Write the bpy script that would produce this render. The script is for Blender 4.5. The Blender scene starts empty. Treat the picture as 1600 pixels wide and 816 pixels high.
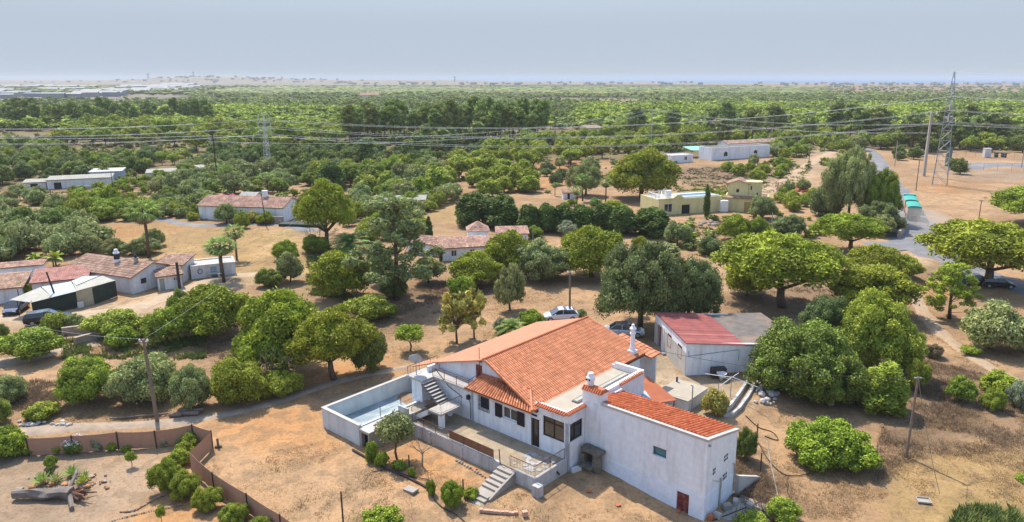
import bpy, bmesh, math, random
import numpy as np
from mathutils import Vector, Matrix
R = math.radians
scene = bpy.context.scene
COL = scene.collection

# ---------------------------------------------------------------- camera
CH, CF, CX, CP = 28.0, 1136.0, 850.0, math.atan((408 - 122) / 1136.0)
cs, sn = math.cos(CP), math.sin(CP)
cam = bpy.data.cameras.new('camera'); cam_ob = bpy.data.objects.new('camera', cam); COL.objects.link(cam_ob)
cam.sensor_width = 36; cam.lens = CF / 1600 * 36; cam.shift_x = (800 - CX) / 1600
cam.clip_start = 0.5; cam.clip_end = 90000
cam_ob.location = (0, 0, CH); cam_ob.rotation_euler = (math.pi / 2 - CP, 0, 0)
scene.camera = cam_ob

# ---------------------------------------------------------------- sky, sun, exposure
SUN_AZ, SUN_EL = R(120.5), R(55)
tosun = Vector((math.cos(SUN_EL) * math.cos(SUN_AZ), math.cos(SUN_EL) * math.sin(SUN_AZ), math.sin(SUN_EL)))
world = bpy.data.worlds.new('World'); scene.world = world; world.use_nodes = True
wn = world.node_tree; wn.nodes.clear()
sky = wn.nodes.new('ShaderNodeTexSky'); sky.sky_type = 'NISHITA'; sky.sun_disc = False
sky.sun_elevation = SUN_EL; sky.sun_rotation = math.atan2(tosun.x, tosun.y)
sky.altitude = 80; sky.air_density = 1.0; sky.dust_density = 0.6; sky.ozone_density = 1.2
bg = wn.nodes.new('ShaderNodeBackground'); bg.inputs[1].default_value = 0.15
wo = wn.nodes.new('ShaderNodeOutputWorld')
# low band set to a fixed dimmer colour; unseen sky above brightened for fill
tcw = wn.nodes.new('ShaderNodeTexCoord'); sx = wn.nodes.new('ShaderNodeSeparateXYZ'); wn.links.new(tcw.outputs['Generated'], sx.inputs[0])
mr = wn.nodes.new('ShaderNodeMapRange'); mr.interpolation_type = 'SMOOTHSTEP'; mr.inputs[1].default_value = 0.06; mr.inputs[2].default_value = 0.42; wn.links.new(sx.outputs[2], mr.inputs[0])
cr = wn.nodes.new('ShaderNodeValToRGB'); e_ = cr.color_ramp.elements; e_[0].position = 0.0; e_[0].color = (0.150, 0.168, 0.200, 1); e_[1].position = 0.05; e_[1].color = (0.143, 0.168, 0.200, 1); wn.links.new(sx.outputs[2], cr.inputs[0])
sc_ = wn.nodes.new('ShaderNodeMix'); sc_.data_type = 'RGBA'; sc_.blend_type = 'MULTIPLY'; sc_.inputs[0].default_value = 1; wn.links.new(cr.outputs[0], sc_.inputs[6]); sc_.inputs[7].default_value = (10, 10, 10, 1)
mxw = wn.nodes.new('ShaderNodeMix'); mxw.data_type = 'RGBA'; wn.links.new(mr.outputs[0], mxw.inputs[0]); wn.links.new(sc_.outputs[2], mxw.inputs[6]); sc2 = wn.nodes.new('ShaderNodeMix'); sc2.data_type = 'RGBA'; sc2.blend_type = 'MULTIPLY'; sc2.inputs[0].default_value = 1; sc2.inputs[7].default_value = (1.2, 1.15, 1.1, 1); wn.links.new(sky.outputs[0], sc2.inputs[6]); wn.links.new(sc2.outputs[2], mxw.inputs[7])
wn.links.new(mxw.outputs[2], bg.inputs[0]); wn.links.new(bg.outputs[0], wo.inputs[0])
sun = bpy.data.lights.new('sun', 'SUN'); sun.energy = 3.0; sun.angle = R(0.53); sun.color = (1.0, 0.93, 0.83)
sun_ob = bpy.data.objects.new('sun', sun); COL.objects.link(sun_ob); sun_ob.location = (0, 0, 200)
sun_ob.rotation_euler = (-tosun).to_track_quat('-Z', 'Y').to_euler()
vs = scene.view_settings
vs.view_transform = 'Standard'; vs.look = 'None'; vs.exposure = 1.22; vs.gamma = 1; vs.use_curve_mapping = False
cy = scene.cycles
cy.max_bounces = 6; cy.diffuse_bounces = 3; cy.glossy_bounces = 2; cy.transmission_bounces = 3; cy.volume_bounces = 1; cy.transparent_max_bounces = 6
cy.use_denoising = True
cy.volume_step_rate = 1.0

# ---------------------------------------------------------------- picture <-> ground
def vnoise(x, y, seed=0):
    x = np.asarray(x, float); y = np.asarray(y, float)
    xi = np.floor(x).astype(np.int64); yi = np.floor(y).astype(np.int64); xf = x - xi; yf = y - yi
    def h(a, b):
        n = (a * 374761393 + b * 668265263 + seed * 1442695041) & 0xffffffff
        n = ((n ^ (n >> 13)) * 1274126177) & 0xffffffff
        return ((n ^ (n >> 16)) & 0xffff) / 65535.0
    u = xf * xf * (3 - 2 * xf); v = yf * yf * (3 - 2 * yf)
    return (h(xi, yi) * (1 - u) + h(xi + 1, yi) * u) * (1 - v) + (h(xi, yi + 1) * (1 - u) + h(xi + 1, yi + 1) * u) * v
def fbm(x, y, seed=0, octs=4):
    s = 0; a = 0.5; t = 0
    for o in range(octs):
        s = s + a * vnoise(x * 2 ** o, y * 2 ** o, seed + o); t += a; a *= 0.5
    return s / t
HA = R(-40)                                   # the house stands turned by this angle
UX, UY = math.cos(HA), math.sin(HA); VX, VY = -UY, UX
OX, OY = 3.8657, 48.8583
def L2W(u, v, z=0): return Vector((OX + u * UX + v * VX, OY + u * UY + v * VY, z))
def sst(t): t = np.clip(t, 0, 1); return t * t * (3 - 2 * t)
def gh(x, y):
    x = np.asarray(x, float); y = np.asarray(y, float)
    dx = x - OX; dy = y - OY
    u = dx * UX + dy * UY; v = dx * VX + dy * VY
    low = sst((u + 1.5) / 10.5) * (1 - sst((v - 1.5) / 9.0) * (1 - sst((u - 3.5) / 3.0)))
    fade = 1 - sst((np.hypot(x, y) - 110) / 60)
    d = -0.85 * low * fade
    d = d - 0.3 * sst((-v - 5.7) / 3.5) * sst((u + 9) / 5.0) * (1 - sst((u - 1) / 3)) * fade
    far = np.hypot(x, y)
    d = d + (fbm(x / 90 + 7, y / 90, 5, 2) - 0.5) * 3.0 * sst((far - 120) / 150) * (1 - sst((far - 900) / 600))
    return d
def ray(px, py):
    a = (px - CX) / CF; b = (408 - py) / CF
    return a, cs + b * sn, -sn + b * cs
def gp(px, py, z=None):
    d = ray(px, py)
    zz = 0.0 if z is None else z
    for k in range(1 if z is not None else 6):
        t = (zz - CH) / d[2]; x, y = d[0] * t, d[1] * t
        if z is None: zz = float(gh(x, y))
    return Vector((x, y, zz))
def proj(x, y, z):
    Z = y * cs - (z - CH) * sn; V = y * sn + (z - CH) * cs
    Z = np.where(np.asarray(Z) > 1, Z, 1.0)
    return CX + CF * x / Z, 408 - CF * V / Z
def depth(p): return p[1] * cs - (p[2] - CH) * sn
def ztop(p, py):                              # height at which something standing at p reaches row py
    b = (408 - py) / CF
    return CH + p[1] * (-sn + b * cs) / (cs + b * sn)

# ---------------------------------------------------------------- objects
def tag(o, label=None, cat=None, group=None, kind=None):
    if label: o['label'] = label
    if cat: o['category'] = cat
    if group: o['group'] = group
    if kind: o['kind'] = kind
    return o
def thing(name, label, cat, loc=(0, 0, 0), rz=0.0, group=None):
    o = bpy.data.objects.new(name, None); COL.objects.link(o)
    o.location = loc; o.rotation_euler = (0, 0, rz); o.empty_display_size = 0.3
    return tag(o, label, cat, group)
def hthing(name, label, cat, uvz, group=None):
    return thing(name, label, cat, L2W(*uvz), HA, group)
def copy_tree(o, parent=None):
    c = o.copy(); COL.objects.link(c)
    if parent is not None: c.parent = parent
    for ch in list(o.children): copy_tree(ch, c)
    return c
class MB:
    def __init__(s): s.V = []; s.F = []; s.M = []; s.C = []; s.m = 0; s.c = None
    def poly(s, pts):
        i = len(s.V); s.V.extend([tuple(p) for p in pts]); s.F.append(tuple(range(i, i + len(pts)))); s.M.append(s.m)
        if s.c is not None: s.C.append(s.c)
        return s
    def faces(s, V, F):
        i = len(s.V); s.V.extend([tuple(p) for p in V])
        for f in F: s.F.append(tuple(i + k for k in f)); s.M.append(s.m); (s.C.append(s.c) if s.c is not None else None)
        return s
    def hexa(s, p):  # 8 points: bottom 4 (ccw), top 4
        return s.faces(p, [(3, 2, 1, 0), (4, 5, 6, 7), (0, 1, 5, 4), (1, 2, 6, 5), (2, 3, 7, 6), (3, 0, 4, 7)])
    def box(s, x0, x1, y0, y1, z0, z1):
        return s.hexa([(x0, y0, z0), (x1, y0, z0), (x1, y1, z0), (x0, y1, z0), (x0, y0, z1), (x1, y0, z1), (x1, y1, z1), (x0, y1, z1)])
    def obox(s, c, d, L, w, h):   # box centred at c, long axis d (xy), length, width, height up from c.z
        d = Vector((d[0], d[1], 0)).normalized(); n = Vector((-d.y, d.x, 0)); c = Vector(c)
        p = [c - d * L / 2 - n * w / 2, c + d * L / 2 - n * w / 2, c + d * L / 2 + n * w / 2, c - d * L / 2 + n * w / 2]
        return s.hexa([tuple(q) for q in p] + [(q.x, q.y, q.z + h) for q in p])
    def prism(s, pts, z0, z1):
        n = len(pts); b = [(p[0], p[1], z0) for p in pts]; t = [(p[0], p[1], z1) for p in pts]
        return s.faces(b + t, [tuple(range(n))[::-1], tuple(range(n, 2 * n))] + [(i, (i + 1) % n, n + (i + 1) % n, n + i) for i in range(n)])
    def tube(s, pts, r, n=6, r1=None):
        pts = [Vector(p) for p in pts]; m = len(pts); V = []; F = []
        up = None
        for i, p in enumerate(pts):
            d = (pts[min(i + 1, m - 1)] - pts[max(i - 1, 0)]).normalized()
            a = Vector((0, 0, 1)) if abs(d.z) < 0.9 else Vector((1, 0, 0))
            x = d.cross(a).normalized(); y = d.cross(x).normalized()
            rr = r if r1 is None else r + (r1 - r) * i / max(1, m - 1)
            for k in range(n):
                t = 2 * math.pi * k / n; V.append(p + x * math.cos(t) * rr + y * math.sin(t) * rr)
        for i in range(m - 1):
            for k in range(n):
                F.append((i * n + k, i * n + (k + 1) % n, (i + 1) * n + (k + 1) % n, (i + 1) * n + k))
        F.append(tuple(range(n))[::-1]); F.append(tuple(range((m - 1) * n, m * n)))
        return s.faces(V, F)
    def lathe(s, prof, c, n=12):  # prof: (r, z)
        V = []; F = []
        for r_, z in prof:
            for k in range(n):
                t = 2 * math.pi * k / n; V.append((c[0] + r_ * math.cos(t), c[1] + r_ * math.sin(t), c[2] + z))
        for i in range(len(prof) - 1):
            for k in range(n): F.append((i * n + k, i * n + (k + 1) % n, (i + 1) * n + (k + 1) % n, (i + 1) * n + k))
        F.append(tuple(range(n))[::-1]); F.append(tuple(range((len(prof) - 1) * n, len(prof) * n)))
        return s.faces(V, F)
    def wall(s, ax, k, t, a0, a1, z0, z1, holes=()):
        """upright wall along axis ax ('u' or 'v'); front face at coordinate k, body to k+t; holes (a0,a1,z0,z1)"""
        A = sorted({a0, a1, *[h[0] for h in holes], *[h[1] for h in holes]}); Z = sorted({z0, z1, *[h[2] for h in holes], *[h[3] for h in holes]})
        P = (lambda a, d, z: (a, d, z)) if ax == 'u' else (lambda a, d, z: (d, a, z))
        for i in range(len(A) - 1):
            for j in range(len(Z) - 1):
                ca = (A[i] + A[i + 1]) / 2; cz = (Z[j] + Z[j + 1]) / 2
                if any(h[0] < ca < h[1] and h[2] < cz < h[3] for h in holes): continue
                for d in (k, k + t): s.poly([P(A[i], d, Z[j]), P(A[i + 1], d, Z[j]), P(A[i + 1], d, Z[j + 1]), P(A[i], d, Z[j + 1])])
        for h in list(holes) + [(a0, a1, z0, z1)]:
            q = [(h[0], h[2]), (h[1], h[2]), (h[1], h[3]), (h[0], h[3])]
            for i in range(4):
                (p, z), (p2, z2) = q[i], q[(i + 1) % 4]
                s.poly([P(p, k, z), P(p2, k, z2), P(p2, k + t, z2), P(p, k + t, z)])
        return s
    def build(s, name, mats, parent=None, off=(0, 0, 0), loc=None, rz=0, smooth=False, recalc=True):
        me = bpy.data.meshes.new(name)
        V = [(p[0] - off[0], p[1] - off[1], p[2] - off[2]) for p in s.V]
        me.from_pydata(V, [], s.F)
        if not isinstance(mats, (list, tuple)): mats = [mats]
        for m in mats: me.materials.append(m)
        if len(mats) > 1: me.polygons.foreach_set('material_index', s.M)
        if len(s.C) == len(s.F) and s.C:
            at = me.attributes.new('tint', 'FLOAT', 'FACE'); at.data.foreach_set('value', s.C)
        if recalc:
            bm = bmesh.new(); bm.from_mesh(me); bmesh.ops.remove_doubles(bm, verts=bm.verts, dist=0.0002)
            bmesh.ops.recalc_face_normals(bm, faces=bm.faces); bm.to_mesh(me); bm.free()
        if smooth: me.polygons.foreach_set('use_smooth', [True] * len(me.polygons))
        o = bpy.data.objects.new(name, me); COL.objects.link(o)
        if parent is not None: o.parent = parent
        if loc is not None: o.location = loc; o.rotation_euler = (0, 0, rz)
        return o

def npmesh(name, V, quads=None, tris=None, mats=(), midx=None, tint=None, smooth=False):
    me = bpy.data.meshes.new(name)
    nq = 0 if quads is None else len(quads); nt = 0 if tris is None else len(tris)
    li = np.concatenate([a.ravel() for a in (quads, tris) if a is not None and len(a)]).astype(np.int32)
    ls = np.concatenate([np.arange(nq) * 4, nq * 4 + np.arange(nt) * 3]).astype(np.int32)
    me.vertices.add(len(V)); me.vertices.foreach_set('co', np.asarray(V, np.float32).ravel())
    me.loops.add(len(li)); me.loops.foreach_set('vertex_index', li)
    me.polygons.add(nq + nt); me.polygons.foreach_set('loop_start', ls)
    for m in mats: me.materials.append(m)
    if midx is not None: me.polygons.foreach_set('material_index', np.asarray(midx, np.int32))
    if tint is not None:
        at = me.attributes.new('tint', 'FLOAT', 'FACE'); at.data.foreach_set('value', np.asarray(tint, np.float32))
    me.update(calc_edges=True)
    me.polygons.foreach_set('use_smooth', np.full(nq + nt, smooth, bool))
    return me

# ---------------------------------------------------------------- materials
def nodes(name):
    m = bpy.data.materials.new(name); m.use_nodes = True; nt = m.node_tree
    b = nt.nodes['Principled BSDF']; return m, nt, b
def N(nt, typ, **kw):
    n = nt.nodes.new(typ)
    for k, v in kw.items():
        if k.startswith('i_'): n.inputs[k[2:].replace('_', ' ')].default_value = v
        else: setattr(n, k, v)
    return n
def ramp(nt, fac, stops):
    r_ = N(nt, 'ShaderNodeValToRGB'); e = r_.color_ramp.elements
    e[0].position, e[0].color = stops[0][0], (*stops[0][1], 1); e[1].position, e[1].color = stops[-1][0], (*stops[-1][1], 1)
    for p, c in stops[1:-1]: q = e.new(p); q.color = (*c, 1)
    nt.links.new(fac, r_.inputs[0]); return r_
def mixc(nt, fac, a, b, mode='MIX'):
    m = N(nt, 'ShaderNodeMix', data_type='RGBA', blend_type=mode)
    L = nt.links
    for s_, v in ((m.inputs[0], fac), (m.inputs[6], a), (m.inputs[7], b)):
        if isinstance(v, (int, float)): s_.default_value = v
        elif isinstance(v, tuple): s_.default_value = (*v, 1)
        else: L.new(v, s_)
    return m.outputs[2]
def mat(name, col, rough=0.8, var=0.15, scale=3.0, stain=None, stain_amt=0.5, stain_scale=0.6, bump=0.0, bscale=20.0, metal=0.0, streak=False, spec=0.3, fine=30.0):
    m, nt, b = nodes(name); L = nt.links
    tc = N(nt, 'ShaderNodeTexCoord'); geo = tc.outputs['Object']
    n1 = N(nt, 'ShaderNodeTexNoise', i_Scale=scale, i_Detail=6.0, i_Roughness=0.6); L.new(geo, n1.inputs['Vector'])
    n2 = N(nt, 'ShaderNodeTexNoise', i_Scale=fine, i_Detail=3.0); L.new(geo, n2.inputs['Vector'])
    lo = tuple(c * (1 - var) for c in col); hi = tuple(min(1, c * (1 + var * 0.6)) for c in col)
    c = ramp(nt, n1.outputs[0], [(0.3, lo), (0.7, hi)]).outputs[0]
    c2 = ramp(nt, n2.outputs[0], [(0.3, (1 - var * .5,) * 3), (0.7, (1 + var * .3,) * 3)]).outputs[0]
    c = mixc(nt, 1.0, c, c2, 'MULTIPLY')
    if stain:
        mp = N(nt, 'ShaderNodeMapping'); L.new(geo, mp.inputs[0])
        mp.inputs['Scale'].default_value = (1, 1, 0.12) if streak else (1, 1, 1)
        n3 = N(nt, 'ShaderNodeTexNoise', i_Scale=stain_scale, i_Detail=8.0, i_Roughness=0.7); L.new(mp.outputs[0], n3.inputs['Vector'])
        f = ramp(nt, n3.outputs[0], [(0.48, (0, 0, 0)), (0.72, (stain_amt,) * 3)]).outputs[0]
        c = mixc(nt, f, c, stain)
    L.new(c, b.inputs['Base Color']); b.inputs['Roughness'].default_value = rough; b.inputs['Metallic'].default_value = metal
    b.inputs['Specular IOR Level'].default_value = spec
    if bump:
        n4 = N(nt, 'ShaderNodeTexNoise', i_Scale=bscale, i_Detail=5.0); L.new(geo, n4.inputs['Vector'])
        bp = N(nt, 'ShaderNodeBump', i_Strength=bump, i_Distance=0.03); L.new(n4.outputs[0], bp.inputs['Height']); L.new(bp.outputs[0], b.inputs['Normal'])
    return m
def tintmat(name, stops, rough=0.85, objvar=0.0, noise=0.1, trans=0.0, nscale=6.0, spec=0.25):
    """colour from the per-face 'tint' of the mesh, varied a little per object"""
    m, nt, b = nodes(name); L = nt.links
    at = N(nt, 'ShaderNodeAttribute', attribute_name='tint'); c = ramp(nt, at.outputs['Fac'], stops).outputs[0]
    tc = N(nt, 'ShaderNodeTexCoord'); n1 = N(nt, 'ShaderNodeTexNoise', i_Scale=nscale, i_Detail=4.0); L.new(tc.outputs['Object'], n1.inputs['Vector'])
    c2 = ramp(nt, n1.outputs[0], [(0.3, (1 - noise,) * 3), (0.7, (1 + noise,) * 3)]).outputs[0]
    c = mixc(nt, 1.0, c, c2, 'MULTIPLY')
    if objvar:
        oi = N(nt, 'ShaderNodeObjectInfo')
        hs = N(nt, 'ShaderNodeHueSaturation'); L.new(c, hs.inputs['Color'])
        mr = N(nt, 'ShaderNodeMapRange'); mr.inputs[3].default_value = 0.5 - objvar * 0.16; mr.inputs[4].default_value = 0.5 + objvar * 0.14
        L.new(oi.outputs['Random'], mr.inputs[0]); L.new(mr.outputs[0], hs.inputs['Hue'])
        ml = N(nt, 'ShaderNodeMath', operation='MULTIPLY'); ml.inputs[1].default_value = 7.31; L.new(oi.outputs['Random'], ml.inputs[0])
        fr = N(nt, 'ShaderNodeMath', operation='FRACT'); L.new(ml.outputs[0], fr.inputs[0])
        mv = N(nt, 'ShaderNodeMapRange'); mv.inputs[3].default_value = 1 - objvar; mv.inputs[4].default_value = 1 + objvar
        L.new(fr.outputs[0], mv.inputs[0]); L.new(mv.outputs[0], hs.inputs['Value'])
        c = hs.outputs[0]
    L.new(c, b.inputs['Base Color']); b.inputs['Roughness'].default_value = rough; b.inputs['Specular IOR Level'].default_value = spec
    if trans:
        tr = N(nt, 'ShaderNodeBsdfTranslucent'); L.new(c, tr.inputs[0]); mx = N(nt, 'ShaderNodeMixShader'); mx.inputs[0].default_value = trans
        out = nt.nodes['Material Output']; L.new(b.outputs[0], mx.inputs[1]); L.new(tr.outputs[0], mx.inputs[2]); L.new(mx.outputs[0], out.inputs[0])
    return m
def glassmat(name, col=(0.03, 0.035, 0.04)):
    m = mat(name, col, rough=0.08, var=0.3, scale=1.5, spec=0.6); return m
M = {}
M['white'] = mat('white_wall', (0.734, 0.734, 0.734), 0.85, 0.10, 2.0, (0.40, 0.37, 0.33), 0.6, 1.1, 0.25, 8, streak=True)
M['white_old'] = mat('old_white_wall', (0.654, 0.644, 0.635), 0.9, 0.12, 1.5, (0.33, 0.27, 0.22), 0.75, 0.7, 0.3, 6, streak=True)
M['white_trim'] = mat('white_trim', (0.743, 0.734, 0.714), 0.7, 0.06, 4)
M['plinth'] = mat('plinth', (0.694, 0.714, 0.753), 0.85, 0.08, 2.0, (0.45, 0.44, 0.42), 0.4, 1.2, 0.25, 8)
M['concrete'] = mat('concrete', (0.336, 0.302, 0.260), 0.9, 0.2, 1.5, (0.22, 0.18, 0.14), 0.7, 0.5, 0.3, 15)
M['concrete_pale'] = mat('pale_concrete', (0.437, 0.403, 0.361), 0.9, 0.15, 1.0, (0.30, 0.26, 0.22), 0.6, 0.7, 0.3, 15, streak=True)
M['retain'] = mat('stained_retaining_wall', (0.462, 0.445, 0.420), 0.9, 0.15, 2, (0.13, 0.12, 0.11), 0.85, 0.8, 0.3, 10, streak=True)
M['patio'] = mat('patio_floor', (0.33, 0.255, 0.165), 0.9, 0.25, 1.2, (0.14, 0.11, 0.08), 0.7, 0.5, 0.3, 12)
M['tiled'] = mat('broken_paving', (0.36, 0.34, 0.32), 0.6, 0.3, 3, (0.2, 0.2, 0.22), 0.9, 2.5)
M['stairs'] = mat('stair_stone', (0.353, 0.311, 0.260), 0.9, 0.2, 3, (0.2, 0.15, 0.11), 0.7, 1.5, 0.3, 12)
M['stair_riser'] = mat('stair_riser', (0.134, 0.101, 0.084), 0.9, 0.2, 3)
M['iron'] = mat('brown_iron', (0.101, 0.038, 0.025), 0.6, 0.2, 5)
M['black_iron'] = mat('black_iron', (0.025, 0.025, 0.029), 0.5, 0.2, 5)
M['reed'] = mat('reed_screen', (0.319, 0.160, 0.084), 0.9, 0.3, 6, bump=0.5, bscale=40)
M['pool_blue'] = mat('pool_paint', (0.23, 0.29, 0.31), 0.7, 0.3, 0.8, (0.42, 0.44, 0.42), 0.8, 0.7)
M['pool_wall'] = mat('pool_wall', (0.536, 0.565, 0.555), 0.85, 0.12, 1.2, (0.32, 0.31, 0.28), 0.55, 0.8, streak=True)
M['dirt'] = mat('dirt_heap', (0.252, 0.160, 0.092), 0.95, 0.3, 2, bump=0.5)
M['glass'] = glassmat('dark_glass'); M['glass_blue'] = glassmat('blue_glass', (0.05, 0.16, 0.18))
M['glass_warm'] = glassmat('warm_glass', (0.10, 0.075, 0.045))
M['shutter'] = mat('dark_shutter', (0.017, 0.014, 0.018), 0.5, 0.2, 8)
M['reddoor'] = mat('red_door', (0.160, 0.021, 0.017), 0.6, 0.3, 5, (0.35, 0.25, 0.2), 0.5, 3)
M['browndoor'] = mat('brown_door', (0.042, 0.021, 0.015), 0.5, 0.3, 5)
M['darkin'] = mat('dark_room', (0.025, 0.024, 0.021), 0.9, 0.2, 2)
M['bark'] = mat('bark', (0.13, 0.09, 0.06), 0.95, 0.35, 3, bump=0.6, bscale=8)
M['bark_pale'] = mat('pale_bark', (0.30, 0.24, 0.19), 0.95, 0.3, 3, bump=0.6, bscale=8)
M['wood'] = mat('pole_wood', (0.218, 0.160, 0.118), 0.9, 0.3, 2.0, (0.12, 0.09, 0.07), 0.6, 3, 0.3, 10)
M['wood_dark'] = mat('dark_wood', (0.059, 0.042, 0.034), 0.9, 0.3, 3)
M['pole_conc'] = mat('concrete_pole', (0.403, 0.353, 0.302), 0.9, 0.15, 2)
M['steel'] = mat('galvanised_steel', (0.26, 0.28, 0.29), 0.5, 0.2, 1, metal=0.2)
M['wire'] = mat('wire', (0.75, 0.74, 0.72), 0.5, 0.1, 1)
M['wire_dark'] = mat('dark_cable', (0.04, 0.035, 0.03), 0.7, 0.1, 1)
M['rubber'] = mat('rubber', (0.02, 0.02, 0.02), 0.8, 0.1, 5)
M['rim'] = mat('wheel_rim', (0.378, 0.386, 0.403), 0.35, 0.1, 5, metal=0.7)
M['stone'] = mat('stone', (0.353, 0.277, 0.202), 0.95, 0.3, 3, (0.55, 0.48, 0.42), 0.6, 1.5, 0.5, 6)
M['stone_pale'] = mat('pale_stone', (0.487, 0.445, 0.395), 0.95, 0.25, 3, bump=0.4)
M['brick'] = mat('terracotta', (0.462, 0.134, 0.050), 0.85, 0.2, 4, (0.32, 0.12, 0.06), 0.5, 2)
M['yellow'] = mat('yellow_wall', (0.66, 0.57, 0.27), 0.9, 0.1, 1, (0.38, 0.30, 0.17), 0.6, 0.6, streak=True)
M['ochre'] = mat('ochre_door', (0.420, 0.277, 0.101), 0.8, 0.15, 1)
M['asphalt'] = mat('asphalt', (0.160, 0.155, 0.155), 0.9, 0.15, 0.3, (0.32, 0.26, 0.20), 0.6, 0.15, 0.2, 20, fine=3)
M['gravel_track'] = mat('gravel_track', (0.31, 0.24, 0.175), 0.95, 0.25, 1.0, (0.40, 0.27, 0.17), 0.7, 0.5, 0.4, 10, fine=9)
M['mesh_fence'] = mat('brown_mesh', (0.40, 0.225, 0.14), 0.9, 0.15, 2, (0.22, 0.11, 0.07), 0.5, 2)
M['teal'] = mat('teal_tarp', (0.042, 0.302, 0.235), 0.7, 0.15, 1)
M['tarp_dark'] = mat('dark_green_tarp', (0.029, 0.042, 0.029), 0.8, 0.3, 2, bump=0.5, bscale=3)
M['corr_grey'] = mat('grey_sheet', (0.353, 0.336, 0.277), 0.8, 0.2, 1, (0.28, 0.25, 0.18), 0.6, 0.8)
M['corr_blue'] = mat('blue_grey_sheet', (0.302, 0.378, 0.437), 0.6, 0.15, 1, (0.5, 0.5, 0.48), 0.5, 0.8)
M['sheet_white'] = mat('white_sheet', (0.554, 0.538, 0.504), 0.7, 0.1, 1)
M['green_plastic'] = mat('green_plastic', (0.050, 0.294, 0.118), 0.6, 0.1, 2)
M['pink_wall'] = mat('pinkish_white_wall', (0.714, 0.674, 0.674), 0.85, 0.08, 2, (0.45, 0.38, 0.36), 0.4, 1.5)  # own pinkish white of the sunroom side wall
M['bitumen'] = mat('weathered_flat_roof', (0.143, 0.126, 0.109), 0.95, 0.3, 1, (0.33, 0.20, 0.12), 0.6, 0.3, 0.3, 12)
M['roofcrete'] = mat('sandy_roof_screed', (0.36, 0.31, 0.235), 0.9, 0.12, 1.5, (0.36, 0.30, 0.22), 0.5, 1.2)
TILE = [(0.0, (0.28, 0.08, 0.03)), (0.5, (0.54, 0.215, 0.10)), (1.0, (0.66, 0.31, 0.17))]
M['tile'] = tintmat('terracotta_tile', TILE, 0.8, noise=0.15, nscale=1.2)
M['tile_deep'] = tintmat('deep_terracotta_tile', [(0, (0.317, 0.070, 0.022)), (0.5, (0.458, 0.114, 0.035)), (1, (0.546, 0.167, 0.070))], 0.8, noise=0.15, nscale=1.2)
M['tile_old'] = tintmat('old_brown_tile', [(0, (0.194, 0.106, 0.070)), (0.5, (0.317, 0.194, 0.132)), (1, (0.422, 0.290, 0.211))], 0.9, noise=0.3, nscale=0.8)
M['tile_pink'] = tintmat('old_pink_tile', [(0, (0.22, 0.12, 0.085)), (0.5, (0.33, 0.19, 0.135)), (1, (0.43, 0.28, 0.21))], 0.9, noise=0.3, nscale=0.8)
M['sheet_red'] = tintmat('red_sheet_roof', [(0, (0.19, 0.05, 0.04)), (0.5, (0.29, 0.085, 0.07)), (1, (0.37, 0.14, 0.11))], 0.7, noise=0.18, nscale=1)
M['sheet_pale_red'] = tintmat('faded_red_roof', [(0, (0.25, 0.10, 0.075)), (0.5, (0.35, 0.16, 0.12)), (1, (0.42, 0.22, 0.17))], 0.8, noise=0.2, nscale=1)
M['sheet_brown'] = mat('rusty_sheet', (0.370, 0.109, 0.042), 0.75, 0.15, 1, (0.30, 0.09, 0.04), 0.5, 0.8)

rngT = random.Random(5)
def tile_sheet(name, A, B, Cc, D, m, parent, off=(0, 0, 0), colw=0.22, row=0.42, amp=0.05, step=0.035, thick=0.09, seg=6, skirt=True, tv=0.2):
    """tiled roof sheet; A,B eave ends, Cc,D upper ends (Cc above B). Ripples run down the slope."""
    A, B, Cc, D = [Vector(p) for p in (A, B, Cc, D)]
    nc = max(2, round(max((B - A).length, (Cc - D).length) / colw)); nr = max(1, round(max((D - A).length, (Cc - B).length) / row))
    nrm = (B - A).cross(D - A).normalized()
    if nrm.z < 0: nrm = -nrm
    us = np.linspace(0, 1, nc * seg + 1)
    V = []; Q = []; T = []
    def P(u, t): return A * (1 - u) * (1 - t) + B * u * (1 - t) + Cc * u * t + D * (1 - u) * t
    rows = []
    for r_ in range(nr): rows += [(r_ / nr, step), ((r_ + 1) / nr, 0.0)]
    for (t, hh) in rows:
        for k, u in enumerate(us):
            ph = (k % seg) / seg
            w = abs(math.sin(math.pi * ph)) if amp else 0
            p = P(u, t) + nrm * (amp * w + hh); V.append(tuple(p))
    n = len(us)
    ct = {}
    for j in range(len(rows) - 1):
        for k in range(n - 1):
            Q.append((j * n + k, j * n + k + 1, (j + 1) * n + k + 1, (j + 1) * n + k))
            key = (j // 2, k // seg)
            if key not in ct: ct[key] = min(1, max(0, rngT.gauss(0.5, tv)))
            T.append((max(0, ct[key] - (0.42 if amp > .06 and k % seg in (0, seg - 1) else 0)) if j % 2 == 0 else 0.05))  # darker pan tiles in the valleys, deepened to paint in the ripple shade
    if skirt:
        b0 = len(V)
        for (u, t) in ((0, 0), (1, 0), (1, 1), (0, 1)): V.append(tuple(P(u, t) - nrm * thick))
        top = [0, n - 1, len(rows) * n - 1, (len(rows) - 1) * n]
        Q.append((b0, b0 + 1, b0 + 2, b0 + 3)); T.append(0.2)
        for i in range(4): Q.append((top[i], top[(i + 1) % 4], b0 + (i + 1) % 4, b0 + i)); T.append(0.3)
    V = [(p[0] - off[0], p[1] - off[1], p[2] - off[2]) for p in V]
    me = npmesh(name, np.array(V), np.array(Q), None, [m], tint=T)
    o = bpy.data.objects.new(name, me); COL.objects.link(o); o.parent = parent
    return o
def pol(mb, *pts): mb.poly(pts); return mb
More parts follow.
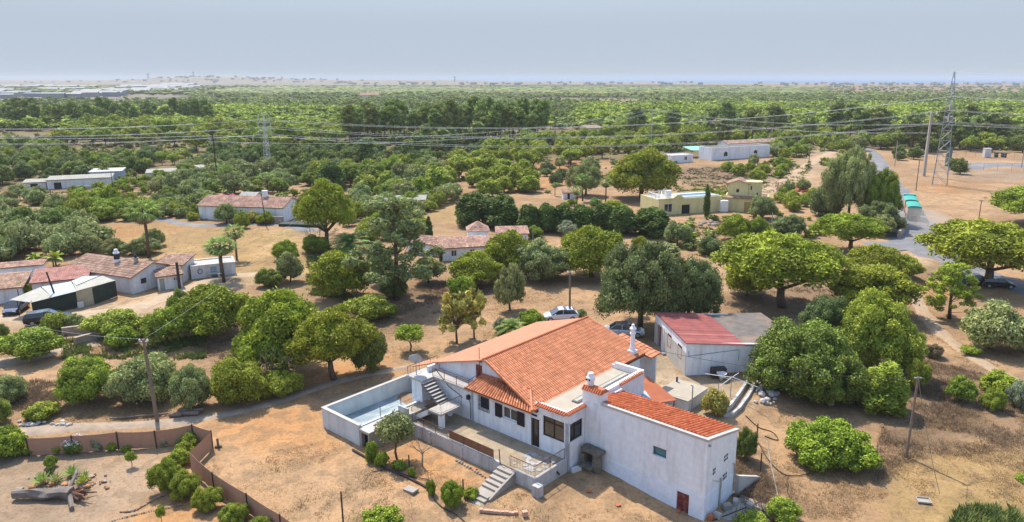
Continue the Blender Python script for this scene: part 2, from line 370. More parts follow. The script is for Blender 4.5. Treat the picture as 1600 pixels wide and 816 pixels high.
# ================================================================ ground, sea, roads
_gh0 = gh
def gh(x, y):
    d = _gh0(x, y)
    x = np.asarray(x, float); y = np.asarray(y, float)
    d = d + 36 * np.exp(-((x + 2150) / 620) ** 2 - ((y - 4900) / 500) ** 2) + 14 * np.exp(-((x + 900) / 700) ** 2 - ((y - 5200) / 500) ** 2)
    return d
def inpoly(px, py, poly):
    px = np.asarray(px, float); py = np.asarray(py, float); c = np.zeros(px.shape, bool); n = len(poly)
    for i in range(n):
        x1, y1 = poly[i]; x2, y2 = poly[(i + 1) % n]
        if y1 == y2: continue
        c ^= ((y1 > py) != (y2 > py)) & (px < (x2 - x1) * (py - y1) / (y2 - y1) + x1)
    return c
TAN = (0.376, 0.252, 0.148); ORANGE = (0.424, 0.232, 0.104); GOLD = (0.400, 0.280, 0.128); SCRUB = (0.200, 0.140, 0.092); GREY = (0.320, 0.248, 0.184)
YARD = (0.400, 0.336, 0.248); PALE = (0.440, 0.344, 0.240); GREENG = (0.176, 0.176, 0.056); FLOOR = (0.136, 0.112, 0.060); MARSH = (0.288, 0.216, 0.152); TOWNG = (0.240, 0.216, 0.176)
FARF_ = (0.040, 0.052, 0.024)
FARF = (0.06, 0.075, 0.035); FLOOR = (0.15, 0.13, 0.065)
PATCH = [  # class, polygon on the picture's ground, softness
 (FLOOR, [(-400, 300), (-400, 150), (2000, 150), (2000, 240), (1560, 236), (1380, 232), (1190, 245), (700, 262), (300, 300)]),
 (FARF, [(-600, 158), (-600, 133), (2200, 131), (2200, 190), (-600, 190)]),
 (TOWNG, [(-600, 160), (-600, 122.3), (430, 122.3), (520, 133), (330, 137), (290, 150), (180, 162)]),
 (TOWNG, [(420, 134), (430, 123), (1000, 126), (1000, 131), (700, 133)]),
 (MARSH, [(815, 163), (820, 153), (1010, 154), (990, 162)]),
 (MARSH, [(1290, 147), (1190, 134), (1000, 131), (1000, 129), (2000, 127), (2000, 142), (1480, 147), (1400, 150)]),
 (GOLD, [(-50, 365), (-50, 335), (60, 340), (150, 350), (260, 345), (330, 352), (460, 362), (530, 372), (520, 405), (440, 445), (390, 440), (340, 420), (240, 408), (150, 385), (60, 372)]),
 (ORANGE, [(30, 350), (180, 352), (300, 360), (200, 372), (60, 365)]),
 (GOLD, [(655, 345), (665, 322), (735, 312), (780, 320), (800, 335), (730, 345), (700, 352)]),
 (GOLD, [(612, 224), (618, 209), (700, 207), (705, 221)]),
 (ORANGE, [(175, 244), (180, 233), (250, 235), (252, 244), (200, 248)]),
 (TAN, [(70, 325), (60, 300), (240, 296), (330, 300), (300, 315), (160, 325)]),
 (TAN, [(755, 330), (790, 285), (840, 268), (960, 255), (1060, 262), (1250, 268), (1300, 300), (1270, 330), (1160, 350), (1040, 330), (900, 322), (800, 335)]),
 (ORANGE, [(770, 300), (800, 262), (880, 248), (960, 250), (900, 275), (850, 300)]),
 (SCRUB, [(1040, 272), (1060, 258), (1200, 262), (1240, 275), (1150, 288), (1080, 290)]),
 (PALE, [(1180, 300), (1210, 275), (1260, 250), (1290, 228), (1320, 232), (1290, 262), (1250, 290), (1200, 308)]),
 (TAN, [(1330, 250), (1370, 236), (1600, 245), (1900, 245), (1900, 420), (1600, 350), (1500, 345), (1440, 350), (1400, 300), (1390, 270)]),
 (ORANGE, [(1440, 290), (1500, 285), (1520, 300), (1470, 306)]),
 (GREY, [(1450, 262), (1620, 268), (1900, 280), (1900, 300), (1500, 278)]),
 (PALE, [(1370, 405), (1400, 392), (1450, 402), (1480, 425), (1440, 445), (1420, 430)]),
 (TAN, [(1380, 420), (1500, 440), (1480, 480), (1420, 500)]),
 (ORANGE, [(1425, 445), (1455, 440), (1490, 452), (1480, 468), (1430, 475)]),
 (PALE, [(-50, 520), (-50, 490), (120, 480), (220, 465), (300, 440), (390, 430), (420, 440), (330, 462), (250, 490), (140, 520)]),
 (SCRUB, [(300, 560), (330, 530), (440, 520), (540, 480), (600, 470), (520, 500), (420, 540), (380, 580)]),
 (SCRUB, [(585, 520), (560, 485), (640, 440), (760, 430), (790, 455), (760, 470), (690, 490), (620, 515)]),
 (ORANGE, [(380, 625), (480, 570), (560, 555), (620, 560), (640, 580), (560, 590), (430, 625)]),
 (ORANGE, [(310, 660), (420, 640), (505, 625), (505, 670), (560, 700), (480, 720), (380, 700), (330, 690)]),
 (GREY, [(-50, 790), (-50, 690), (120, 700), (240, 715), (250, 760), (200, 816), (120, 830), (-50, 850)]),
 (ORANGE, [(170, 900), (240, 772), (290, 765), (340, 800), (430, 850), (430, 900)]),
 (ORANGE, [(580, 720), (600, 690), (660, 690), (760, 740), (740, 770), (660, 760), (600, 745)]),
 (YARD, [(995, 575), (1010, 540), (1050, 548), (1075, 588), (1165, 596), (1182, 605), (1165, 630), (1140, 652), (1090, 660), (1040, 640), (1000, 610)]),
 (YARD, [(1000, 560), (1040, 520), (1075, 590), (1040, 600)]),
 (SCRUB, [(1370, 745), (1395, 640), (1430, 600), (1480, 560), (1560, 570), (1640, 640), (1640, 700), (1500, 690), (1440, 720)]),
 (GOLD, [(1380, 830), (1390, 730), (1470, 700), (1640, 720), (1700, 860), (1500, 880)]),
 (GREENG, [(1480, 840), (1500, 795), (1570, 790), (1620, 810), (1620, 850)]),
 (GREENG, [(560, 860), (570, 820), (640, 820), (640, 860)]),
 (GREENG, [(480, 455), (490, 425), (520, 405), (545, 425), (520, 455)]),
 (GREENG, [(420, 368), (470, 358), (480, 368), (440, 374)]),
 (SCRUB, [(1160, 500), (1120, 470), (1200, 440), (1330, 440), (1420, 500), (1420, 620), (1300, 640), (1180, 610)]),
 (SCRUB, [(1150, 790), (1140, 700), (1170, 690), (1230, 760), (1240, 830), (1120, 830)]),
 (TAN, [(840, 500), (830, 460), (920, 450), (960, 480), (1020, 500), (1000, 530), (900, 510)]),
]
def ground_col(x, y):
    """true colour of the soil at each point"""
    n1 = fbm(x / 2.3, y / 2.3, 11, 4); n2 = fbm(x / 9.0, y / 9.0, 21, 4); n3 = fbm(x / 0.7, y / 0.7, 31, 3)
    far = np.hypot(x, y)
    acc = np.zeros((len(x), 3)); amp = np.clip(far / 60, 1, 8); hz_ = gh(x, y)
    for q in range(5):
        jx = (fbm(x / 3.0, y / 3.0, 41 + q, 4) - 0.5) * 5.5 + (fbm(x / .5, y / .5, 71 + q, 2) - .5) * 3.0; jy = (fbm(x / 3.0, y / 3.0, 51 + q, 4) - 0.5) * 7 + (fbm(x / .5, y / .5, 81 + q, 2) - .5) * 4
        px, py = proj(x + jx * amp, y + jy * amp, hz_)
        base = np.zeros((len(x), 3)); base[:] = TAN
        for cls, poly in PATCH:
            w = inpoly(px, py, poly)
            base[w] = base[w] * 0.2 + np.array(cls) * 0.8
        acc += base / 5
    base = acc
    mixw = sst((n2 - 0.35) / 0.35)[:, None]
    base = base * (0.84 + 0.28 * mixw)
    dry = sst((n1 - 0.46) / 0.14)[:, None] * (far < 500)[:, None]
    base = base * (1 - 0.5 * dry) + base * np.array((0.80, 0.83, 0.86)) * 0.5 * dry
    spots = sst((fbm(x / .9, y / .9, 61, 4) * .75 + n2 * .25 - 0.55) / 0.07)[:, None] * (far < 260)[:, None]
    base = base * (1 - 0.45 * spots) + np.array((0.20, 0.15, 0.10)) * 0.45 * spots
    base = base * (0.93 + 0.14 * n3)[:, None]
    base = base * np.array((0.85, 0.785, 0.695))
    return np.clip(base, 0, 1)
def make_ground():
    th = np.concatenate([np.linspace(-180, -46, 60, endpoint=False), np.linspace(-46, 42, 760, endpoint=False), np.linspace(42, 180, 60)])
    rr = np.concatenate([[2, 12, 24], np.exp(np.linspace(math.log(33), math.log(260), 560, endpoint=False)), np.exp(np.linspace(math.log(260), math.log(20000), 200))])
    T, RR = np.meshgrid(R(1) * th, rr); x = (RR * np.sin(T)).ravel(); y = (RR * np.cos(T)).ravel()
    z = gh(x, y)
    far = np.hypot(x, y)
    z = z + (fbm(x / 1.1, y / 1.1, 3, 3) - 0.5) * 0.10 * (far < 300) + (fbm(x / 5, y / 5, 4, 3) - 0.5) * 0.12 * (far < 300) - 0.04
    # the coast: beyond it the land goes under the sea
    px, py = proj(x, y, z); coast = np.interp(px, [-3000, 380, 640, 1000, 1150, 4000], [124.2, 124.6, 126.5, 128.5, 130.0, 130.6])
    z = np.where((py < coast) & (y > 1000) & (z < 8), -14.0, z)
    nt, nr = len(th), len(rr)
    i = np.arange((nr - 1) * (nt - 1)); a = (i // (nt - 1)) * nt + i % (nt - 1)
    Q = np.stack([a, a + nt, a + nt + 1, a + 1], 1)
    me = npmesh('ground', np.stack([x, y, z], 1), Q, smooth=True)
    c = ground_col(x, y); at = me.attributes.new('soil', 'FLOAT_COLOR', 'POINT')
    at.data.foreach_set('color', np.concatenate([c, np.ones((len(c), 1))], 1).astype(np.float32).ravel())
    m, nt_, b = nodes('dry_soil'); L = nt_.links
    A = N(nt_, 'ShaderNodeAttribute', attribute_name='soil'); tc = N(nt_, 'ShaderNodeTexCoord')
    n1 = N(nt_, 'ShaderNodeTexNoise', i_Scale=3.5, i_Detail=9.0, i_Roughness=0.72); L.new(tc.outputs['Object'], n1.inputs['Vector'])
    f1 = ramp(nt_, n1.outputs[0], [(0.28, (0.62, 0.60, 0.58)), (0.5, (1.0, 1.0, 1.0)), (0.75, (1.2, 1.19, 1.16))]).outputs[0]
    n2 = N(nt_, 'ShaderNodeTexNoise', i_Scale=14.0, i_Detail=5.0, i_Roughness=0.8); L.new(tc.outputs['Object'], n2.inputs['Vector'])
    f2 = ramp(nt_, n2.outputs[0], [(0.30, (0.60, 0.57, 0.52)), (0.47, (1.0, 1.0, 1.0)), (0.8, (1.12, 1.12, 1.12))]).outputs[0]
    v = N(nt_, 'ShaderNodeTexVoronoi', i_Scale=2.6); L.new(tc.outputs['Object'], v.inputs['Vector'])
    f3 = ramp(nt_, v.outputs['Distance'], [(0.0, (0.5, 0.44, 0.38)), (0.09, (0.62, 0.58, 0.52)), (0.14, (1, 1, 1)), (1.0, (1, 1, 1))]).outputs[0]
    c0 = mixc(nt_, 1.0, A.outputs['Color'], f1, 'MULTIPLY'); c0 = mixc(nt_, 1.0, c0, f2, 'MULTIPLY'); c0 = mixc(nt_, 0.6, c0, f3, 'MULTIPLY')
    L.new(c0, b.inputs['Base Color']); b.inputs['Roughness'].default_value = 0.95; b.inputs['Specular IOR Level'].default_value = 0.1
    bp = N(nt_, 'ShaderNodeBump', i_Strength=0.55, i_Distance=0.06); L.new(n1.outputs[0], bp.inputs['Height']); L.new(bp.outputs[0], b.inputs['Normal'])
    me.materials.append(m)
    o = bpy.data.objects.new('ground', me); COL.objects.link(o); tag(o, kind='structure'); return o
make_ground()
# sea
m, nt_, b = nodes('sea_water'); b.inputs['Base Color'].default_value = (0.015, 0.09, 0.22, 1); b.inputs['Roughness'].default_value = 0.45; b.inputs['Specular IOR Level'].default_value = 0.3
MB().poly([(-45000, 1500, -4), (45000, 1500, -4), (45000, 40000, -4), (-45000, 40000, -4)]).build('sea', m)
tag(bpy.data.objects['sea'], kind='structure')

def strip(name, pts, m, lift=0.05, label=None):
    """a ribbon of given widths laid on the ground; pts: (px, py, width in metres)"""
    P = [(gp(a, b_), w) for a, b_, w in pts]; S = []
    for i in range(len(P) - 1):
        p0, p1, p2, p3 = P[max(i - 1, 0)][0], P[i][0], P[i + 1][0], P[min(i + 2, len(P) - 1)][0]
        k = max(3, int((p2 - p1).length / 1.2))
        for j in range(k + (i == len(P) - 2)):
            t = j / k; q = 0.5 * ((2 * p1) + (-p0 + p2) * t + (2 * p0 - 5 * p1 + 4 * p2 - p3) * t * t + (-p0 + 3 * p1 - 3 * p2 + p3) * t ** 3)
            S.append((q, P[i][1] * (1 - t) + P[i + 1][1] * t))
    mb = MB(); rows = []
    for i, (q, w) in enumerate(S):
        d = (S[min(i + 1, len(S) - 1)][0] - S[max(i - 1, 0)][0]); d.z = 0; d.normalize(); n = Vector((-d.y, d.x, 0))
        w2 = w * (0.5 + 0.05 * math.sin(i * 1.7) + 0.04 * math.sin(i * 0.61))
        row = []
        for s_ in (-1, -0.5, 0, 0.5, 1):
            p = q + n * w2 * s_; row.append((p.x, p.y, float(gh(p.x, p.y)) + lift - 0.16 * abs(s_) ** 3))
        rows.append(row)
    V = [p for r_ in rows for p in r_]; F = [(i * 5 + k, i * 5 + k + 1, i * 5 + 6 + k, i * 5 + 5 + k) for i in range(len(rows) - 1) for k in range(4)]
    mb.faces(V, F); o = mb.build(name, m, smooth=True); tag(o, kind='structure'); return o
strip('road', [(1352, 231, 5), (1366, 240, 5), (1372, 250, 5), (1386, 275, 5.5), (1408, 305, 6), (1424, 335, 7), (1428, 355, 9), (1436, 380, 10), (1470, 402, 8), (1530, 425, 5.5), (1610, 455, 5.5), (1720, 500, 5.5)], M['asphalt'], 0.08)
strip('road', [(1408, 392, 5), (1385, 385, 6), (1370, 378, 6)], M['asphalt'], 0.075)
strip('path', [(-60, 690, 2.2), (30, 674, 2.0), (120, 666, 1.9), (200, 664, 1.8), (300, 655, 1.8), (370, 643, 1.8), (440, 624, 1.8), (500, 604, 1.5), (560, 588, 1.2), (640, 572, 1.0)], M['gravel_track'])
strip('road', [(228, 339, 3.5), (260, 344, 3.5), (290, 350, 3.5), (330, 352, 3.5), (400, 350, 3.5), (440, 350, 4), (470, 358, 4), (500, 360, 4)], M['asphalt'])
strip('road', [(-60, 572, 3.5), (0, 566, 3.5), (60, 556, 3.2), (110, 545, 3), (150, 535, 2.5)], M['gravel_track'])
strip('path', [(-30, 500, 4), (60, 492, 4), (140, 490, 4), (220, 478, 4), (290, 452, 3.6), (350, 432, 3.4), (420, 428, 3)], mat('dusty_yard_soil', (.38, .28, .18), 0.95, 0.2, 1.2, (0.42, 0.31, 0.2), 0.5, 0.6, 0.3, 15))
strip('path', [(1330, 225, 4), (1300, 238, 4), (1262, 258, 4), (1225, 282, 4), (1195, 300, 4)], mat('orange_track_soil', (0.38, 0.26, 0.16), 0.95, 0.2, 1.2, (0.42, 0.27, 0.16), 0.5, 0.6, 0.3, 15), 0.06)
strip('path', [(1425, 440, 3), (1432, 470, 2.6), (1470, 520, 2.2), (1540, 570, 2), (1620, 610, 2)], mat('footpath_soil', (0.34, 0.24, 0.15), 0.95, 0.2, 1.2, (0.38, 0.26, 0.16), 0.5, 0.6, 0.3, 15), 0.05)

# ---------------------------------------------------------------- air
hz = MB().box(-16000, 16000, -60, 15500, -16, 58).build('haze', [])
hm = bpy.data.materials.new('haze_air'); hm.use_nodes = True; hn = hm.node_tree; hn.nodes.clear()
hv = hn.nodes.new('ShaderNodeVolumePrincipled'); ho = hn.nodes.new('ShaderNodeOutputMaterial'); hn.links.new(hv.outputs[0], ho.inputs['Volume'])
hv.inputs['Color'].default_value = (0.58, 0.62, 0.66, 1); hv.inputs['Density'].default_value = 0.00014; hv.inputs['Anisotropy'].default_value = 0.0
hz.data.materials.append(hm); tag(hz, 'thin pale summer haze over the plain', 'haze', kind='stuff')
# ================================================================ the farmhouse
PZ = 0.9     # patio level
house = hthing('farmhouse', 'long white farmhouse with a big orange clay tile gable roof beside the empty pool', 'house', (-8, 4, 0))
HO = (-8, 4, 0)
def hp(mb, name, m, parent=house, **k): return mb.build(name, m, parent, HO, **k)
# walls
w = MB()
w.wall('u', -2.05, 0.25, -11.0, -1.07, -0.6, 3.82, holes=[(-10.1, -9.05, 2.3, 3.35), (-7.53, -6.02, 2.3, 3.28), (-4.6, -3.75, PZ, 3.25), (-3.43, -1.42, 2.15, 3.92 - .15)])
w.box(-4.2, -1.09, -2.04, -1.8, 3.82, 4.5)
w.wall('v', -1.07, -0.25, -2.05, -0.02, -1.0, 4.5, holes=[(-1.93, -0.30, 2.2, 3.65)])
w.box(-11.0, -10.75, -2.05, -0.75, 0.2, 3.85)
# gable wall with red door, side walls
w.wall('u', -0.75, 0.25, -16.2, -4.4, -0.3, 4.0, holes=[(-11.75, -11.02, 3.7, 4.0)])
def gz(u): return 6.0 - (u + 10.4) * 0.30 if u > -10.4 else 6.0 + (u + 10.4) * 0.30
for (a, b_) in ((-16.2, -11.75), (-11.02, -10.4), (-10.4, -4.4)):
    w.hexa([(a, -0.75, 4.0), (b_, -0.75, 4.0), (b_, -0.5, 4.0), (a, -0.5, 4.0), (a, -0.75, gz(a) - .1), (b_, -0.75, gz(b_) - .1), (b_, -0.5, gz(b_) - .1), (a, -0.5, gz(a) - .1)])
w.box(-11.75, -11.02, -0.74, -0.5, 5.25, gz(-11.75) - .1)
w.box(-16.2, -15.95, -0.5, 12.6, -0.3, 4.15)
w.box(-4.45, -4.2, -1.8, 12.6, -0.6, 3.95)
w.hexa([(-16.2, 12.35, -.3), (-4.2, 12.35, -.3), (-4.2, 12.6, -.3), (-16.2, 12.6, -.3), (-16.2, 12.35, 3.95), (-4.2, 12.35, 3.95), (-4.2, 12.6, 3.95), (-16.2, 12.6, 3.95)])
w.poly([(-16.2, 12.6, 3.95), (-4.2, 12.6, 3.95), (-10.4, 12.6, 5.9)]); w.poly([(-16.2, 12.36, 3.95), (-4.2, 12.36, 3.95), (-10.4, 12.36, 5.9)])
hp(w, 'wall', M['white'])
# sunroom side wall
w = MB(); w.box(-1.32, -1.07, -0.0, 8.1, 0.3, 4.5); w.box(-4.2, -1.32, 7.9, 8.1, 0.3, 4.5)
hp(w, 'wall', M['pink_wall'])
# main roof
tile_sheet('roof', (-3.9, -2.45, 4.08), (-3.9, 12.75, 4.08), (-10.4, 12.75, 6.05), (-10.4, -1.15, 6.05), M['tile'], house, HO, colw=0.23, row=0.43, amp=0.10, step=0.015, tv=.08)
tile_sheet('roof', (-10.4, -1.15, 6.05), (-10.4, 12.75, 6.05), (-16.6, 12.75, 4.25), (-16.6, -1.15, 4.25), mat('far_slope_tile', (0.50, 0.20, 0.11), 0.85, 0.12, 1.5), house, HO, colw=0.235, row=0.43, amp=0.04, step=-0.02)
tile_sheet('roof', (-16.6, -1.3, 4.22), (-16.6, 0.3, 4.22), (-19.2, 0.3, 3.25), (-19.2, -1.3, 3.25), bpy.data.materials['far_slope_tile'], house, HO, amp=0.03, step=-0.02)
r = MB(); r.m = 0
rp = [(-10.4, v, 6.10) for v in np.linspace(-1.2, 12.8, 40)]
for i in range(39): r.tube([rp[i], (rp[i + 1][0], rp[i + 1][1] + 0.03, rp[i + 1][2] + 0.02)], 0.13, 8)
hp(r, 'ridge_tiles', mat('ridge_tile', (0.48, 0.14, 0.06), 0.85, 0.2, 2), smooth=False)
# near verge, hip and fascia
v_ = MB(); v_.tube([(-10.35, -1.2, 6.08), (-5.9, -1.2, 4.74)], 0.07, 6); hp(v_, 'verge', bpy.data.materials['far_slope_tile']); v_ = MB(); v_.tube([(-5.6, -0.95, 4.75), (-4.0, -2.6, 4.12)], 0.11, 7); hp(v_, 'hip', bpy.data.materials['far_slope_tile']); v_ = MB()
v_.tube([(-3.92, 12.78, 4.12), (-10.4, 12.78, 6.1)], 0.08, 6)
hp(v_, 'verge', M['tile_deep'] if False else bpy.data.materials['far_slope_tile'])
f_ = MB(); f_.box(-3.98, -3.86, -2.3, 12.7, 3.88, 4.0)
hp(f_, 'gutter', mat('dark_eave', (0.10, 0.055, 0.04), 0.8, 0.2, 4))
# pent roof over the front windows
tile_sheet('pent_roof', (-11.15, -2.68, 3.92), (-4.0, -2.68, 3.92), (-5.6, -0.76, 4.72), (-11.0, -0.76, 4.5), M['tile'], house, HO, colw=0.28, row=0.55, amp=0.13, step=0.012)
c_ = MB()
for k in range(23): u = -11 + k * 0.235; c_.tube([(u, -0.86, 4.56 + .02 + (u + 11) * .04), (u + .2, -0.86, 4.57 + (u + 11) * .04)], 0.1, 6)
hp(c_, 'ridge_tiles', bpy.data.materials['ridge_tile'])
# small roof behind, over the far end
tile_sheet('roof', (-3.3, 12.8, 3.75), (-3.3, 14.5, 3.75), (-7.5, 14.5, 4.7), (-7.5, 12.8, 4.7), M['tile'], house, HO, colw=0.235, row=0.43, amp=0.05)
b_ = MB(); b_.box(-7.3, -3.5, 13.9, 14.1, 0.2, 3.6); hp(b_, 'wall', M['white'])
# flat roof over the sunroom
fr = MB(); fr.box(-4.19, -1.33, -1.79, 7.89, 4.02, 4.2); hp(fr, 'flat_roof', M['roofcrete'])
pr_ = MB(); pr_.box(-1.45, -1.1, 0.9, 8.13, 4.505, 4.72); pr_.box(-3.9, -1.45, 7.88, 8.13, 4.2, 4.72); pr_.box(-1.36, -1.1, -2.0, 0.0, 4.505, 4.6); pr_.box(-3.8, -1.36, -2.06, -1.8, 4.505, 4.6)
hp(pr_, 'parapet', M['white_trim'])
sl = MB(); sl.box(-2.65, -2.05, 0.4, 7.4, 4.205, 4.30); hp(sl, 'roof_channel', mat('roof_channel_dark', (0.12, 0.12, 0.12), 0.6, 0.2, 3))
sl = MB(); sl.box(-2.5, -2.2, 0.5, 7.3, 4.305, 4.34); hp(sl, 'roof_channel', M['corr_grey'])
et = MB()
k = -1.08
for i in range(11): et.tube([(k - 0.14, -2.1 + i * .2, 4.62), (k + .16, -2.1 + i * .2, 4.50)], .085, 6)
hp(et, 'eave_tiles', bpy.data.materials['ridge_tile']); et = MB()
for i in range(14): et.tube([(-3.9 + i * .205, -2.02, 4.62), (-3.9 + i * .205, -2.36, 4.50)], .085, 6)
hp(et, 'eave_tiles', bpy.data.materials['ridge_tile']); et = MB()
for i in range(15): et.tube([(k - 0.14, 4.6 + i * .22, 4.72), (k + .14, 4.6 + i * .22, 4.60)], .08, 6)
hp(et, 'eave_tiles', M['tile_deep'] if 'x' in M else bpy.data.materials['ridge_tile'])
# chimneys
def chimney(name_parent):
    c = MB(); c.box(-1.35, 0.35, 0.03, 0.85, 4.0, 5.75); o = hp(c, 'chimney', M['white'])
    t = MB()
    t.hexa([(-1.42, -.05, 5.76), (.42, -.05, 5.76), (.42, .93, 5.76), (-1.42, .93, 5.76), (-1.3, .2, 6.0), (.3, .2, 6.0), (.3, .7, 6.0), (-1.3, .7, 6.0)])
    for i in range(9): t.tube([(-1.32 + i * .2, -.08, 5.76), (-1.32 + i * .2, .22, 6.02)], .085, 6)
    q = t.build('cap', bpy.data.materials['ridge_tile'], o, HO)
    p = MB(); p.lathe([(.26, 5.9), (.26, 6.35), (.34, 6.4), (.34, 6.62), (.27, 6.7), (.2, 6.95), (.05, 7.0)], (-1.0, .55, 0), 12); p.build('pot', M['white_trim'], o, HO, smooth=False)
    d = MB(); d.box(-1.2, -1.05, .195, .215, 6.43, 6.55); d.build('vent', M['darkin'], o, HO); d = MB(); d.box(-.95, -.8, .195, .215, 6.43, 6.55); d.build('vent', M['darkin'], o, HO)
chimney(house)
c = MB(); c.box(-4.95, -4.25, 11.35, 12.05, 3.9, 4.55); c.lathe([(.30, 4.5), (.22, 5.0), (.20, 6.0), (.27, 6.05), (.27, 6.15), (.21, 6.2), (.21, 6.45), (.3, 6.5), (.3, 6.58), (.16, 6.75), (.12, 6.95), (.02, 7.0)], (-4.6, 11.7, 0), 10)
hp(c, 'chimney', M['white_trim'])
# windows and doors
def window(u0, u1, z0, z1, plane=-2.05, cols=2, rows=(), frame='white_trim', glass='glass', depth=0.12, ax='u', fw=0.05, name='window', parent=house, build=hp):
    f = MB(); g = MB()
    P = (lambda a0, a1, d0, d1, z0_, z1_, m_: m_.box(a0, a1, d0, d1, z0_, z1_)) if ax == 'u' else (lambda a0, a1, d0, d1, z0_, z1_, m_: m_.box(d0, d1, a0, a1, z0_, z1_))
    s_ = 1 if ax == 'u' else -1
    d0, d1 = plane + s_ * (depth - 0.05), plane + s_ * depth
    if d0 > d1: d0, d1 = d1, d0
    e = 0.004
    P(u0 + e, u0 + fw, d0, d1, z0 + e, z1 - e, f); P(u1 - fw, u1 - e, d0, d1, z0 + e, z1 - e, f); P(u0 + fw, u1 - fw, d0, d1, z0 + e, z0 + fw, f); P(u0 + fw, u1 - fw, d0, d1, z1 - fw, z1 - e, f)
    for k in range(1, cols): a = u0 + (u1 - u0) * k / cols; P(a - fw / 2, a + fw / 2, d0, d1, z0 + fw, z1 - fw, f)
    for rr_ in rows: z = z0 + (z1 - z0) * rr_; P(u0 + fw, u1 - fw, d0 + .003, d1 - .003, z - fw / 2, z + fw / 2, f)
    fo = build(f, name, M[frame], parent)
    g0, g1 = (plane + s_ * (depth + 0.01), plane + s_ * (depth + 0.02)); g0, g1 = min(g0, g1), max(g0, g1)
    P(u0 + .02, u1 - .02, g0, g1, z0 + .02, z1 - .02, g); go = build(g, 'pane', M[glass], parent)
    if parent is not None: go.parent = fo
    return fo
bw = window(-10.1, -9.05, 2.3, 3.35, cols=1)
g_ = MB()
for k in range(9): g_.box(-10.18 + k * .15, -10.155 + k * .15, -2.12, -2.095, 2.2, 3.45)
for z in (2.2, 2.6, 3.0, 3.42): g_.box(-10.2, -8.96, -2.14, -2.12, z, z + .025)
hp(g_, 'window_grille', M['black_iron']).parent = bw
fw_ = window(-7.53, -6.02, 2.3, 3.28, cols=2, fw=.07)
s_ = MB(); s_.box(-7.6, -5.95, -2.16, -2.03, 2.2, 2.29); hp(s_, 'sill', M['white_trim']).parent = fw_
for (a, b2) in ((-8.3, -7.56), (-5.98, -5.24)):
    s_ = MB(); s_.box(a, b2, -2.13, -2.075, 2.2, 3.32)
    for k in range(14): s_.box(a + .07, b2 - .07, -2.145, -2.132, 2.27 + k * .07, 2.31 + k * .07)
    hp(s_, 'shutter', M['shutter'])
wb = window(-3.43, -1.42, 2.15, 3.77, cols=2, rows=(0.72,), frame='browndoor', glass='glass_warm', fw=.06, name='sunroom_window')
window(-1.93, -0.30, 2.2, 3.65, plane=-1.07, cols=2, rows=(0.72,), frame='browndoor', glass='glass', ax='v', fw=.06, name='sunroom_window')
d_ = MB(); d_.box(-4.58, -3.77, -1.95, -1.9, PZ, 3.23); do = hp(d_, 'door', M['browndoor'])
p_ = MB(); p_.box(-4.32, -4.03, -1.965, -1.952, 1.6, 3.1); q = hp(p_, 'pane', M['glass']); q.parent = do
p_ = MB(); p_.box(-4.68, -4.6, -2.09, -1.9, PZ, 3.3); p_.box(-3.75, -3.67, -2.09, -1.9, PZ, 3.3); p_.box(-4.68, -3.67, -2.09, -1.9, 3.26, 3.33); hp(p_, 'door_frame', M['white_trim']).parent = do
d_ = MB(); d_.box(-11.74, -11.03, -0.7, -0.66, 3.7, 5.24)
for x in (-11.6, -11.3): d_.box(x, x + .2, -.715, -.702, 3.85, 4.4); d_.box(x, x + .2, -.715, -.702, 4.55, 5.1)
hp(d_, 'door', M['reddoor'])
a_ = MB(); a_.box(-4.62, -4.0, -2.062, -2.052, 3.42, 3.58); hp(a_, 'vent', M['darkin'])
# recessed bay with rounded beige panel under the walkway
bay = MB(); pts = [(-13.4, PZ), (-11.35, PZ)] + [(-11.3 + .28 * math.cos(t), PZ + .9 + 1.25 * math.sin(t)) for t in np.linspace(0, math.pi / 2, 6)] + [(-13.4, 3.05)]
bay.faces([(p[0], -1.99, p[1]) for p in pts] + [(p[0], -1.9, p[1]) for p in pts], [tuple(range(len(pts)))] + [(i, (i + 1) % len(pts), len(pts) + (i + 1) % len(pts), len(pts) + i) for i in range(len(pts))])
hp(bay, 'bay_panel', mat('beige_panel', (0.36, 0.29, 0.22), 0.9, 0.15, 1.5, (0.2, 0.15, 0.11), 0.5, 1, 0.4, 6))
# walkway slab, wall under it, curved parapet
wk = MB(); wk.box(-16.6, -11.0, -2.35, -0.76, 3.52, 3.7); wk.box(-17.2, -15.2, -3.6, -2.35, 3.52, 3.7); wk.box(-17.3, -16.6, -2.35, 0.0, 3.5, 3.66)
hp(wk, 'walkway_slab', M['concrete_pale'])
wk = MB(); wk.wall('u', -2.04, 0.2, -15.6, -11.0, 0.0, 3.52); wk.box(-16.9, -15.6, -3.3, -0.8, 0.0, 3.52); wk.box(-16.4, -16.2, -2.0, -0.8, 3.5, 4.2)
hp(wk, 'wall', M['white'])
ts = MB(); ts.tube([(-11.1, -0.95, 3.7), (-11.1, -0.95, 6.9)], 0.03, 5); hp(ts, 'mast', M['iron'])
mt = MB(); mt.box(-11.35, -11.1, -2.3, -2.06, 2.75, 3.1); mt.tube([(-11.2, -2.1, 2.75), (-11.05, -2.12, 2.2), (-11.1, -2.1, 1.0)], .03, 5); hp(mt, 'meter_box', M['shutter'])

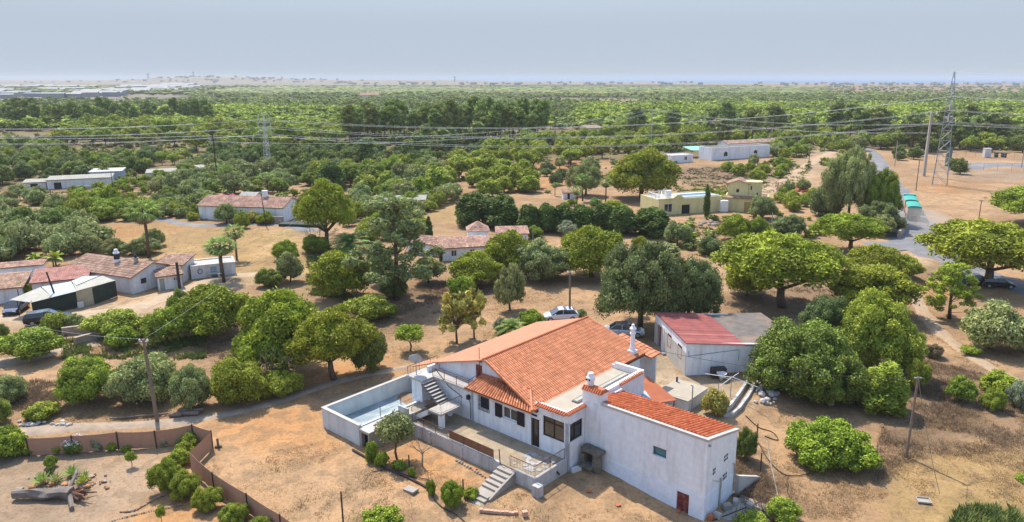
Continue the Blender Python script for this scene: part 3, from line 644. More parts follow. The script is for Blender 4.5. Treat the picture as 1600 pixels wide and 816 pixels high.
def railing(pts, h=0.85, gap=0.14, post=1.2, m='iron', screen=None, parent=None, off=(0, 0, 0), name='railing', label=None, r=0.018):
    """pts: local points of the foot line"""
    rb = MB()
    pts = [Vector(p) for p in pts]
    for a, b in zip(pts, pts[1:]):
        up = Vector((0, 0, h)); rb.tube([a + up, b + up], r * 1.5, 5); rb.tube([a + Vector((0, 0, .08)), b + Vector((0, 0, .08))], r, 4)
        n = max(1, int((b - a).length / gap))
        for k in range(n + 1): p = a.lerp(b, k / n); rb.tube([p + Vector((0, 0, .08)), p + up], r * .6, 4)
        n = max(1, int((b - a).length / post))
        for k in range(n + 1): p = a.lerp(b, k / n); rb.tube([p, p + up], r * 1.5, 4)
    return rb
# outside stairs with landing and pillar
st = hthing('outside_stairs', 'concrete outside staircase with turned lower flight and landing on a white pillar', 'stairs', (-13, -3.5, 0)); SO = (-13, -3.5, 0)
s_ = MB(); rs = MB()
n = 8
for k in range(n):
    u = -15.35 + k * 0.28; z = 3.7 - (k + 1) * 0.1875
    s_.box(u + .0, u + .30, -3.6, -2.36, z - .06, z); rs.box(u + .03, u + .28, -3.58, -2.38, z - .28, z - .06)
s_.build('steps', M['concrete_pale'], st, SO); rs.build('risers', M['stair_riser'], st, SO)
s_ = MB(); s_.box(-13.2, -11.7, -4.78, -2.36, 2.05, 2.2); s_.build('landing', M['concrete_pale'], st, SO)
s_ = MB(); s_.box(-12.1, -11.72, -4.7, -4.32, PZ - .1, 2.05); s_.build('pillar', M['white_trim'], st, SO); s_ = MB(); s_.box(-13.2, -12.9, -2.7, -2.4, PZ, 2.05); s_.build('pillar', M['white_trim'], st, SO)
s_ = MB()
for k in range(7): u = -13.2 - (k + 1) * .27; z = 2.2 - (k + 1) * .18; s_.box(u, u + .27, -4.78, -3.7, z - .3, z)
s_.build('steps', M['concrete_pale'], st, SO)
s_ = MB(); s_.hexa([(-15.2, -4.88, .55), (-13.2, -4.88, 1.75), (-13.2, -4.78, 1.75), (-15.2, -4.78, .55), (-15.2, -4.88, .95), (-13.2, -4.88, 2.2), (-13.2, -4.78, 2.2), (-15.2, -4.78, .95)]); s_.build('stringer', M['white_trim'], st, SO)
r_ = railing([(-15.2, -4.83, .95), (-13.2, -4.83, 2.2), (-11.72, -4.7, 2.2)]); r_2 = railing([(-11.72, -4.7, 2.2), (-11.72, -2.5, 2.2)]); r_.faces(r_2.V, r_2.F)
r_.build('railing', M['iron'], st, SO)
r_ = MB(); r_.tube([(-15.0, -2.3, 4.45), (-13.4, -2.3, 3.3), (-12.2, -2.3, 2.95), (-11.8, -2.3, 2.75)], .035, 6); r_.build('handrail', M['black_iron'], st, SO)
wr = hthing('balcony_railing', 'dark red iron railing along the upper walkway under the gable', 'railing', (-14, -2.3, 3.7))
r_ = railing([(-11.05, -2.25, 3.7), (-15.4, -2.25, 3.7)], h=.75); q = railing([(-17.1, -3.5, 3.7), (-17.1, -1.0, 3.7), (-17.1, -.2, 3.7)], h=.75, gap=.3); r_.faces(q.V, q.F)
q = railing([(-11.05, -2.25, 3.7), (-10.95, -1.0, 3.9)], h=.8, gap=.4); r_.faces(q.V, q.F)
r_.build('rails', M['iron'], wr, (-14, -2.3, 3.7))
# satellite dish
ds = hthing('satellite_dish', 'grey satellite dish on a pole above the top of the stairs', 'satellite dish', (-16.6, -3.0, 3.7)); DO = (-16.6, -3.0, 3.7)
t = MB(); t.tube([(-16.6, -3.0, 3.7), (-16.6, -3.0, 5.0)], .04, 6); t.build('mast', M['steel'], ds, DO)
t = MB(); prof = [(0.02, 0), (.25, .02), (.45, .08), (.58, .15)]; t.lathe(prof, (0, 0, 0), 18); t.V = [tuple(Matrix.Rotation(R(-62), 3, Vector((.77, .64, 0))) @ Vector(v)) for v in t.V]; t.V = [(v[0] - 16.6, v[1] - 3.05, v[2] + 5.0) for v in t.V]
t.build('dish', mat('dish_grey', (0.42, 0.41, 0.40), 0.6, 0.1, 3), ds, DO, smooth=True)
# ---------------------------------------------------------------- annex
annex = hthing('annex', 'tall plain white annex with sloping orange roof, teal window and low red door', 'building', (4, 2, -0.5)); AO = (4, 2, -0.5)
E_ = 8.92
ab = MB()
ab.wall('u', 0, 0.3, -1.05, E_, -1.6, 4.95, holes=[(4.8, 5.88, 2.6, 3.3), (6.85, 7.8, -0.95, 0.62)])
ab.box(-1.05, -.8, .3, 4.5, -.6, 4.4)
for a, b2, z in ((.3, 4.5, 0),):
    ab.hexa([(E_ - .3, .3, -1.6), (E_, .3, -1.6), (E_, 4.5, -1.6), (E_ - .3, 4.5, -1.6), (E_ - .3, .3, 4.95), (E_, .3, 4.95), (E_, 4.5, 3.95), (E_ - .3, 4.5, 3.95)])
ab.box(-1.05, E_ - .3, 4.2, 4.5, -1.6, 3.9)
ab.build('wall', M['white'], annex, AO)
ab = MB(); ab.wall('u', -0.035, 0.034, -1.05, E_ + .035, -1.6, 0.82, holes=[(6.85, 7.8, -0.95, 0.62)]); ab.box(E_ + .001, E_ + .035, 0.0, 4.52, -1.6, 0.82)
ab.build('plinth', M['plinth'], annex, AO)
ab = MB(); ab.box(.36, E_ + .08, -.06, .2, 4.96, 5.14)
ab.hexa([(E_ - .2, .2, 4.955), (E_ + .08, .2, 4.955), (E_ + .08, 4.6, 3.955), (E_ - .2, 4.6, 3.955), (E_ - .2, .2, 5.135), (E_ + .08, .2, 5.135), (E_ + .08, 4.6, 4.13), (E_ - .2, 4.6, 4.13)])
ab.build('coping', M['concrete_pale'], annex, AO)
tile_sheet('roof', (-1.0, 4.85, 3.95), (8.7, 4.85, 3.95), (8.7, 0.2, 5.05), (-1.0, 0.2, 5.05), M['tile_deep'], annex, AO, colw=0.3, row=0.5, amp=0.14, step=0.012)
def ahp(mb, name, m, parent=None): return mb.build(name, m, annex, AO)
window(4.8, 5.88, 2.6, 3.3, plane=0.0, cols=1, frame='glass_blue', glass='glass_blue', depth=.2, parent=annex, build=ahp, fw=.04)
d_ = MB(); d_.box(6.87, 7.78, .06, .1, -.95, .6)
for x in (6.95, 7.4):
    for z in (-.8, -.15): d_.box(x, x + .3, .045, .058, z, z + .5)
do = d_.build('door', M['reddoor'], annex, AO)
# ventilation blocks: little groups of square openings in the end wall
vb = MB()
def vents(v0, z0, nc, nr):
    for i in range(nc):
        for j in range(nr): vb.box(E_ + .037 if z0 < .8 else E_ + .002, E_ + (.05 if z0 < .8 else .012), v0 + i * .22, v0 + i * .22 + .14, z0 + j * .26, z0 + j * .26 + .18)
for a_ in ((1.0, 2.1, 2, 2), (2.6, 2.4, 3, 2), (2.6, .95, 3, 2)): vb = MB(); vents(*a_); vb.build('vent_block', M['darkin'], annex, AO)
dp = MB(); dp.tube([(E_ + .08, 2.15, 1.4), (E_ + .1, 2.15, .9), (E_ + .1, 2.1, -1.0)], .06, 7); dp.build('drainpipe', M['corr_grey'], annex, AO); dp = MB(); dp.tube([(E_ + .05, 1.0, 1.7), (E_ + .06, 1.9, 1.25)], .015, 4); dp.build('cable', M['corr_grey'], annex, AO); dp = MB(); dp.tube([(E_ + .1, 4.0, 1.7), (E_ + .08, 4.3, 1.5), (E_ + .08, 4.3, -.6)], .05, 6)
dp.build('drainpipe', M['corr_grey'], annex, AO)
lm = MB(); lm.lathe([(.05, 0), (.09, .05), (.09, .12), (.03, .16)], (E_ + .1, .12, 4.6), 8); lm.build('lamp', M['steel'], annex, AO)
# ---------------------------------------------------------------- patio
pt = hthing('patio', 'raised concrete patio with stained retaining wall along the house front', 'patio', (-7, -4, 0)); PO = (-7, -4, 0)
q = MB(); q.box(-15.3, -1.3, -5.5, -2.06, PZ - .1, PZ); q.build('floor', M['patio'], pt, PO)
q = MB(); q.box(-4.6, -1.6, -4.6, -2.6, PZ, PZ + .012); q.build('paving', M['patio'], pt, PO)
q = MB(); rr = random.Random(3)
for k in range(46):
    u = -3.9 + rr.random() * 2.3; v = -4.9 + rr.random() * 2.2
    a = rr.random() * 3; s0 = .12 + .14 * rr.random(); q.prism([(u + s0 * math.cos(a + t), v + s0 * math.sin(a + t)) for t in (0, 1.3, 2.4, 3.6, 5)], PZ + .013, PZ + .03 + .006 * rr.random())
q.build('broken_tiles', M['tiled'], pt, PO)
q = MB(); q.box(-14.6, -4.6, -5.62, -5.42, -.5, 1.0); q.box(-3.1, -1.15, -5.62, -5.42, -1.0, 1.0); q.box(-1.35, -1.12, -5.42, -2.06, -1.0, 1.0); q.box(-4.6, -3.1, -5.6, -5.42, -.6, PZ - .1)
for u in (-12.2, -8.6): q.box(u, u + .22, -5.72, -5.62, -.4, .9)
q.build('retaining_wall', M['retain'], pt, PO)
q = MB(); q.box(-1.33, -1.14, -2.5, -2.1, -1, .98); q.tube([(-1.2, -3.2, .5), (-.85, -3.3, .38)], .07, 8); q.build('overflow_pipe', M['black_iron'], pt, PO)
def hrail(name, label, pts, uvz, **k):
    t = hthing(name, label, 'railing', uvz); rb = railing(pts, **k); rb.build('bars', M[k.get('m', 'iron')], t, uvz); return t
t = hrail('patio_railing', 'rusty patio railing backed with brown reed screen, left of the garden steps', [(-10.0, -5.5, 1.0), (-5.25, -5.5, 1.0)], (-7.5, -5.5, 1.0), h=.72)
q = MB(); q.box(-9.98, -5.3, -5.47, -5.45, 1.04, 1.68); q.build('reed_screen', M['reed'], t, (-7.5, -5.5, 1.0))
q = MB(); q.tube([(-4.6, -5.5, .95), (-4.72, -5.45, 1.95)], .04, 6); q.build('gate_post', M['iron'], t, (-7.5, -5.5, 1.0))
hrail('patio_railing', 'rusty bare patio railing around the right corner of the patio', [(-3.6, -5.5, 1.0), (-1.25, -5.5, 1.0), (-1.25, -2.2, 1.0)], (-2, -5, 1.0), h=.85)
hrail('patio_railing', 'low dark railing at the far end of the patio beside the lower stair flight', [(-14.3, -5.5, 1.0), (-10.2, -5.5, 1.0)], (-12, -5.5, 1.0), h=.65)
# garden steps
gs = hthing('garden_steps', 'weathered stone garden steps leading down from the patio', 'steps', (-3.8, -7.2, -.3)); GO = (-3.8, -7.2, -.3)
q = MB(); ys = [-5.62, -6.0, -6.38, -6.76, -7.14, -7.5, -8.35, -8.7, -9.05]; zs = [.8, .64, .48, .32, .16, .0, -.14, -.28]
for k in range(8): q.box(-4.5, -3.12, ys[k + 1], ys[k], -1.2, zs[k])
q.build('treads', M['stairs'], gs, GO)
q = MB(); q.hexa([(-3.12, -8.3, -1.2), (-2.95, -8.3, -1.2), (-2.95, -5.62, -1.2), (-3.12, -5.62, -1.2), (-3.12, -8.3, -.1), (-2.95, -8.3, -.1), (-2.95, -5.62, .85), (-3.12, -5.62, .85)])
q.build('cheek_wall', M['concrete'], gs, GO)
q = MB(); q.box(-1.05, -.45, -6.1, -5.55, -1.0, .75); q.box(-.6, .2, -6.2, -5.75, -1, -.3); o = q.build('stone_pedestal', M['retain'], hthing('pedestal', 'square stone block with a step at the outer corner of the patio', 'block', (-.8, -5.8, -.5)), (-.8, -5.8, -.5))
# ---------------------------------------------------------------- pool
pool = hthing('swimming_pool', 'empty raised concrete swimming pool with peeling blue floor', 'pool', (-18.4, -5, 0)); LO = (-18.4, -5, 0)
W = 1.7; u0, u1, v0, v1 = -20.95, -15.95, -9.5, -0.2
q = MB(); t_ = .22
q.box(u0, u1, v0, v0 + t_, -.4, W); q.box(u0, u0 + t_, v0 + t_, v1, -.4, W); q.box(u0, u1, v1 - t_, v1, -.4, W + .05); q.box(u1 - t_, u1, v0 + t_, v1 - t_, -.4, W - .1)
q.build('walls', M['pool_wall'], pool, LO)
q = MB(); e = .05; q.box(u0 - e, u1 + e, v0 - e, v0 + t_ + e, W, W + .05); q.box(u0 - e, u0 + t_ + e, v0 + t_ + e, v1 - t_ - e, W, W + .05)
q.build('coping', M['concrete_pale'], pool, LO)
q = MB(); q.box(u0 + t_, u1 - t_, v0 + t_, v1 - t_, 0.1, 0.3); q.build('floor', M['pool_blue'], pool, LO)
q = MB(); rr = random.Random(8); n = 14
pts = []
for k in range(n): a = 2 * math.pi * k / n; pts.append((-18.6 + math.cos(a) * 2.0 * (1 + .2 * rr.random()), -1.6 + math.sin(a) * 1.0 * (1 + .3 * rr.random())))
pts = [(min(max(p[0], u0 + .25), u1 - .25), min(p[1], v1 - .25)) for p in pts]; q.faces([(p[0], p[1], .305) for p in pts] + [(-18.6, -1.2, .55)], [(i, (i + 1) % n, n) for i in range(n)]); q.build('dirt', M['dirt'], pool, LO)
dk = hthing('pool_deck', 'sandy concrete deck between the pool and the stairs', 'deck', (-15.2, -5, 0)); KO = (-15.2, -5, 0)
q = MB(); q.box(u1 + .01, -14.7, -5.6, -3.65, -.3, 1.5); q.box(u1 + .01, -16.95 + 1.9, -3.65, -.6, -.3, 1.5); q.build('slab', M['roofcrete'], dk, KO)
q = MB(); q.box(u1 + .01, -14.75, -5.62, -5.45, -.3, 2.05); q.box(-14.75, -14.6, -5.6, -4.95, -.3, 1.6); q.build('side_wall', M['retain'], dk, KO)
q = MB()
for v in (-7.3, -5.2, -3.2, -1.6): q = MB(); q.tube([(u1 - .11, v, 1.6), (u1 - .11, v, 2.55)], .03, 5); q.build('post', M['black_iron'], dk, KO)
q = MB()
q.tube([(u1 - .11, -7.3, 2.0), (u1 - .11, -1.6, 2.1)], .012, 4)
q.build('chain', M['black_iron'], dk, KO)
ph = hthing('pump_house', 'low concrete pump room with dark doorway against the end of the pool', 'shed', (-15.3, -7.5, 0)); QO = (-15.3, -7.5, 0)
q = MB(); q.wall('u', -9.45, .12, u1 + .01, -14.7, -.4, 1.38, holes=[(u1 + .22, -14.9, -.3, 1.2)]); q.box(-14.82, -14.7, -9.33, -5.65, -.4, 1.38); q.build('walls', M['concrete'], ph, QO)
q = MB(); q.box(u1 + .02, -14.6, -9.55, -5.65, 1.38, 1.52); q.build('roof', M['concrete_pale'], ph, QO)
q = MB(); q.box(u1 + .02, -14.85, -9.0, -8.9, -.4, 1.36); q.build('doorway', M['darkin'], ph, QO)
# ---------------------------------------------------------------- back yard
sh = hthing('lean_to', 'rust orange sheet lean-to roof over a cluttered corner between house and annex', 'shelter', (-2, 8.5, 0)); TO = (-2, 8.5, 0)
q = MB(); q.hexa([(-3.6, 5.2, 2.95), (-.6, 4.9, 2.6), (.9, 10.2, 1.85), (-2.5, 11.1, 2.75)] + [(-3.6, 5.2, 3.0), (-.6, 4.9, 2.65), (.9, 10.2, 1.9), (-2.5, 11.1, 2.8)]); q.build('roof_sheet', M['sheet_brown'], sh, TO)
q = MB()
for (u, v, z) in ((-2.4, 10.9, 2.7), (.75, 10.0, 1.85), (-.7, 5.1, 2.6)): q.tube([(u, v, 0), (u, v, z)], .05, 5)
q.build('posts', M['wood_dark'], sh, TO)
q = MB(); q.hexa([(-1.6, 8.0, 2.65), (-.2, 7.2, 2.5), (.2, 7.5, 2.5), (-1.2, 8.6, 2.65)] + [(-1.6, 8.0, 2.68), (-.2, 7.2, 2.53), (.2, 7.5, 2.53), (-1.2, 8.6, 2.68)]); q.build('loose_sheet', M['corr_blue'], sh, TO)
tk = hthing('water_tank', 'square whitewashed water tank with pale flat lid behind the annex', 'tank', (-.6, 13.9, 0)); WO = (-.6, 13.9, 0)
q = MB(); q.box(-2.3, .8, 12.3, 15.9, -.4, .95); q.build('walls', M['white_old'], tk, WO)
q = MB(); q.box(-2.36, .86, 12.24, 15.96, .95, 1.03); q.build('lid', M['roofcrete'], tk, WO)
q = MB(); q.tube([(-2.0, 15.3, 1.03), (-2.0, 15.3, 1.5)], .1, 8); q.build('vent_pipe', mat('blue_plastic', (0.05, 0.05, 0.16), 0.5), tk, WO)
q = MB(); q.tube([(1.05, 12.6, 0), (1.05, 12.6, 2.4)], .05, 6); q.tube([(1.05, 12.6, 2.4), (.85, 12.6, 2.4)], .05, 6); o = q.build('pipe', M['steel'], None, loc=(0, 0, 0)); o.matrix_world = Matrix.Translation((OX, OY, 0)) @ Matrix.Rotation(HA, 4, 'Z'); tag(o, 'upright galvanised pipe standing beside the square water tank', 'pipe')
gc = hthing('green_crate_heap', 'green and white plastic boxes lying behind the annex roof', 'crates', (.7, 9.6, .1))
q = MB(); q.obox((.5, 10.2, .1), (1, .3), 1.2, .7, .4); q.build('green_box', M['green_plastic'], gc, (.7, 9.6, .1)); q = MB(); q.obox((1.6, 9.8, .1), (1, .2), 1.1, .6, .5); q.build('white_box', M['sheet_white'], gc, (.7, 9.6, .1))
# ---------------------------------------------------------------- garage
GA = HA + R(49.5); g0 = L2W(-3.3, 19.2)
gar = thing('garage', 'white outbuilding with dark red sheet roof, red window frames and a tall red door', 'building', g0, GA)
Lg, Wg, Hl, Hr = 9.6, 5.75, 3.35, 2.8
q = MB()
q.wall('v', 0, .25, 0, Lg, -.3, Hr, holes=[(1.2, 2.15, 1.25, 2.45), (4.3, 5.25, 1.25, 2.45), (7.4, 8.3, -.3, 2.3)])
q.hexa([(0, 0, Hr), (.25, 0, Hr), (.25, Lg, Hr), (0, Lg, Hr), (0, 0, Hl), (.25, 0, Hl - .03), (.25, Lg, Hl - .03), (0, Lg, Hl)])
q.hexa([(.25, 0, -.3), (12.2, 0, -.3), (12.2, .25, -.3), (.25, .25, -.3), (.25, 0, Hl - .05), (12.2, 0, 2.45), (12.2, .25, 2.45), (.25, .25, Hl - .05)])
q.hexa([(.25, Lg - .25, -.3), (12.2, Lg - .25, -.3), (12.2, Lg, -.3), (.25, Lg, -.3), (.25, Lg - .25, Hl - .05), (12.2, Lg - .25, 2.45), (12.2, Lg, 2.45), (.25, Lg, Hl - .05)])
q.box(11.95, 12.2, .25, Lg - .25, -.3, 2.45)
q.build('wall', M['white'], gar)
q = MB(); q.wall('v', -.03, .029, 0, Lg, -.3, .55, holes=[(7.4, 8.3, -.3, 2.3)]); q.build('plinth', M['concrete_pale'], gar)
tile_sheet('roof', (-.12, -.15, Hl + .03), (-.12, Lg + .1, Hl + .03), (Wg + .2, Lg + .1, Hr + .05), (Wg + .2, -.15, Hr + .05), M['sheet_red'], gar, colw=.36, row=12, amp=.05, step=.01, thick=.06)
q = MB(); q.hexa([(Wg + .22, -.1, Hr - .1), (12.3, -.1, 2.46), (12.3, Lg + .1, 2.46), (Wg + .22, Lg + .1, Hr - .1), (Wg + .22, -.1, Hr), (12.3, -.1, 2.6), (12.3, Lg + .1, 2.6), (Wg + .22, Lg + .1, Hr)]); q.build('flat_roof', M['bitumen'], gar)
for a in (1.2, 4.3):
    f = MB(); e = .07
    for (x0, x1, y0, y1, z0, z1) in ((-.04, .03, a - e, a, 1.25 - e, 2.45 + e), (-.04, .03, a + .95, a + .95 + e, 1.25 - e, 2.45 + e), (-.04, .03, a, a + .95, 1.25 - e, 1.25), (-.04, .03, a, a + .95, 2.45, 2.45 + e), (0.05, .1, a + .44, a + .5, 1.25, 2.45)): f.box(x0, x1, y0, y1, z0, z1)
    fo = f.build('window', M['reddoor'], gar); g = MB(); g.box(.1, .12, a, a + .95, 1.25, 2.45); g.build('pane', M['glass'], fo)
f = MB(); f.box(.08, .12, 7.42, 8.28, -.2, 2.28); f.box(-.03, .03, 7.33, 7.4, -.2, 2.37); f.box(-.03, .03, 8.3, 8.37, -.2, 2.37); f.box(-.03, .03, 7.4, 8.3, 2.3, 2.37); f.build('door', M['reddoor'], gar)
q = MB(); q.box(-.05, .0, 6.4, 7.2, -.2, 2.6); q.build('weather_stain', M['white_old'], gar)
q = MB(); q.tube([(.25, -.03, 2.5), (.25, -.03, 2.0), (5.4, -.03, 2.35), (5.4, -.03, 1.3)], .03, 5); q.build('wall_pipe', M['steel'], gar)
# ================================================================ vegetation
def leafmat(name, c, objvar=0.10, trans=0.15, lo=0.45, hi=1.45, warm=0.0):
    d = tuple(x * lo for x in c); h = (min(1, c[0] * (hi + warm)), min(1, c[1] * hi), c[2] * hi)
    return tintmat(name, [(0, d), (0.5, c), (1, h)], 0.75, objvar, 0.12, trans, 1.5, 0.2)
LM = {
 'pine': leafmat('pine_needles', (0.269, 0.317, 0.028), 0.10, warm=0.12),
 'pine_dark': leafmat('dark_pine_needles', (0.197, 0.245, 0.043), 0.14),
 'maritime': leafmat('sparse_pine_needles', (0.211, 0.250, 0.059), 0.14),
 'green': leafmat('green_leaves', (0.250, 0.307, 0.034), 0.12, warm=0.1),
 'bright': leafmat('bright_leaves', (0.234, 0.308, 0.028), 0.06, warm=0.2),
 'dark': leafmat('dark_leaves', (0.138, 0.175, 0.034), 0.10, hi=1.9),
 'carob': leafmat('carob_leaves', (0.183, 0.224, 0.036), 0.06, hi=2.2),
 'oak': leafmat('holm_oak_leaves', (0.152, 0.187, 0.060), 0.06, hi=2.0),
 'olive': leafmat('olive_leaves', (0.276, 0.302, 0.102), 0.12),
 'grey': leafmat('grey_green_leaves', (0.256, 0.281, 0.163), 0.10),
 'cedar': leafmat('cedar_leaves', (0.117, 0.172, 0.034), 0.08, hi=1.8),
 'palm': leafmat('palm_leaves', (0.204, 0.290, 0.060), 0.06, hi=1.7),
 'dry': leafmat('dry_leaves', (0.256, 0.187, 0.098), 0.12, hi=1.5),
 'loquat': leafmat('yellowing_leaves', (0.374, 0.346, 0.073), 0.05, hi=1.6, warm=0.2),
 'bloom': leafmat('white_bloom', (0.620, 0.580, 0.550), 0.02, hi=1.3, lo=.7),
 'pink': leafmat('pink_bloom', (0.620, 0.160, 0.220), 0.02, hi=1.3, lo=.6),
 'twig': leafmat('bare_twigs', (0.307, 0.243, 0.192), 0.05),
}
# unit icosphere
def ico(sub):
    bm = bmesh.new(); bmesh.ops.create_icosphere(bm, subdivisions=sub, radius=1.0)
    V = np.array([v.co[:] for v in bm.verts]); F = np.array([[v.index for v in f.verts] for f in bm.faces]); bm.free(); return V, F
ICO2, ICO1 = ico(2), ico(1)
def crown_mesh(name, blobs, n, size, mat_, seed=0, aspect=1.6, up=0.25, core=0.78, coretint=0.25, shape='leaf', lod=2, skipbelow=None, outward=0.0, fill=0.3, flat=0.0):
    """blobs: (x,y,z,rx,ry,rz[,tint]) puffs of foliage; n leaves spread over their skins plus inner cores tinted dark as painted shade"""
    g = np.random.default_rng(seed); B = np.array([b[:6] for b in blobs], float); bt = np.array([b[6] if len(b) > 6 else 0.5 for b in blobs])
    area = (B[:, 3] * B[:, 4] + B[:, 3] * B[:, 5] + B[:, 4] * B[:, 5]); pr = area / area.sum()
    m = int(n * 1.7); idx = g.choice(len(B), m, p=pr)
    d = g.normal(size=(m, 3)); d[:, 2] += up * 1.5; d /= np.linalg.norm(d, axis=1)[:, None]
    rad = np.where(g.random(m) < fill, g.uniform(0.55, 0.95, m), g.uniform(0.85, 1.15, m) + (g.random(m) < .08) * g.uniform(0, .35, m))
    P = B[idx, :3] + d * B[idx, 3:6] * rad[:, None]
    inside = np.zeros(m, bool)
    for j in range(len(B)):
        q = ((P - B[j, :3]) / B[j, 3:6]); inside |= ((q ** 2).sum(1) < 0.62) & (idx != j)
    keep = ~inside
    if skipbelow is not None: keep &= P[:, 2] > skipbelow
    P = P[keep][:n]; d = d[keep][:n]; idx = idx[keep][:n]; k = len(P)
    s = size * g.uniform(0.6, 1.35, k)
    # leaf plane: normal roughly along d, jittered
    nrm = d + g.normal(size=(k, 3)) * (0.75 if lod == 2 else .5); nrm[:, 2] += flat; nrm /= np.linalg.norm(nrm, axis=1)[:, None]
    t = np.cross(nrm, g.normal(size=(k, 3))); t /= np.linalg.norm(t, axis=1)[:, None] + 1e-9
    if outward > 0:
        t = t * (1 - outward) + d * outward; t /= np.linalg.norm(t, axis=1)[:, None]
    b = np.cross(nrm, t); b /= np.linalg.norm(b, axis=1)[:, None] + 1e-9
    a = t * (s * aspect * 0.5)[:, None]; w = b * (s * 0.5)[:, None]
    V4 = np.stack([P - a, P + w * 0.9 + nrm * (s * .12)[:, None], P + a, P - w * 0.9 - nrm * (s * .05)[:, None]], 1).reshape(-1, 3)
    Q = np.arange(k * 4).reshape(k, 4)
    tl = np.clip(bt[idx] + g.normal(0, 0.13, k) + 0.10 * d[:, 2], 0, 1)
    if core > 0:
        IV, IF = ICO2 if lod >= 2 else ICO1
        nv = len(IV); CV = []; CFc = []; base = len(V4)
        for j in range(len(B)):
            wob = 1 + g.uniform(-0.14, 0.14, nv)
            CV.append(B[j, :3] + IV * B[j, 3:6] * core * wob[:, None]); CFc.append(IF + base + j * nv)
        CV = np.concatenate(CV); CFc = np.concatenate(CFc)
        V = np.concatenate([V4, CV]); T = CFc; tint = np.concatenate([tl, np.clip(np.full(len(T), coretint) + g.normal(0, .06, len(T)), 0, 1)])  # core tint paints the deep shade inside the crown
    else: V = V4; T = None; tint = tl
    return npmesh(name, V, Q, T, [mat_], tint=tint)
def trunk_mesh(name, limbs, mat_, seed=0, n=7):
    """limbs: list of (points, r0, r1)"""
    mb = MB()
    for pts, r0, r1 in limbs: mb.tube(pts, r0, n, r1)
    me = bpy.data.meshes.new(name); me.from_pydata(mb.V, [], mb.F); me.materials.append(mat_); me.polygons.foreach_set('use_smooth', [True] * len(mb.F)); return me
def limbs_to(targets, fork, base=(0, 0, 0), r0=0.3, rng=None, sag=0.1, mid=None):
    f = Vector(fork); out = [([base, ((base[0] + f.x) / 2 + rng.uniform(-.15, .15), (base[1] + f.y) / 2 + rng.uniform(-.15, .15), f.z * .5), fork], r0, r0 * .75)]
    for t in targets:
        t = Vector(t); m_ = f.lerp(t, .5) + Vector((rng.uniform(-.2, .2), rng.uniform(-.2, .2), -sag * (t - f).length * .5))
        out.append(([fork, m_, t], r0 * .5, r0 * .12))
    return out
def dome_blobs(rng, Rr, z0, z1, n, rb, flat=0.75, lobes=None, rim=0.25, irr=0.15):
    """umbrella crown: puffs over a dome between heights z0 and z1"""
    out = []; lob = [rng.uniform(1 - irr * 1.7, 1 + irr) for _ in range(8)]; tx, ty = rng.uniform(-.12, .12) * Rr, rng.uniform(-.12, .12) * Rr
    for i in range(n):
        a = i * 2.39996 + rng.uniform(-.25, .25); q = math.sqrt((i + .5) / n)
        la = (a / (2 * math.pi) * 8) % 8; k = int(la); L_ = lob[k] * (1 - la + k) + lob[(k + 1) % 8] * (la - k)
        r_ = q * (Rr - rb * .8) * L_
        h = (1 - q ** 2.3); z = z0 + (z1 - z0 - rb * flat) * h + rng.uniform(-.55, .5) * rb
        s = rb * rng.uniform(.6, 1.45)
        out.append((r_ * math.cos(a) + tx * h, r_ * math.sin(a) + ty * h, z, s, s, s * flat, min(.95, max(.1, .5 + rng.gauss(0, .12)))))
    return out
def ball_blobs(rng, Rr, H0, H1, n, rb, low=0.0, irr=0.12, squash=0.85):
    n = int(n * 1.25); rb = rb * .8; hl = [rng.uniform(.72, 1.08) for _ in range(7)]
    """broad bushy crown: puffs over an uneven egg shape"""
    cz = (H0 + H1) / 2; hz = (H1 - H0) / 2; out = [(0, 0, cz, Rr * .62, Rr * .62, hz * .7, .2)]
    lob = [rng.uniform(1 - irr * 2, 1 + irr) for _ in range(9)]
    for i in range(n):
        z = 1 - 2 * (i + .5) / n * (1 - low * .5); a = i * 2.39996 + rng.uniform(-.3, .3); q = math.sqrt(max(0, 1 - z * z))
        k = int((a / 6.283 * 9) % 9); L_ = lob[k]
        s = rb * rng.uniform(.55, 1.5); hk = hl[int((a / 6.283 * 7 + z * 2) % 7)] if z > .1 else 1
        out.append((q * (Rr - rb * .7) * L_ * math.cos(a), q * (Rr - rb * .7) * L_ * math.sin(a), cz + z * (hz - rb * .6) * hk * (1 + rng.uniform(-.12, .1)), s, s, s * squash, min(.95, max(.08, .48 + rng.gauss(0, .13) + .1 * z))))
    return out
PROTO = {}
def proto(key, fn):
    if key not in PROTO: PROTO[key] = fn()
    return PROTO[key]
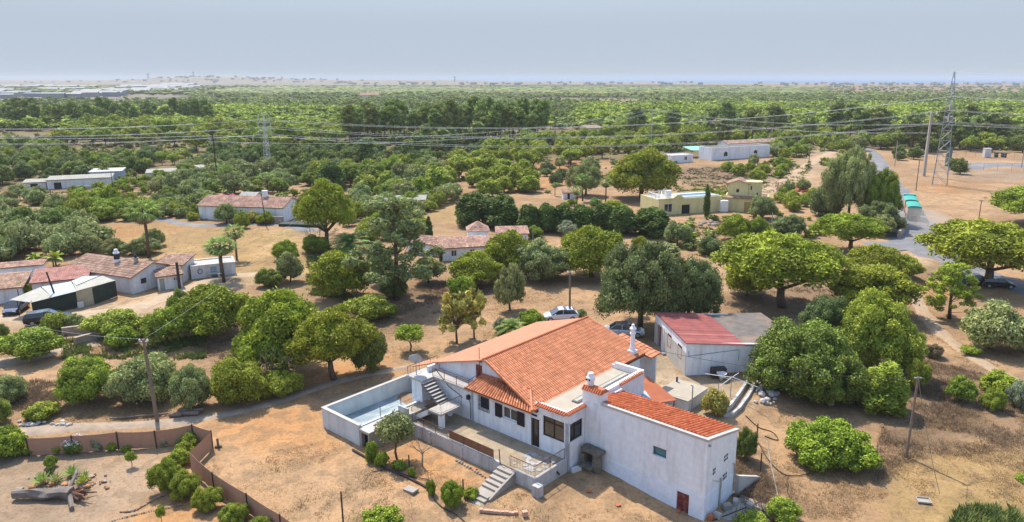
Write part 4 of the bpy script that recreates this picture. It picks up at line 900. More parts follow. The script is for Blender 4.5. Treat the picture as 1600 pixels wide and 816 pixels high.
def k_stone_pine(v, lod):
    rng = random.Random(100 + v); Rr, H = 5.0, 7.5
    nb = {2: 62, 1: 34, 0: 12}[lod]; rb = {2: .76, 1: 1.05, 0: 2.0}[lod]
    bl = lobes(rng, dome_blobs, Rr, 3.5, H, nb, rb, 5, flat=.8, irr=.18) + [(math.cos(a) * 1.6, math.sin(a) * 1.6, 5.2, 2.0, 2.0, 1.3, .2) for a in (.9, 3, 5.1)]
    bl += [(math.cos(a) * 2.2, math.sin(a) * 2.2, 3.9, 1.6, 1.6, .8, .25) for a in (0.3, 1.6, 2.9, 4.2, 5.4)]
    n, s = {2: (25000, .155), 1: (3200, .40), 0: (420, .95)}[lod]
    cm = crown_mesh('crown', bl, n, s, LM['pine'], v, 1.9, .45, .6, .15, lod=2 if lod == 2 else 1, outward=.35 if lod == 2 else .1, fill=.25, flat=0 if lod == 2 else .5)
    tg = [(math.cos(a) * q, math.sin(a) * q, z) for a, q, z in ((.3, 3.2, 4.3), (1.5, 2.6, 4.6), (2.6, 3.3, 4.2), (3.9, 2.9, 4.4), (5.1, 3.3, 4.2), (.8, 1.0, 5.5))][:6 if lod else 3]
    tm = trunk_mesh('trunk', limbs_to(tg, (rng.uniform(-.3, .3), rng.uniform(-.3, .3), 2.0), r0=.34, rng=rng), M['bark'], n=7 if lod == 2 else 4)
    return cm, tm, Rr, H
def k_round_pine(v, lod):          # dense young stone pine, crown almost to the ground
    rng = random.Random(200 + v); Rr, H = 4.0, 6.0
    nb = {2: 58, 1: 32, 0: 10}[lod]; rb = {2: .68, 1: .95, 0: 1.9}[lod]
    bl = lobes(rng, dome_blobs, Rr, 1.5, H, nb, rb, 4, flat=.85, irr=.2) + [(math.cos(a) * 1.3, math.sin(a) * 1.3, 3.6, 1.6, 1.6, 1.4, .2) for a in (.9, 3, 5.1)] + [(math.cos(a) * 1.9, math.sin(a) * 1.9, 2.2, 1.6, 1.6, 1.2, .25) for a in (0.3, 1.6, 2.9, 4.2, 5.4)]
    n, s = {2: (23000, .15), 1: (3000, .38), 0: (400, .85)}[lod]
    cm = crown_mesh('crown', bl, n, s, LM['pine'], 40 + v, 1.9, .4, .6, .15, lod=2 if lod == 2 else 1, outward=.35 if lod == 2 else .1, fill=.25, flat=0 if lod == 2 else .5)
    tm = trunk_mesh('trunk', limbs_to([(1.5, .5, 3), (-1.3, .8, 3), (0, -1.5, 2.8)], (0, 0, 1.2), r0=.26, rng=rng), M['bark'], n=6 if lod == 2 else 4)
    return cm, tm, Rr, H
def k_maritime(v, lod):
    rng = random.Random(300 + v); Rr, H = 2.6, 11.0; bl = []
    nb = {2: 26, 1: 15, 0: 7}[lod]
    for i in range(nb):
        t = i / (nb - 1); z = 4.6 + t * 6.0; r_ = (1 - (t - .35) ** 2 * 1.4) * Rr * .62; a = i * 2.4 + rng.uniform(-.4, .4); s = rng.uniform(.6, 1.05) * (1.1 if lod else .9) * (1.35 if lod == 0 else 1)
        bl.append((r_ * math.cos(a), r_ * math.sin(a), z, s, s, s * .7, .5 + rng.gauss(0, .12)))
    n, s = {2: (6000, .24), 1: (1500, .45), 0: (260, .9)}[lod]
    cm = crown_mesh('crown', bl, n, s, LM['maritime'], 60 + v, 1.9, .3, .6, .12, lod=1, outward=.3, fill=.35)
    tm = trunk_mesh('trunk', [([(0, 0, 0), (.15, .1, 4), (0, 0, 10)], .24, .07)] + [([(.1, 0, z), (q[0], q[1], z + 1)], .07, .03) for z, q in ((5, (1.5, .4)), (6.2, (-1.3, .8)), (7.4, (.4, -1.4)))], M['bark'], n=5)
    return cm, tm, Rr, H
def mk_broad(key, Rr, H, mt, low, nb2, rb2, leaf2, n2, up=.2, squash=.85, trunkh=.3, bark='bark', irr=.14, core=.66, asp=1.4, fill=.3, H0=None):
    def fn(v, lod):
        rng = random.Random(abs(hash_(key)) % 997 + v)
        nb = {2: nb2, 1: max(12, nb2 // 2), 0: 8}[lod]; rb = {2: rb2, 1: rb2 * 1.25, 0: rb2 * 2}[lod]
        h0 = (H * low) if H0 is None else H0
        bl = lobes(rng, ball_blobs, Rr, h0, H, nb, rb, 4, low=.2, irr=irr, squash=squash)
        n, s = {2: (n2, leaf2), 1: (int(n2 * .22), leaf2 * 1.9), 0: (int(n2 * .04), leaf2 * 3.8)}[lod]
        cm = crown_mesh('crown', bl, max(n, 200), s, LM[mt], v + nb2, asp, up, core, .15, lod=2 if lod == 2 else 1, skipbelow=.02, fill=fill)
        tg = [(math.cos(a) * Rr * .5, math.sin(a) * Rr * .5, H * .55) for a in (.4, 1.9, 3.3, 4.9)]
        tm = trunk_mesh('trunk', limbs_to(tg, (0, 0, H * trunkh), r0=Rr * .06, rng=rng), M[bark], n=6 if lod == 2 else 4)
        return cm, tm, Rr, H
    return fn
def lobes(rng, fn, Rr, H0, H1, n, rb, k=4, **kw):
    """an uneven crown made of several rounded masses of different height"""
    out = fn(rng, Rr * .74, H0, H1, int(n * .5), rb, **kw); a0 = rng.uniform(0, 6.28)
    for i in range(k):
        a = a0 + i * 6.283 / k + rng.uniform(-.35, .35); r_ = rng.uniform(.40, .58) * Rr; q = rng.uniform(.36, .52) * Rr; hh = H0 + (H1 - H0) * rng.uniform(.55, .9); tn = rng.gauss(0, .07)
        for b in fn(rng, q, H0 + (hh - H0) * rng.uniform(.0, .25), hh, max(5, int(n * .6 / k)), rb, **kw): out.append((b[0] + r_ * math.cos(a), b[1] + r_ * math.sin(a), *b[2:6], min(.95, max(.08, b[6] + tn))))
    return out
def hash_(s): return sum(ord(c) * (i + 7) for i, c in enumerate(s))
def k_cypress(v, lod):
    rng = random.Random(400 + v); Rr, H = .7, 7.0
    bl = [(rng.uniform(-.1, .1), rng.uniform(-.1, .1), z, r_, r_, .8, .45 + rng.gauss(0, .1)) for z, r_ in ((.9, .45), (1.6, .55), (2.4, .58), (3.2, .55), (4, .5), (4.8, .4), (5.5, .3), (6.2, .18))]
    cm = crown_mesh('crown', bl, 2600 if lod == 2 else 700, .16 if lod == 2 else .3, LM['cedar'], v, 2.2, .5, .8, .1, lod=1, outward=.5)
    return cm, trunk_mesh('trunk', [([(0, 0, 0), (0, 0, 3)], .12, .06)], M['bark'], n=5), Rr, H
def k_cedar(v, lod):     # dark upright conifer of the hedge row, ragged with many tips
    rng = random.Random(450 + v); Rr, H = 2.6, 7.5; bl = []
    for i in range(46 if lod == 2 else 20):
        t = rng.random() ** .8; z = .5 + t * 5.8; r_ = (1 - t ** 1.6 * .62) * Rr * .78; a = i * 2.4; q = rng.uniform(.6, 1)
        bl.append((r_ * q * math.cos(a), r_ * q * math.sin(a), z, .62, .62, 1.15, min(.9, max(.1, .42 + rng.gauss(0, .15)))))
    bl.append((0, 0, 6.6, .35, .35, .9, .5)); bl.append((0, 0, 3, 1.6, 1.6, 3, .15))
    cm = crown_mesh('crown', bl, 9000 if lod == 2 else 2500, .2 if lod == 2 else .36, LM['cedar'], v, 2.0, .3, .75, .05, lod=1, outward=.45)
    return cm, trunk_mesh('trunk', [([(0, 0, 0), (0, 0, 4)], .2, .1)], M['bark'], n=5), Rr, H
def k_feather(v, lod):   # tall airy casuarina / eucalyptus
    rng = random.Random(500 + v); Rr, H = 4.2, 13.0; bl = []
    for i in range(90 if lod == 2 else 34):
        t = rng.random(); z = 2.2 + t * 10.3; q = rng.uniform(.25, 1.0); r_ = Rr * (1 - (abs(t - .4)) ** 1.6 * 1.25) * q; a = rng.uniform(0, 6.283)
        s = rng.uniform(.45, .85) * (1 if lod == 2 else 1.4); bl.append((r_ * math.cos(a), r_ * math.sin(a), z, s, s, s * .8, min(.95, max(.1, .5 + rng.gauss(0, .15)))))
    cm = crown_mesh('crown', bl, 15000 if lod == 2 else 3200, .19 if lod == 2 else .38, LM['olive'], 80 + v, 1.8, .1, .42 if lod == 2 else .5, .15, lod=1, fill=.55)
    lb = [([(0, 0, 0), (.2, 0, 5), (.1, .1, 12)], .34, .06)]
    for b in bl[::4]:
        z0 = max(1.5, b[2] - 1.2 - math.hypot(b[0], b[1]) * .4); lb.append(([(.12, 0, z0), (b[0] * .5, b[1] * .5, z0 + .6), b[:3]], .07, .02))
    return cm, trunk_mesh('trunk', lb, M['bark'], n=5), Rr, H
def k_sparse(v, lod):    # loquat: sticks with clumps of big leaves
    rng = random.Random(600 + v); Rr, H = 2.2, 4.6; bl = []; lb = [([(0, 0, 0), (.05, 0, 1.3)], .12, .1)]
    for i in range(34):
        a = i * 2.4; t = rng.random(); q = rng.uniform(.4, 1); r_ = Rr * .85 * q * (1 - max(0, t - .6)); z = 1.6 + t * 2.7
        bl.append((r_ * math.cos(a), r_ * math.sin(a), z, .34, .34, .3, min(.95, max(.05, .5 + rng.gauss(0, .25)))))
        lb.append(([(.05, 0, 1.2), (r_ * .5 * math.cos(a), r_ * .5 * math.sin(a), 1.2 + (z - 1.2) * .6), bl[-1][:3]], .045, .015))
    cm = crown_mesh('crown', bl, 1500, .26, LM['loquat'], v, 2.2, .2, .0, lod=1, outward=.3, fill=.6)
    return cm, trunk_mesh('trunk', lb, M['bark'], n=5), Rr, H
def k_bare(v, lod):
    rng = random.Random(700 + v); lb = [([(0, 0, 0), (.1, 0, 1.4)], .14, .1)]
    def grow(p, d, L_, r_, dep):
        q = p + d * L_; m_ = p.lerp(q, .5) + Vector((rng.uniform(-.1, .1), rng.uniform(-.1, .1), rng.uniform(-.05, .1))) * L_
        lb.append(([p, m_, q], r_, r_ * .6))
        if dep > 0:
            for k in range(3): grow(q, (d + Vector((rng.uniform(-.9, .9), rng.uniform(-.9, .9), rng.uniform(-.25, .5)))).normalized(), L_ * .72, r_ * .55, dep - 1)
    for k in range(5): grow(Vector((.1, 0, 1.2)), Vector((math.cos(k * 1.3), math.sin(k * 1.3), .8)).normalized(), 1.0, .06, 3)
    tm = trunk_mesh('trunk', lb, M['bark'] if v % 2 else M['bark_pale'], n=4)
    return None, tm, 2.2, 4.0
def k_palm(v, lod):      # fan palm: tall trunk, skirt of dead leaves, ball of fans
    rng = random.Random(800 + v); Rr, H = 1.9, 9.5
    def frond_ball(n, L_, tiltlo, tilthi, seed, z, m_, w=.12, seg=5):
        g = random.Random(seed); mb = MB()
        for i in range(n):
            a = i * 2.39996 + g.uniform(-.2, .2); el = tiltlo + (tilthi - tiltlo) * (i + .5) / n
            base = Vector((0, 0, z)); d = Vector((math.cos(a) * math.cos(el), math.sin(a) * math.cos(el), math.sin(el)))
            side = Vector((-math.sin(a), math.cos(a), 0)); upv = side.cross(d) * -1
            st_ = base + d * L_ * .45; mb.c = min(1, max(0, .5 + g.gauss(0, .2)))
            mb.poly([base + side * .02, st_ + side * .02, st_ - side * .02, base - side * .02])
            for k in range(9):
                ang = (k - 4) * .27; dd = (d * math.cos(ang) + side * math.sin(ang)).normalized(); e = st_ + dd * L_ * (.55 - .04 * abs(k - 4)) + Vector((0, 0, -.16 * L_ * (1 + .25 * abs(k - 4))))
                s2 = side * math.cos(ang) * w * .5 - d * math.sin(ang) * w * .5; md = st_.lerp(e, .55) + Vector((0, 0, .05))
                mb.poly([st_, md + s2, e, md - s2])
        me = bpy.data.meshes.new('crown'); me.from_pydata([tuple(p) for p in mb.V], [], mb.F); me.materials.append(LM[m_])
        at = me.attributes.new('tint', 'FLOAT', 'FACE'); at.data.foreach_set('value', mb.C); return me
    cm = frond_ball(28, 2.4, -.75, 1.25, 5 + v, H - 1.9, 'palm', w=.16)
    dm = frond_ball(40, 1.9, -1.5, -.85, 9 + v, H - 2.1, 'dry', w=.18)
    tm = trunk_mesh('trunk', [([(0, 0, 0), (.1, 0, 4), (0, 0, H - 1.5)], .19, .14)], M['bark'], n=7)
    return cm, tm, 1.6, H, dm
def k_date(v, lod, n=38, L_=2.6, m_='palm', zc=.9):
    g = random.Random(900 + v); mb = MB()
    for i in range(n):
        a = i * 2.39996; el = -.1 + 1.4 * (i + .5) / n; p = Vector((0, 0, zc)); d = Vector((math.cos(a) * math.cos(el), math.sin(a) * math.cos(el), math.sin(el))); side = Vector((-math.sin(a), math.cos(a), 0))
        prev = p; mb.c = min(1, max(0, .55 + g.gauss(0, .18)))
        for s_ in range(10):
            t = (s_ + 1) / 10; q = p + d * L_ * t + Vector((0, 0, -.55 * L_ * t * t)); wd = .42 * math.sin(math.pi * min(1, t * .9 + .1)) + .05
            for sg in (-1, 1):
                e = q + side * sg * wd + (q - prev) * 1.2 - Vector((0, 0, .08)); mb.poly([prev, q, e])
            prev = q
    me = bpy.data.meshes.new('crown'); me.from_pydata([tuple(p) for p in mb.V], [], mb.F); me.materials.append(LM[m_]); at = me.attributes.new('tint', 'FLOAT', 'FACE'); at.data.foreach_set('value', mb.C)
    return me, trunk_mesh('trunk', [([(0, 0, 0), (0, 0, zc)], .3, .25)], M['bark'], n=7), L_ * .85, zc + L_ * .75
def k_banana(v, lod):
    g = random.Random(950 + v); mb = MB()
    for i in range(11):
        a = i * 2.4; el = 1.25 - .09 * i; p = Vector((g.uniform(-.3, .3), g.uniform(-.3, .3), 1.2)); d = Vector((math.cos(a) * math.cos(el), math.sin(a) * math.cos(el), math.sin(el))); side = Vector((-math.sin(a), math.cos(a), 0)); prev = None
        mb.c = min(1, max(0, .6 + g.gauss(0, .2)))
        for s_ in range(7):
            t = s_ / 6; q = p + d * 2.6 * t + Vector((0, 0, -1.3 * t * t)); w_ = .3 * math.sin(math.pi * (t * .9 + .08)); r_ = (q + side * w_, q - side * w_)
            if prev: mb.poly([prev[0], r_[0], r_[1], prev[1]])
            prev = r_
    me = bpy.data.meshes.new('crown'); me.from_pydata([tuple(p) for p in mb.V], [], mb.F); me.materials.append(LM['bright']); at = me.attributes.new('tint', 'FLOAT', 'FACE'); at.data.foreach_set('value', mb.C)
    return me, trunk_mesh('trunk', [([(0, 0, 0), (0, 0, 1.5)], .14, .1), ([(.3, .2, 0), (.3, .2, 1.3)], .12, .09)], LM['palm'], n=6), 2.0, 3.6
KIND = {
 'stone_pine': k_stone_pine, 'round_pine': k_round_pine, 'maritime_pine': k_maritime, 'cypress': k_cypress, 'cedar': k_cedar, 'feather': k_feather,
 'loquat': k_sparse, 'bare': k_bare, 'palm': k_palm, 'date': k_date, 'banana': k_banana,
 'carob': mk_broad('carob', 4.5, 6.0, 'carob', .02, 66, .85, .14, 26000, squash=.9),
 'dark': mk_broad('dark', 3.5, 4.6, 'dark', .02, 50, .75, .135, 16000),
 'green': mk_broad('green', 3.0, 3.6, 'green', .02, 46, .65, .125, 16000),
 'bright': mk_broad('bright', 1.6, 1.9, 'bright', .02, 30, .42, .10, 8000),
 'olive': mk_broad('olive', 2.6, 3.6, 'olive', .14, 34, .7, .13, 8000, irr=.22, fill=.45, core=.6, asp=2.4),
 'greybush': mk_broad('greybush', 2.0, 2.2, 'grey', .02, 26, .6, .13, 4500, irr=.2, fill=.45, core=.6, asp=2.2),
 'oak': mk_broad('oak', 6.5, 7.5, 'oak', .13, 105, .95, .15, 34000, trunkh=.26, core=.66, fill=.4),
 'fig': mk_broad('fig', 3.4, 3.0, 'bright', .02, 56, .6, .15, 17000, asp=1.25, fill=.35),
 'shrub': mk_broad('shrub', 1.1, 1.4, 'green', .02, 24, .33, .095, 5000, asp=1.5),
 'citrus': mk_broad('citrus', 1.7, 3.0, 'bright', .40, 22, .5, .13, 3000, core=.5, fill=.5, trunkh=.35, irr=.2),
 'dry_bush': mk_broad('dry_bush', 1.3, 1.0, 'dry', .02, 18, .4, .12, 1800, core=.5, fill=.6, asp=2.6),
 'yellow': mk_broad('yellow', 1.6, 1.7, 'loquat', .02, 22, .45, .14, 2600, core=.5, fill=.5),
}
NAMES = {'stone_pine': 'stone_pine', 'round_pine': 'stone_pine', 'maritime_pine': 'maritime_pine', 'cypress': 'cypress', 'cedar': 'conifer', 'feather': 'casuarina_tree', 'loquat': 'loquat_tree', 'bare': 'bare_tree', 'palm': 'fan_palm', 'date': 'feather_palm', 'banana': 'banana_plant', 'carob': 'carob_tree', 'dark': 'broadleaf_tree', 'green': 'bush', 'bright': 'bush', 'olive': 'olive_tree', 'greybush': 'bush', 'oak': 'holm_oak', 'fig': 'fig_tree', 'shrub': 'shrub', 'citrus': 'citrus_tree', 'dry_bush': 'dry_bush', 'yellow': 'bush'}
CATS = {'stone_pine': 'pine tree', 'maritime_pine': 'pine tree', 'cypress': 'cypress tree', 'conifer': 'tree', 'fan_palm': 'palm tree', 'feather_palm': 'palm tree', 'banana_plant': 'plant', 'bush': 'bush', 'shrub': 'shrub', 'dry_bush': 'bush'}
NVAR = {'stone_pine': 5, 'round_pine': 4, 'maritime_pine': 4, 'dark': 3, 'green': 4, 'olive': 4, 'shrub': 3, 'carob': 3, 'cedar': 3, 'feather': 3}
MATV = {}
def mesh_with(me, key):  # the same crown in another leaf colour
    k = (me.name, key)
    if k not in MATV:
        c = me.copy(); c.materials.clear(); c.materials.append(LM[key]); MATV[k] = c
    return MATV[k]
trng = random.Random(77)
def plant(kind, pos, width, height, label, group=None, lod=2, leaf=None, split=True, rz=None, wy=1.0, name=None):
    v = trng.randrange(NVAR.get(kind, 2)); pr_ = proto((kind, v, lod), lambda: KIND[kind](v, lod))
    cm, tm, Rr, H = pr_[:4]; extra = pr_[4] if len(pr_) > 4 else None
    nm = name or NAMES[kind]; cat = CATS.get(nm, 'tree')
    s = width / 2 / Rr; sz = height / H
    rz = trng.uniform(0, 6.283) if rz is None else rz
    if cm is not None and leaf: cm = mesh_with(cm, leaf)
    z0 = float(gh(pos[0], pos[1])) - .05 if len(pos) < 3 or pos[2] is None else pos[2]
    if split:
        o = thing(nm, label, cat, (pos[0], pos[1], z0), rz, group); o.scale = (s, s * wy, sz)
        for me, pn in ((cm, 'crown' if nm not in ('bush', 'shrub', 'dry_bush') else 'foliage'), (tm, 'trunk' if nm not in ('bush', 'shrub', 'dry_bush') else 'stem'), (extra, 'dead_leaves')):
            if me is None: continue
            c = bpy.data.objects.new(pn, me); COL.objects.link(c); c.parent = o
    else:
        # too small in the picture to show parts: crown and trunk in one mesh
        key = ('one', cm.name if cm else '', tm.name)
        if key not in MATV:
            bm = bmesh.new(); bm.from_mesh(cm) if cm else None; nf = len(bm.faces); bm.from_mesh(tm); bm.faces.ensure_lookup_table()
            for i in range(nf, len(bm.faces)): bm.faces[i].material_index = 1
            me = bpy.data.meshes.new(nm); bm.to_mesh(me); bm.free(); me.materials.append(cm.materials[0]) if cm else None; me.materials.append(tm.materials[0]); MATV[key] = me
        o = bpy.data.objects.new(nm, MATV[key]); COL.objects.link(o); o.location = (pos[0], pos[1], z0); o.rotation_euler = (0, 0, rz); o.scale = (s, s * wy, sz); tag(o, label, cat, group)
    return o
def tree_px(kind, x0, x1, ytop, ybase, label, xb=None, ground='front', **k):
    """x0,x1: crown sides, ytop: its top, ybase: where it meets the ground (front edge of a bush, foot of a trunk)"""
    xm = (x0 + x1) / 2; xb = xm if xb is None else xb
    p = gp(xb, ybase)
    for _ in range(4):
        wd = (x1 - x0) * depth(p) / CF
        if ground == 'front':
            f = gp(xb, ybase); d = Vector((f.x, f.y, 0)).normalized(); q = f + d * wd * .42; p = Vector((q.x, q.y, float(gh(q.x, q.y))))
    if 'shift' in k: k.pop('shift')
    if xb != xm and ground != 'front': pass
    h = ztop((p.x, p.y + (wd * .15 if ground == 'front' else 0)), ytop) - p.z
    return plant(kind, (p.x, p.y), wd * 1.03, max(.4, h), label, **k)
B = 'front'; T = 'foot'
NEAR = [
 # kind, x0, x1, ytop, ybase, mode, label, extras
 ('round_pine', 362, 520, 455, 582, T, 'broad bright stone pine with dead branches under it, left of the path side pair', dict(xb=445)),
 ('stone_pine', 452, 598, 484, 592, T, 'big bright stone pine leaning over the path just above the empty pool', dict(xb=522)),
 ('green', 540, 612, 505, 590, B, 'darker bush growing against the right side of the big pine above the pool', dict(leaf='dark')),
 ('round_pine', 268, 402, 443, 522, T, 'dense dome of a stone pine standing alone right of the whitewashed farm buildings', dict(xb=335)),
 ('green', 262, 305, 452, 520, B, 'dark shrub touching the left side of the lone stone pine by the farm', dict(leaf='carob')),
 ('round_pine', 480, 588, 390, 464, T, 'round stone pine between the green garden bank and the tall airy tree', dict(xb=538)),
 ('stone_pine', 1123, 1338, 364, 480, T, 'widest umbrella pine, spreading behind the flat grey roof of the outbuilding', dict(xb=1222)),
 ('round_pine', 1128, 1205, 405, 470, B, 'lower pale green pine lobe at the left foot of the widest umbrella pine', dict()),
 ('stone_pine', 1265, 1382, 333, 392, T, 'stone pine with a flat dark green dome left of the road bend', dict(xb=1330)),
 ('round_pine', 1119, 1178, 333, 380, B, 'round bright pine below the yellow house, the left one of the pair', dict()),
 ('round_pine', 1160, 1205, 338, 380, B, 'round yellowish pine below the yellow house, the right one of the pair', dict(leaf='bright')),
 ('round_pine', 1318, 1415, 377, 440, B, 'yellow green stone pine between the widest umbrella pine and the road bend', dict()),
 ('round_pine', 1285, 1430, 405, 500, B, 'bright pine with a rounded shoulder right behind the mass of carob trees', dict()),
 ('carob', 1380, 1440, 500, 590, B, 'mid green bush low at the outer right side of the carob bank', dict(leaf='green')),
 ('olive', 333, 376, 318, 352, B, 'grey green bush before the left half of the long white house', dict()),
 ('green', 366, 392, 330, 358, B, 'leafy green shrub by the drive before the long white house', dict()),
 ('green', 398, 432, 330, 352, B, 'rounded garden shrub before the right half of the long white house', dict(leaf='bright')),
 ('green', 1378, 1440, 398, 438, B, 'small dark green tree on the bare verge at the road bend', dict()),
 ('carob', 1163, 1335, 492, 645, B, 'huge dark green carob tree right of the white outbuilding', dict()),
 ('carob', 1285, 1432, 452, 600, B, 'large mid green tree behind the huge carob tree', dict(leaf='green')),
 ('carob', 1240, 1330, 455, 560, B, 'dark tree filling the gap between the widest umbrella pine and the carob', dict(leaf='oak')),
 ('cedar', 1328, 1420, 562, 655, B, 'bright green upright conifer bush at the right foot of the carob tree', dict(leaf='green')),
 ('carob', 1235, 1365, 535, 645, B, 'deep green bush in the shade between the carob and the conifer bush', dict()),
 ('oak', 914, 1080, 378, 512, T, 'old holm oak with a thick dark trunk behind the silver car', dict(xb=1000)),
 ('oak', 1010, 1137, 400, 508, T, 'right hand half of the holm oak pair, shading the red sheet roof', dict(xb=1075)),
 ('round_pine', 868, 992, 350, 432, T, 'tall rounded stone pine straight above the wooden pole and the white car', dict(xb=925)),
 ('dark', 800, 897, 374, 448, B, 'loose pale green broadleaf tree left of the rounded pine above the white car', dict(leaf='olive')),
 ('round_pine', 740, 838, 358, 430, T, 'bright stone pine dome in front of the low pink roofed house', dict(xb=795)),
 ('round_pine', 700, 788, 388, 455, B, 'dark green pine standing forward of the pink roofed house', dict()),
 ('olive', 775, 830, 418, 485, T, 'small thin crowned almond tree on the dry grass above the farmhouse roof', dict(xb=797, leaf='olive', name='almond_tree')),
 ('greybush', 700, 745, 430, 468, B, 'light green bush on the dry slope below the dark green pine', dict(leaf='green')),
 ('stone_pine', 1447, 1668, 346, 448, T, 'great umbrella pine beside the road with parked cars in its shade', dict(xb=1548)),
 ('stone_pine', 1540, 1690, 293, 352, T, 'stone pine on the bare ground at the right edge, beyond the great umbrella pine', dict(xb=1610)),
 ('feather', 1448, 1528, 412, 498, T, 'young thin pine with open branches in front of the great umbrella pine', dict(xb=1483, leaf='pine', name='young_pine')),
 ('olive', 1490, 1602, 472, 560, B, 'grey green olive bush right of the young thin pine', dict()),
 ('olive', 1560, 1640, 500, 560, B, 'second grey green olive bush, cut by the right edge', dict()),
 ('fig', 1219, 1367, 655, 748, B, 'low spreading fig tree with yellow green leaves right of the annex', dict()),
 ('feather', 560, 692, 303, 468, T, 'tall airy casuarina tree, the tallest in the middle of the view', dict(xb=620)),
 ('dark', 590, 640, 425, 472, B, 'dark bush round the foot of the tall airy tree', dict()),
 ('olive', 570, 620, 380, 450, B, 'loose grey green tree left of the tall airy tree', dict()),
 ('olive', 640, 700, 400, 448, B, 'grey green bushy tree right of the tall airy tree, by the pink roofed house', dict()),
 ('stone_pine', 453, 562, 287, 388, T, 'big dense stone pine right of the long white house with the brown roof', dict(xb=512)),
 ('bare', 470, 530, 345, 390, T, 'leafless tree with dark spreading limbs in front of the dense stone pine', dict(xb=500)),
 ('oak', 1282, 1366, 228, 345, T, 'tall grey green eucalyptus left of the road, the left and taller of the pair', dict(xb=1325, leaf='olive', name='eucalyptus_tree')),
 ('oak', 1335, 1402, 262, 348, T, 'shorter eucalyptus of the pair beside the road, close to the green truck', dict(xb=1372, leaf='green', name='eucalyptus_tree')),
 ('green', 1258, 1322, 285, 342, B, 'dark bushy tree at the left foot of the tall eucalyptus', dict(leaf='oak')),
 ('carob', 1335, 1414, 312, 368, B, 'dark carob hanging over the roadside wall by the green truck', dict(leaf='oak')),
 ('olive', 1355, 1400, 335, 372, B, 'pale olive bush on the roadside wall below the dark carob', dict()),
 ('round_pine', 943, 1062, 230, 310, T, 'largest round pine of the slope, left of the white sheds', dict(xb=1002)),
 ('oak', 878, 940, 253, 305, T, 'grey green oak with a pale crown beside the little ruined hut', dict(xb=915, leaf='olive')),
 ('dark', 1165, 1215, 303, 345, B, 'grey green bush at the right corner of the yellow house', dict(leaf='olive')),
 ('dark', 1200, 1262, 335, 375, B, 'dark loose shrub in front of the yellow house, right of the pine pair', dict(leaf='oak')),
 ('green', 1082, 1130, 368, 402, B, 'dark green bush by the white gatepost below the yellow house', dict(leaf='oak')),
 ('olive', 1035, 1080, 345, 388, B, 'pale olive bush left of the lone cypress below the yellow house', dict()),
 ('cypress', 1098, 1109, 288, 342, T, 'single slim cypress in front of the yellow house', dict()),
 ('cypress', 664, 677, 338, 378, T, 'slim cypress left of the square white tower with the pointed roof', dict()),
 ('cypress', 441, 449, 400, 436, T, 'thin small cypress at the edge of the golden field', dict()),
 ('cypress', 686, 692, 388, 410, T, 'tiny slim cypress at the corner of the pink roofed house', dict()),
 ('cedar', 490, 545, 252, 300, B, 'dark pointed spruce like tree behind the dense stone pine', dict()),
 ('date', 480, 562, 352, 392, T, 'feather palm at the right foot of the bare tree', dict(xb=545)),
 ('green', 425, 470, 375, 410, B, 'bright green rounded garden bush left of the green bank', dict(leaf='bright')),
 ('green', 468, 520, 366, 400, B, 'leafy green garden shrub behind the small round pine', dict()),
 ('olive', 430, 478, 395, 445, B, 'feathery grey green bush beside the small cypress', dict()),
 ('green', 398, 445, 418, 452, B, 'dark bush with a pale post at the edge of the golden field', dict(leaf='carob')),
 # row of dark conifers
 ('cedar', 705, 775, 300, 358, B, 'dark conifer of the hedge row, leftmost, behind the square white tower', dict(group='dark conifers in the hedge row')),
 ('cedar', 745, 822, 304, 360, B, 'dark conifer of the hedge row, second from its left end', dict(group='dark conifers in the hedge row')),
 ('cedar', 803, 855, 318, 366, B, 'dark conifer of the hedge row, third from its left end', dict(group='dark conifers in the hedge row')),
 ('cedar', 831, 879, 316, 366, B, 'dark conifer of the hedge row, fourth from its left end', dict(group='dark conifers in the hedge row')),
 ('cedar', 855, 907, 318, 366, B, 'dark conifer of the hedge row, fifth from its left end', dict(group='dark conifers in the hedge row')),
 ('cedar', 883, 937, 318, 366, B, 'dark conifer of the hedge row, sixth from its left end', dict(group='dark conifers in the hedge row')),
 ('cedar', 915, 969, 316, 366, B, 'dark conifer of the hedge row, seventh from its left end', dict(group='dark conifers in the hedge row')),
 ('cedar', 943, 999, 320, 370, B, 'dark conifer of the hedge row, second from its right end', dict(group='dark conifers in the hedge row')),
 ('cedar', 975, 1057, 322, 374, B, 'broadest dark conifer, at the right end of the hedge row', dict(group='dark conifers in the hedge row')),
 ('round_pine', 930, 988, 312, 345, B, 'bright green pine sticking up behind the dark conifer row', dict()),
 ('olive', 868, 905, 345, 372, B, 'silvery olive tree in front of the dark conifer row', dict(leaf='grey')),
 ('green', 818, 850, 352, 374, B, 'small bright leafy tree in front of the dark conifer row, by the street lamp', dict(leaf='bright')),
 ('round_pine', 875, 915, 360, 395, B, 'small pale pine between the silvery olive and the tall rounded pine', dict()),
 ('round_pine', 985, 1015, 368, 395, B, 'small bright bush just above the crown of the holm oak', dict()),
 # left foreground bushes
 ('green', 92, 190, 552, 640, B, 'dense bright leaved bush, leftmost of the big thicket beyond the path', dict()),
 ('green', 178, 290, 550, 640, B, 'olive green bush of the thicket behind the tall wooden pole', dict(leaf='olive')),
 ('green', 215, 262, 553, 610, B, 'yellow green bush peeping out above the tall wooden pole thicket', dict(leaf='bright')),
 ('green', 268, 338, 570, 648, B, 'rounded grey green bush right of the wooden pole, logs at its foot', dict(leaf='olive')),
 ('green', 325, 425, 556, 645, B, 'broad mid green bush on the path side, left of the two big pines', dict()),
 ('green', 395, 480, 575, 630, B, 'low mid green bush under the dead branches of the left big pine', dict()),
 ('bare', 395, 470, 520, 606, T, 'tangle of pale dead branches between the big pine and the thicket', dict(xb=440)),
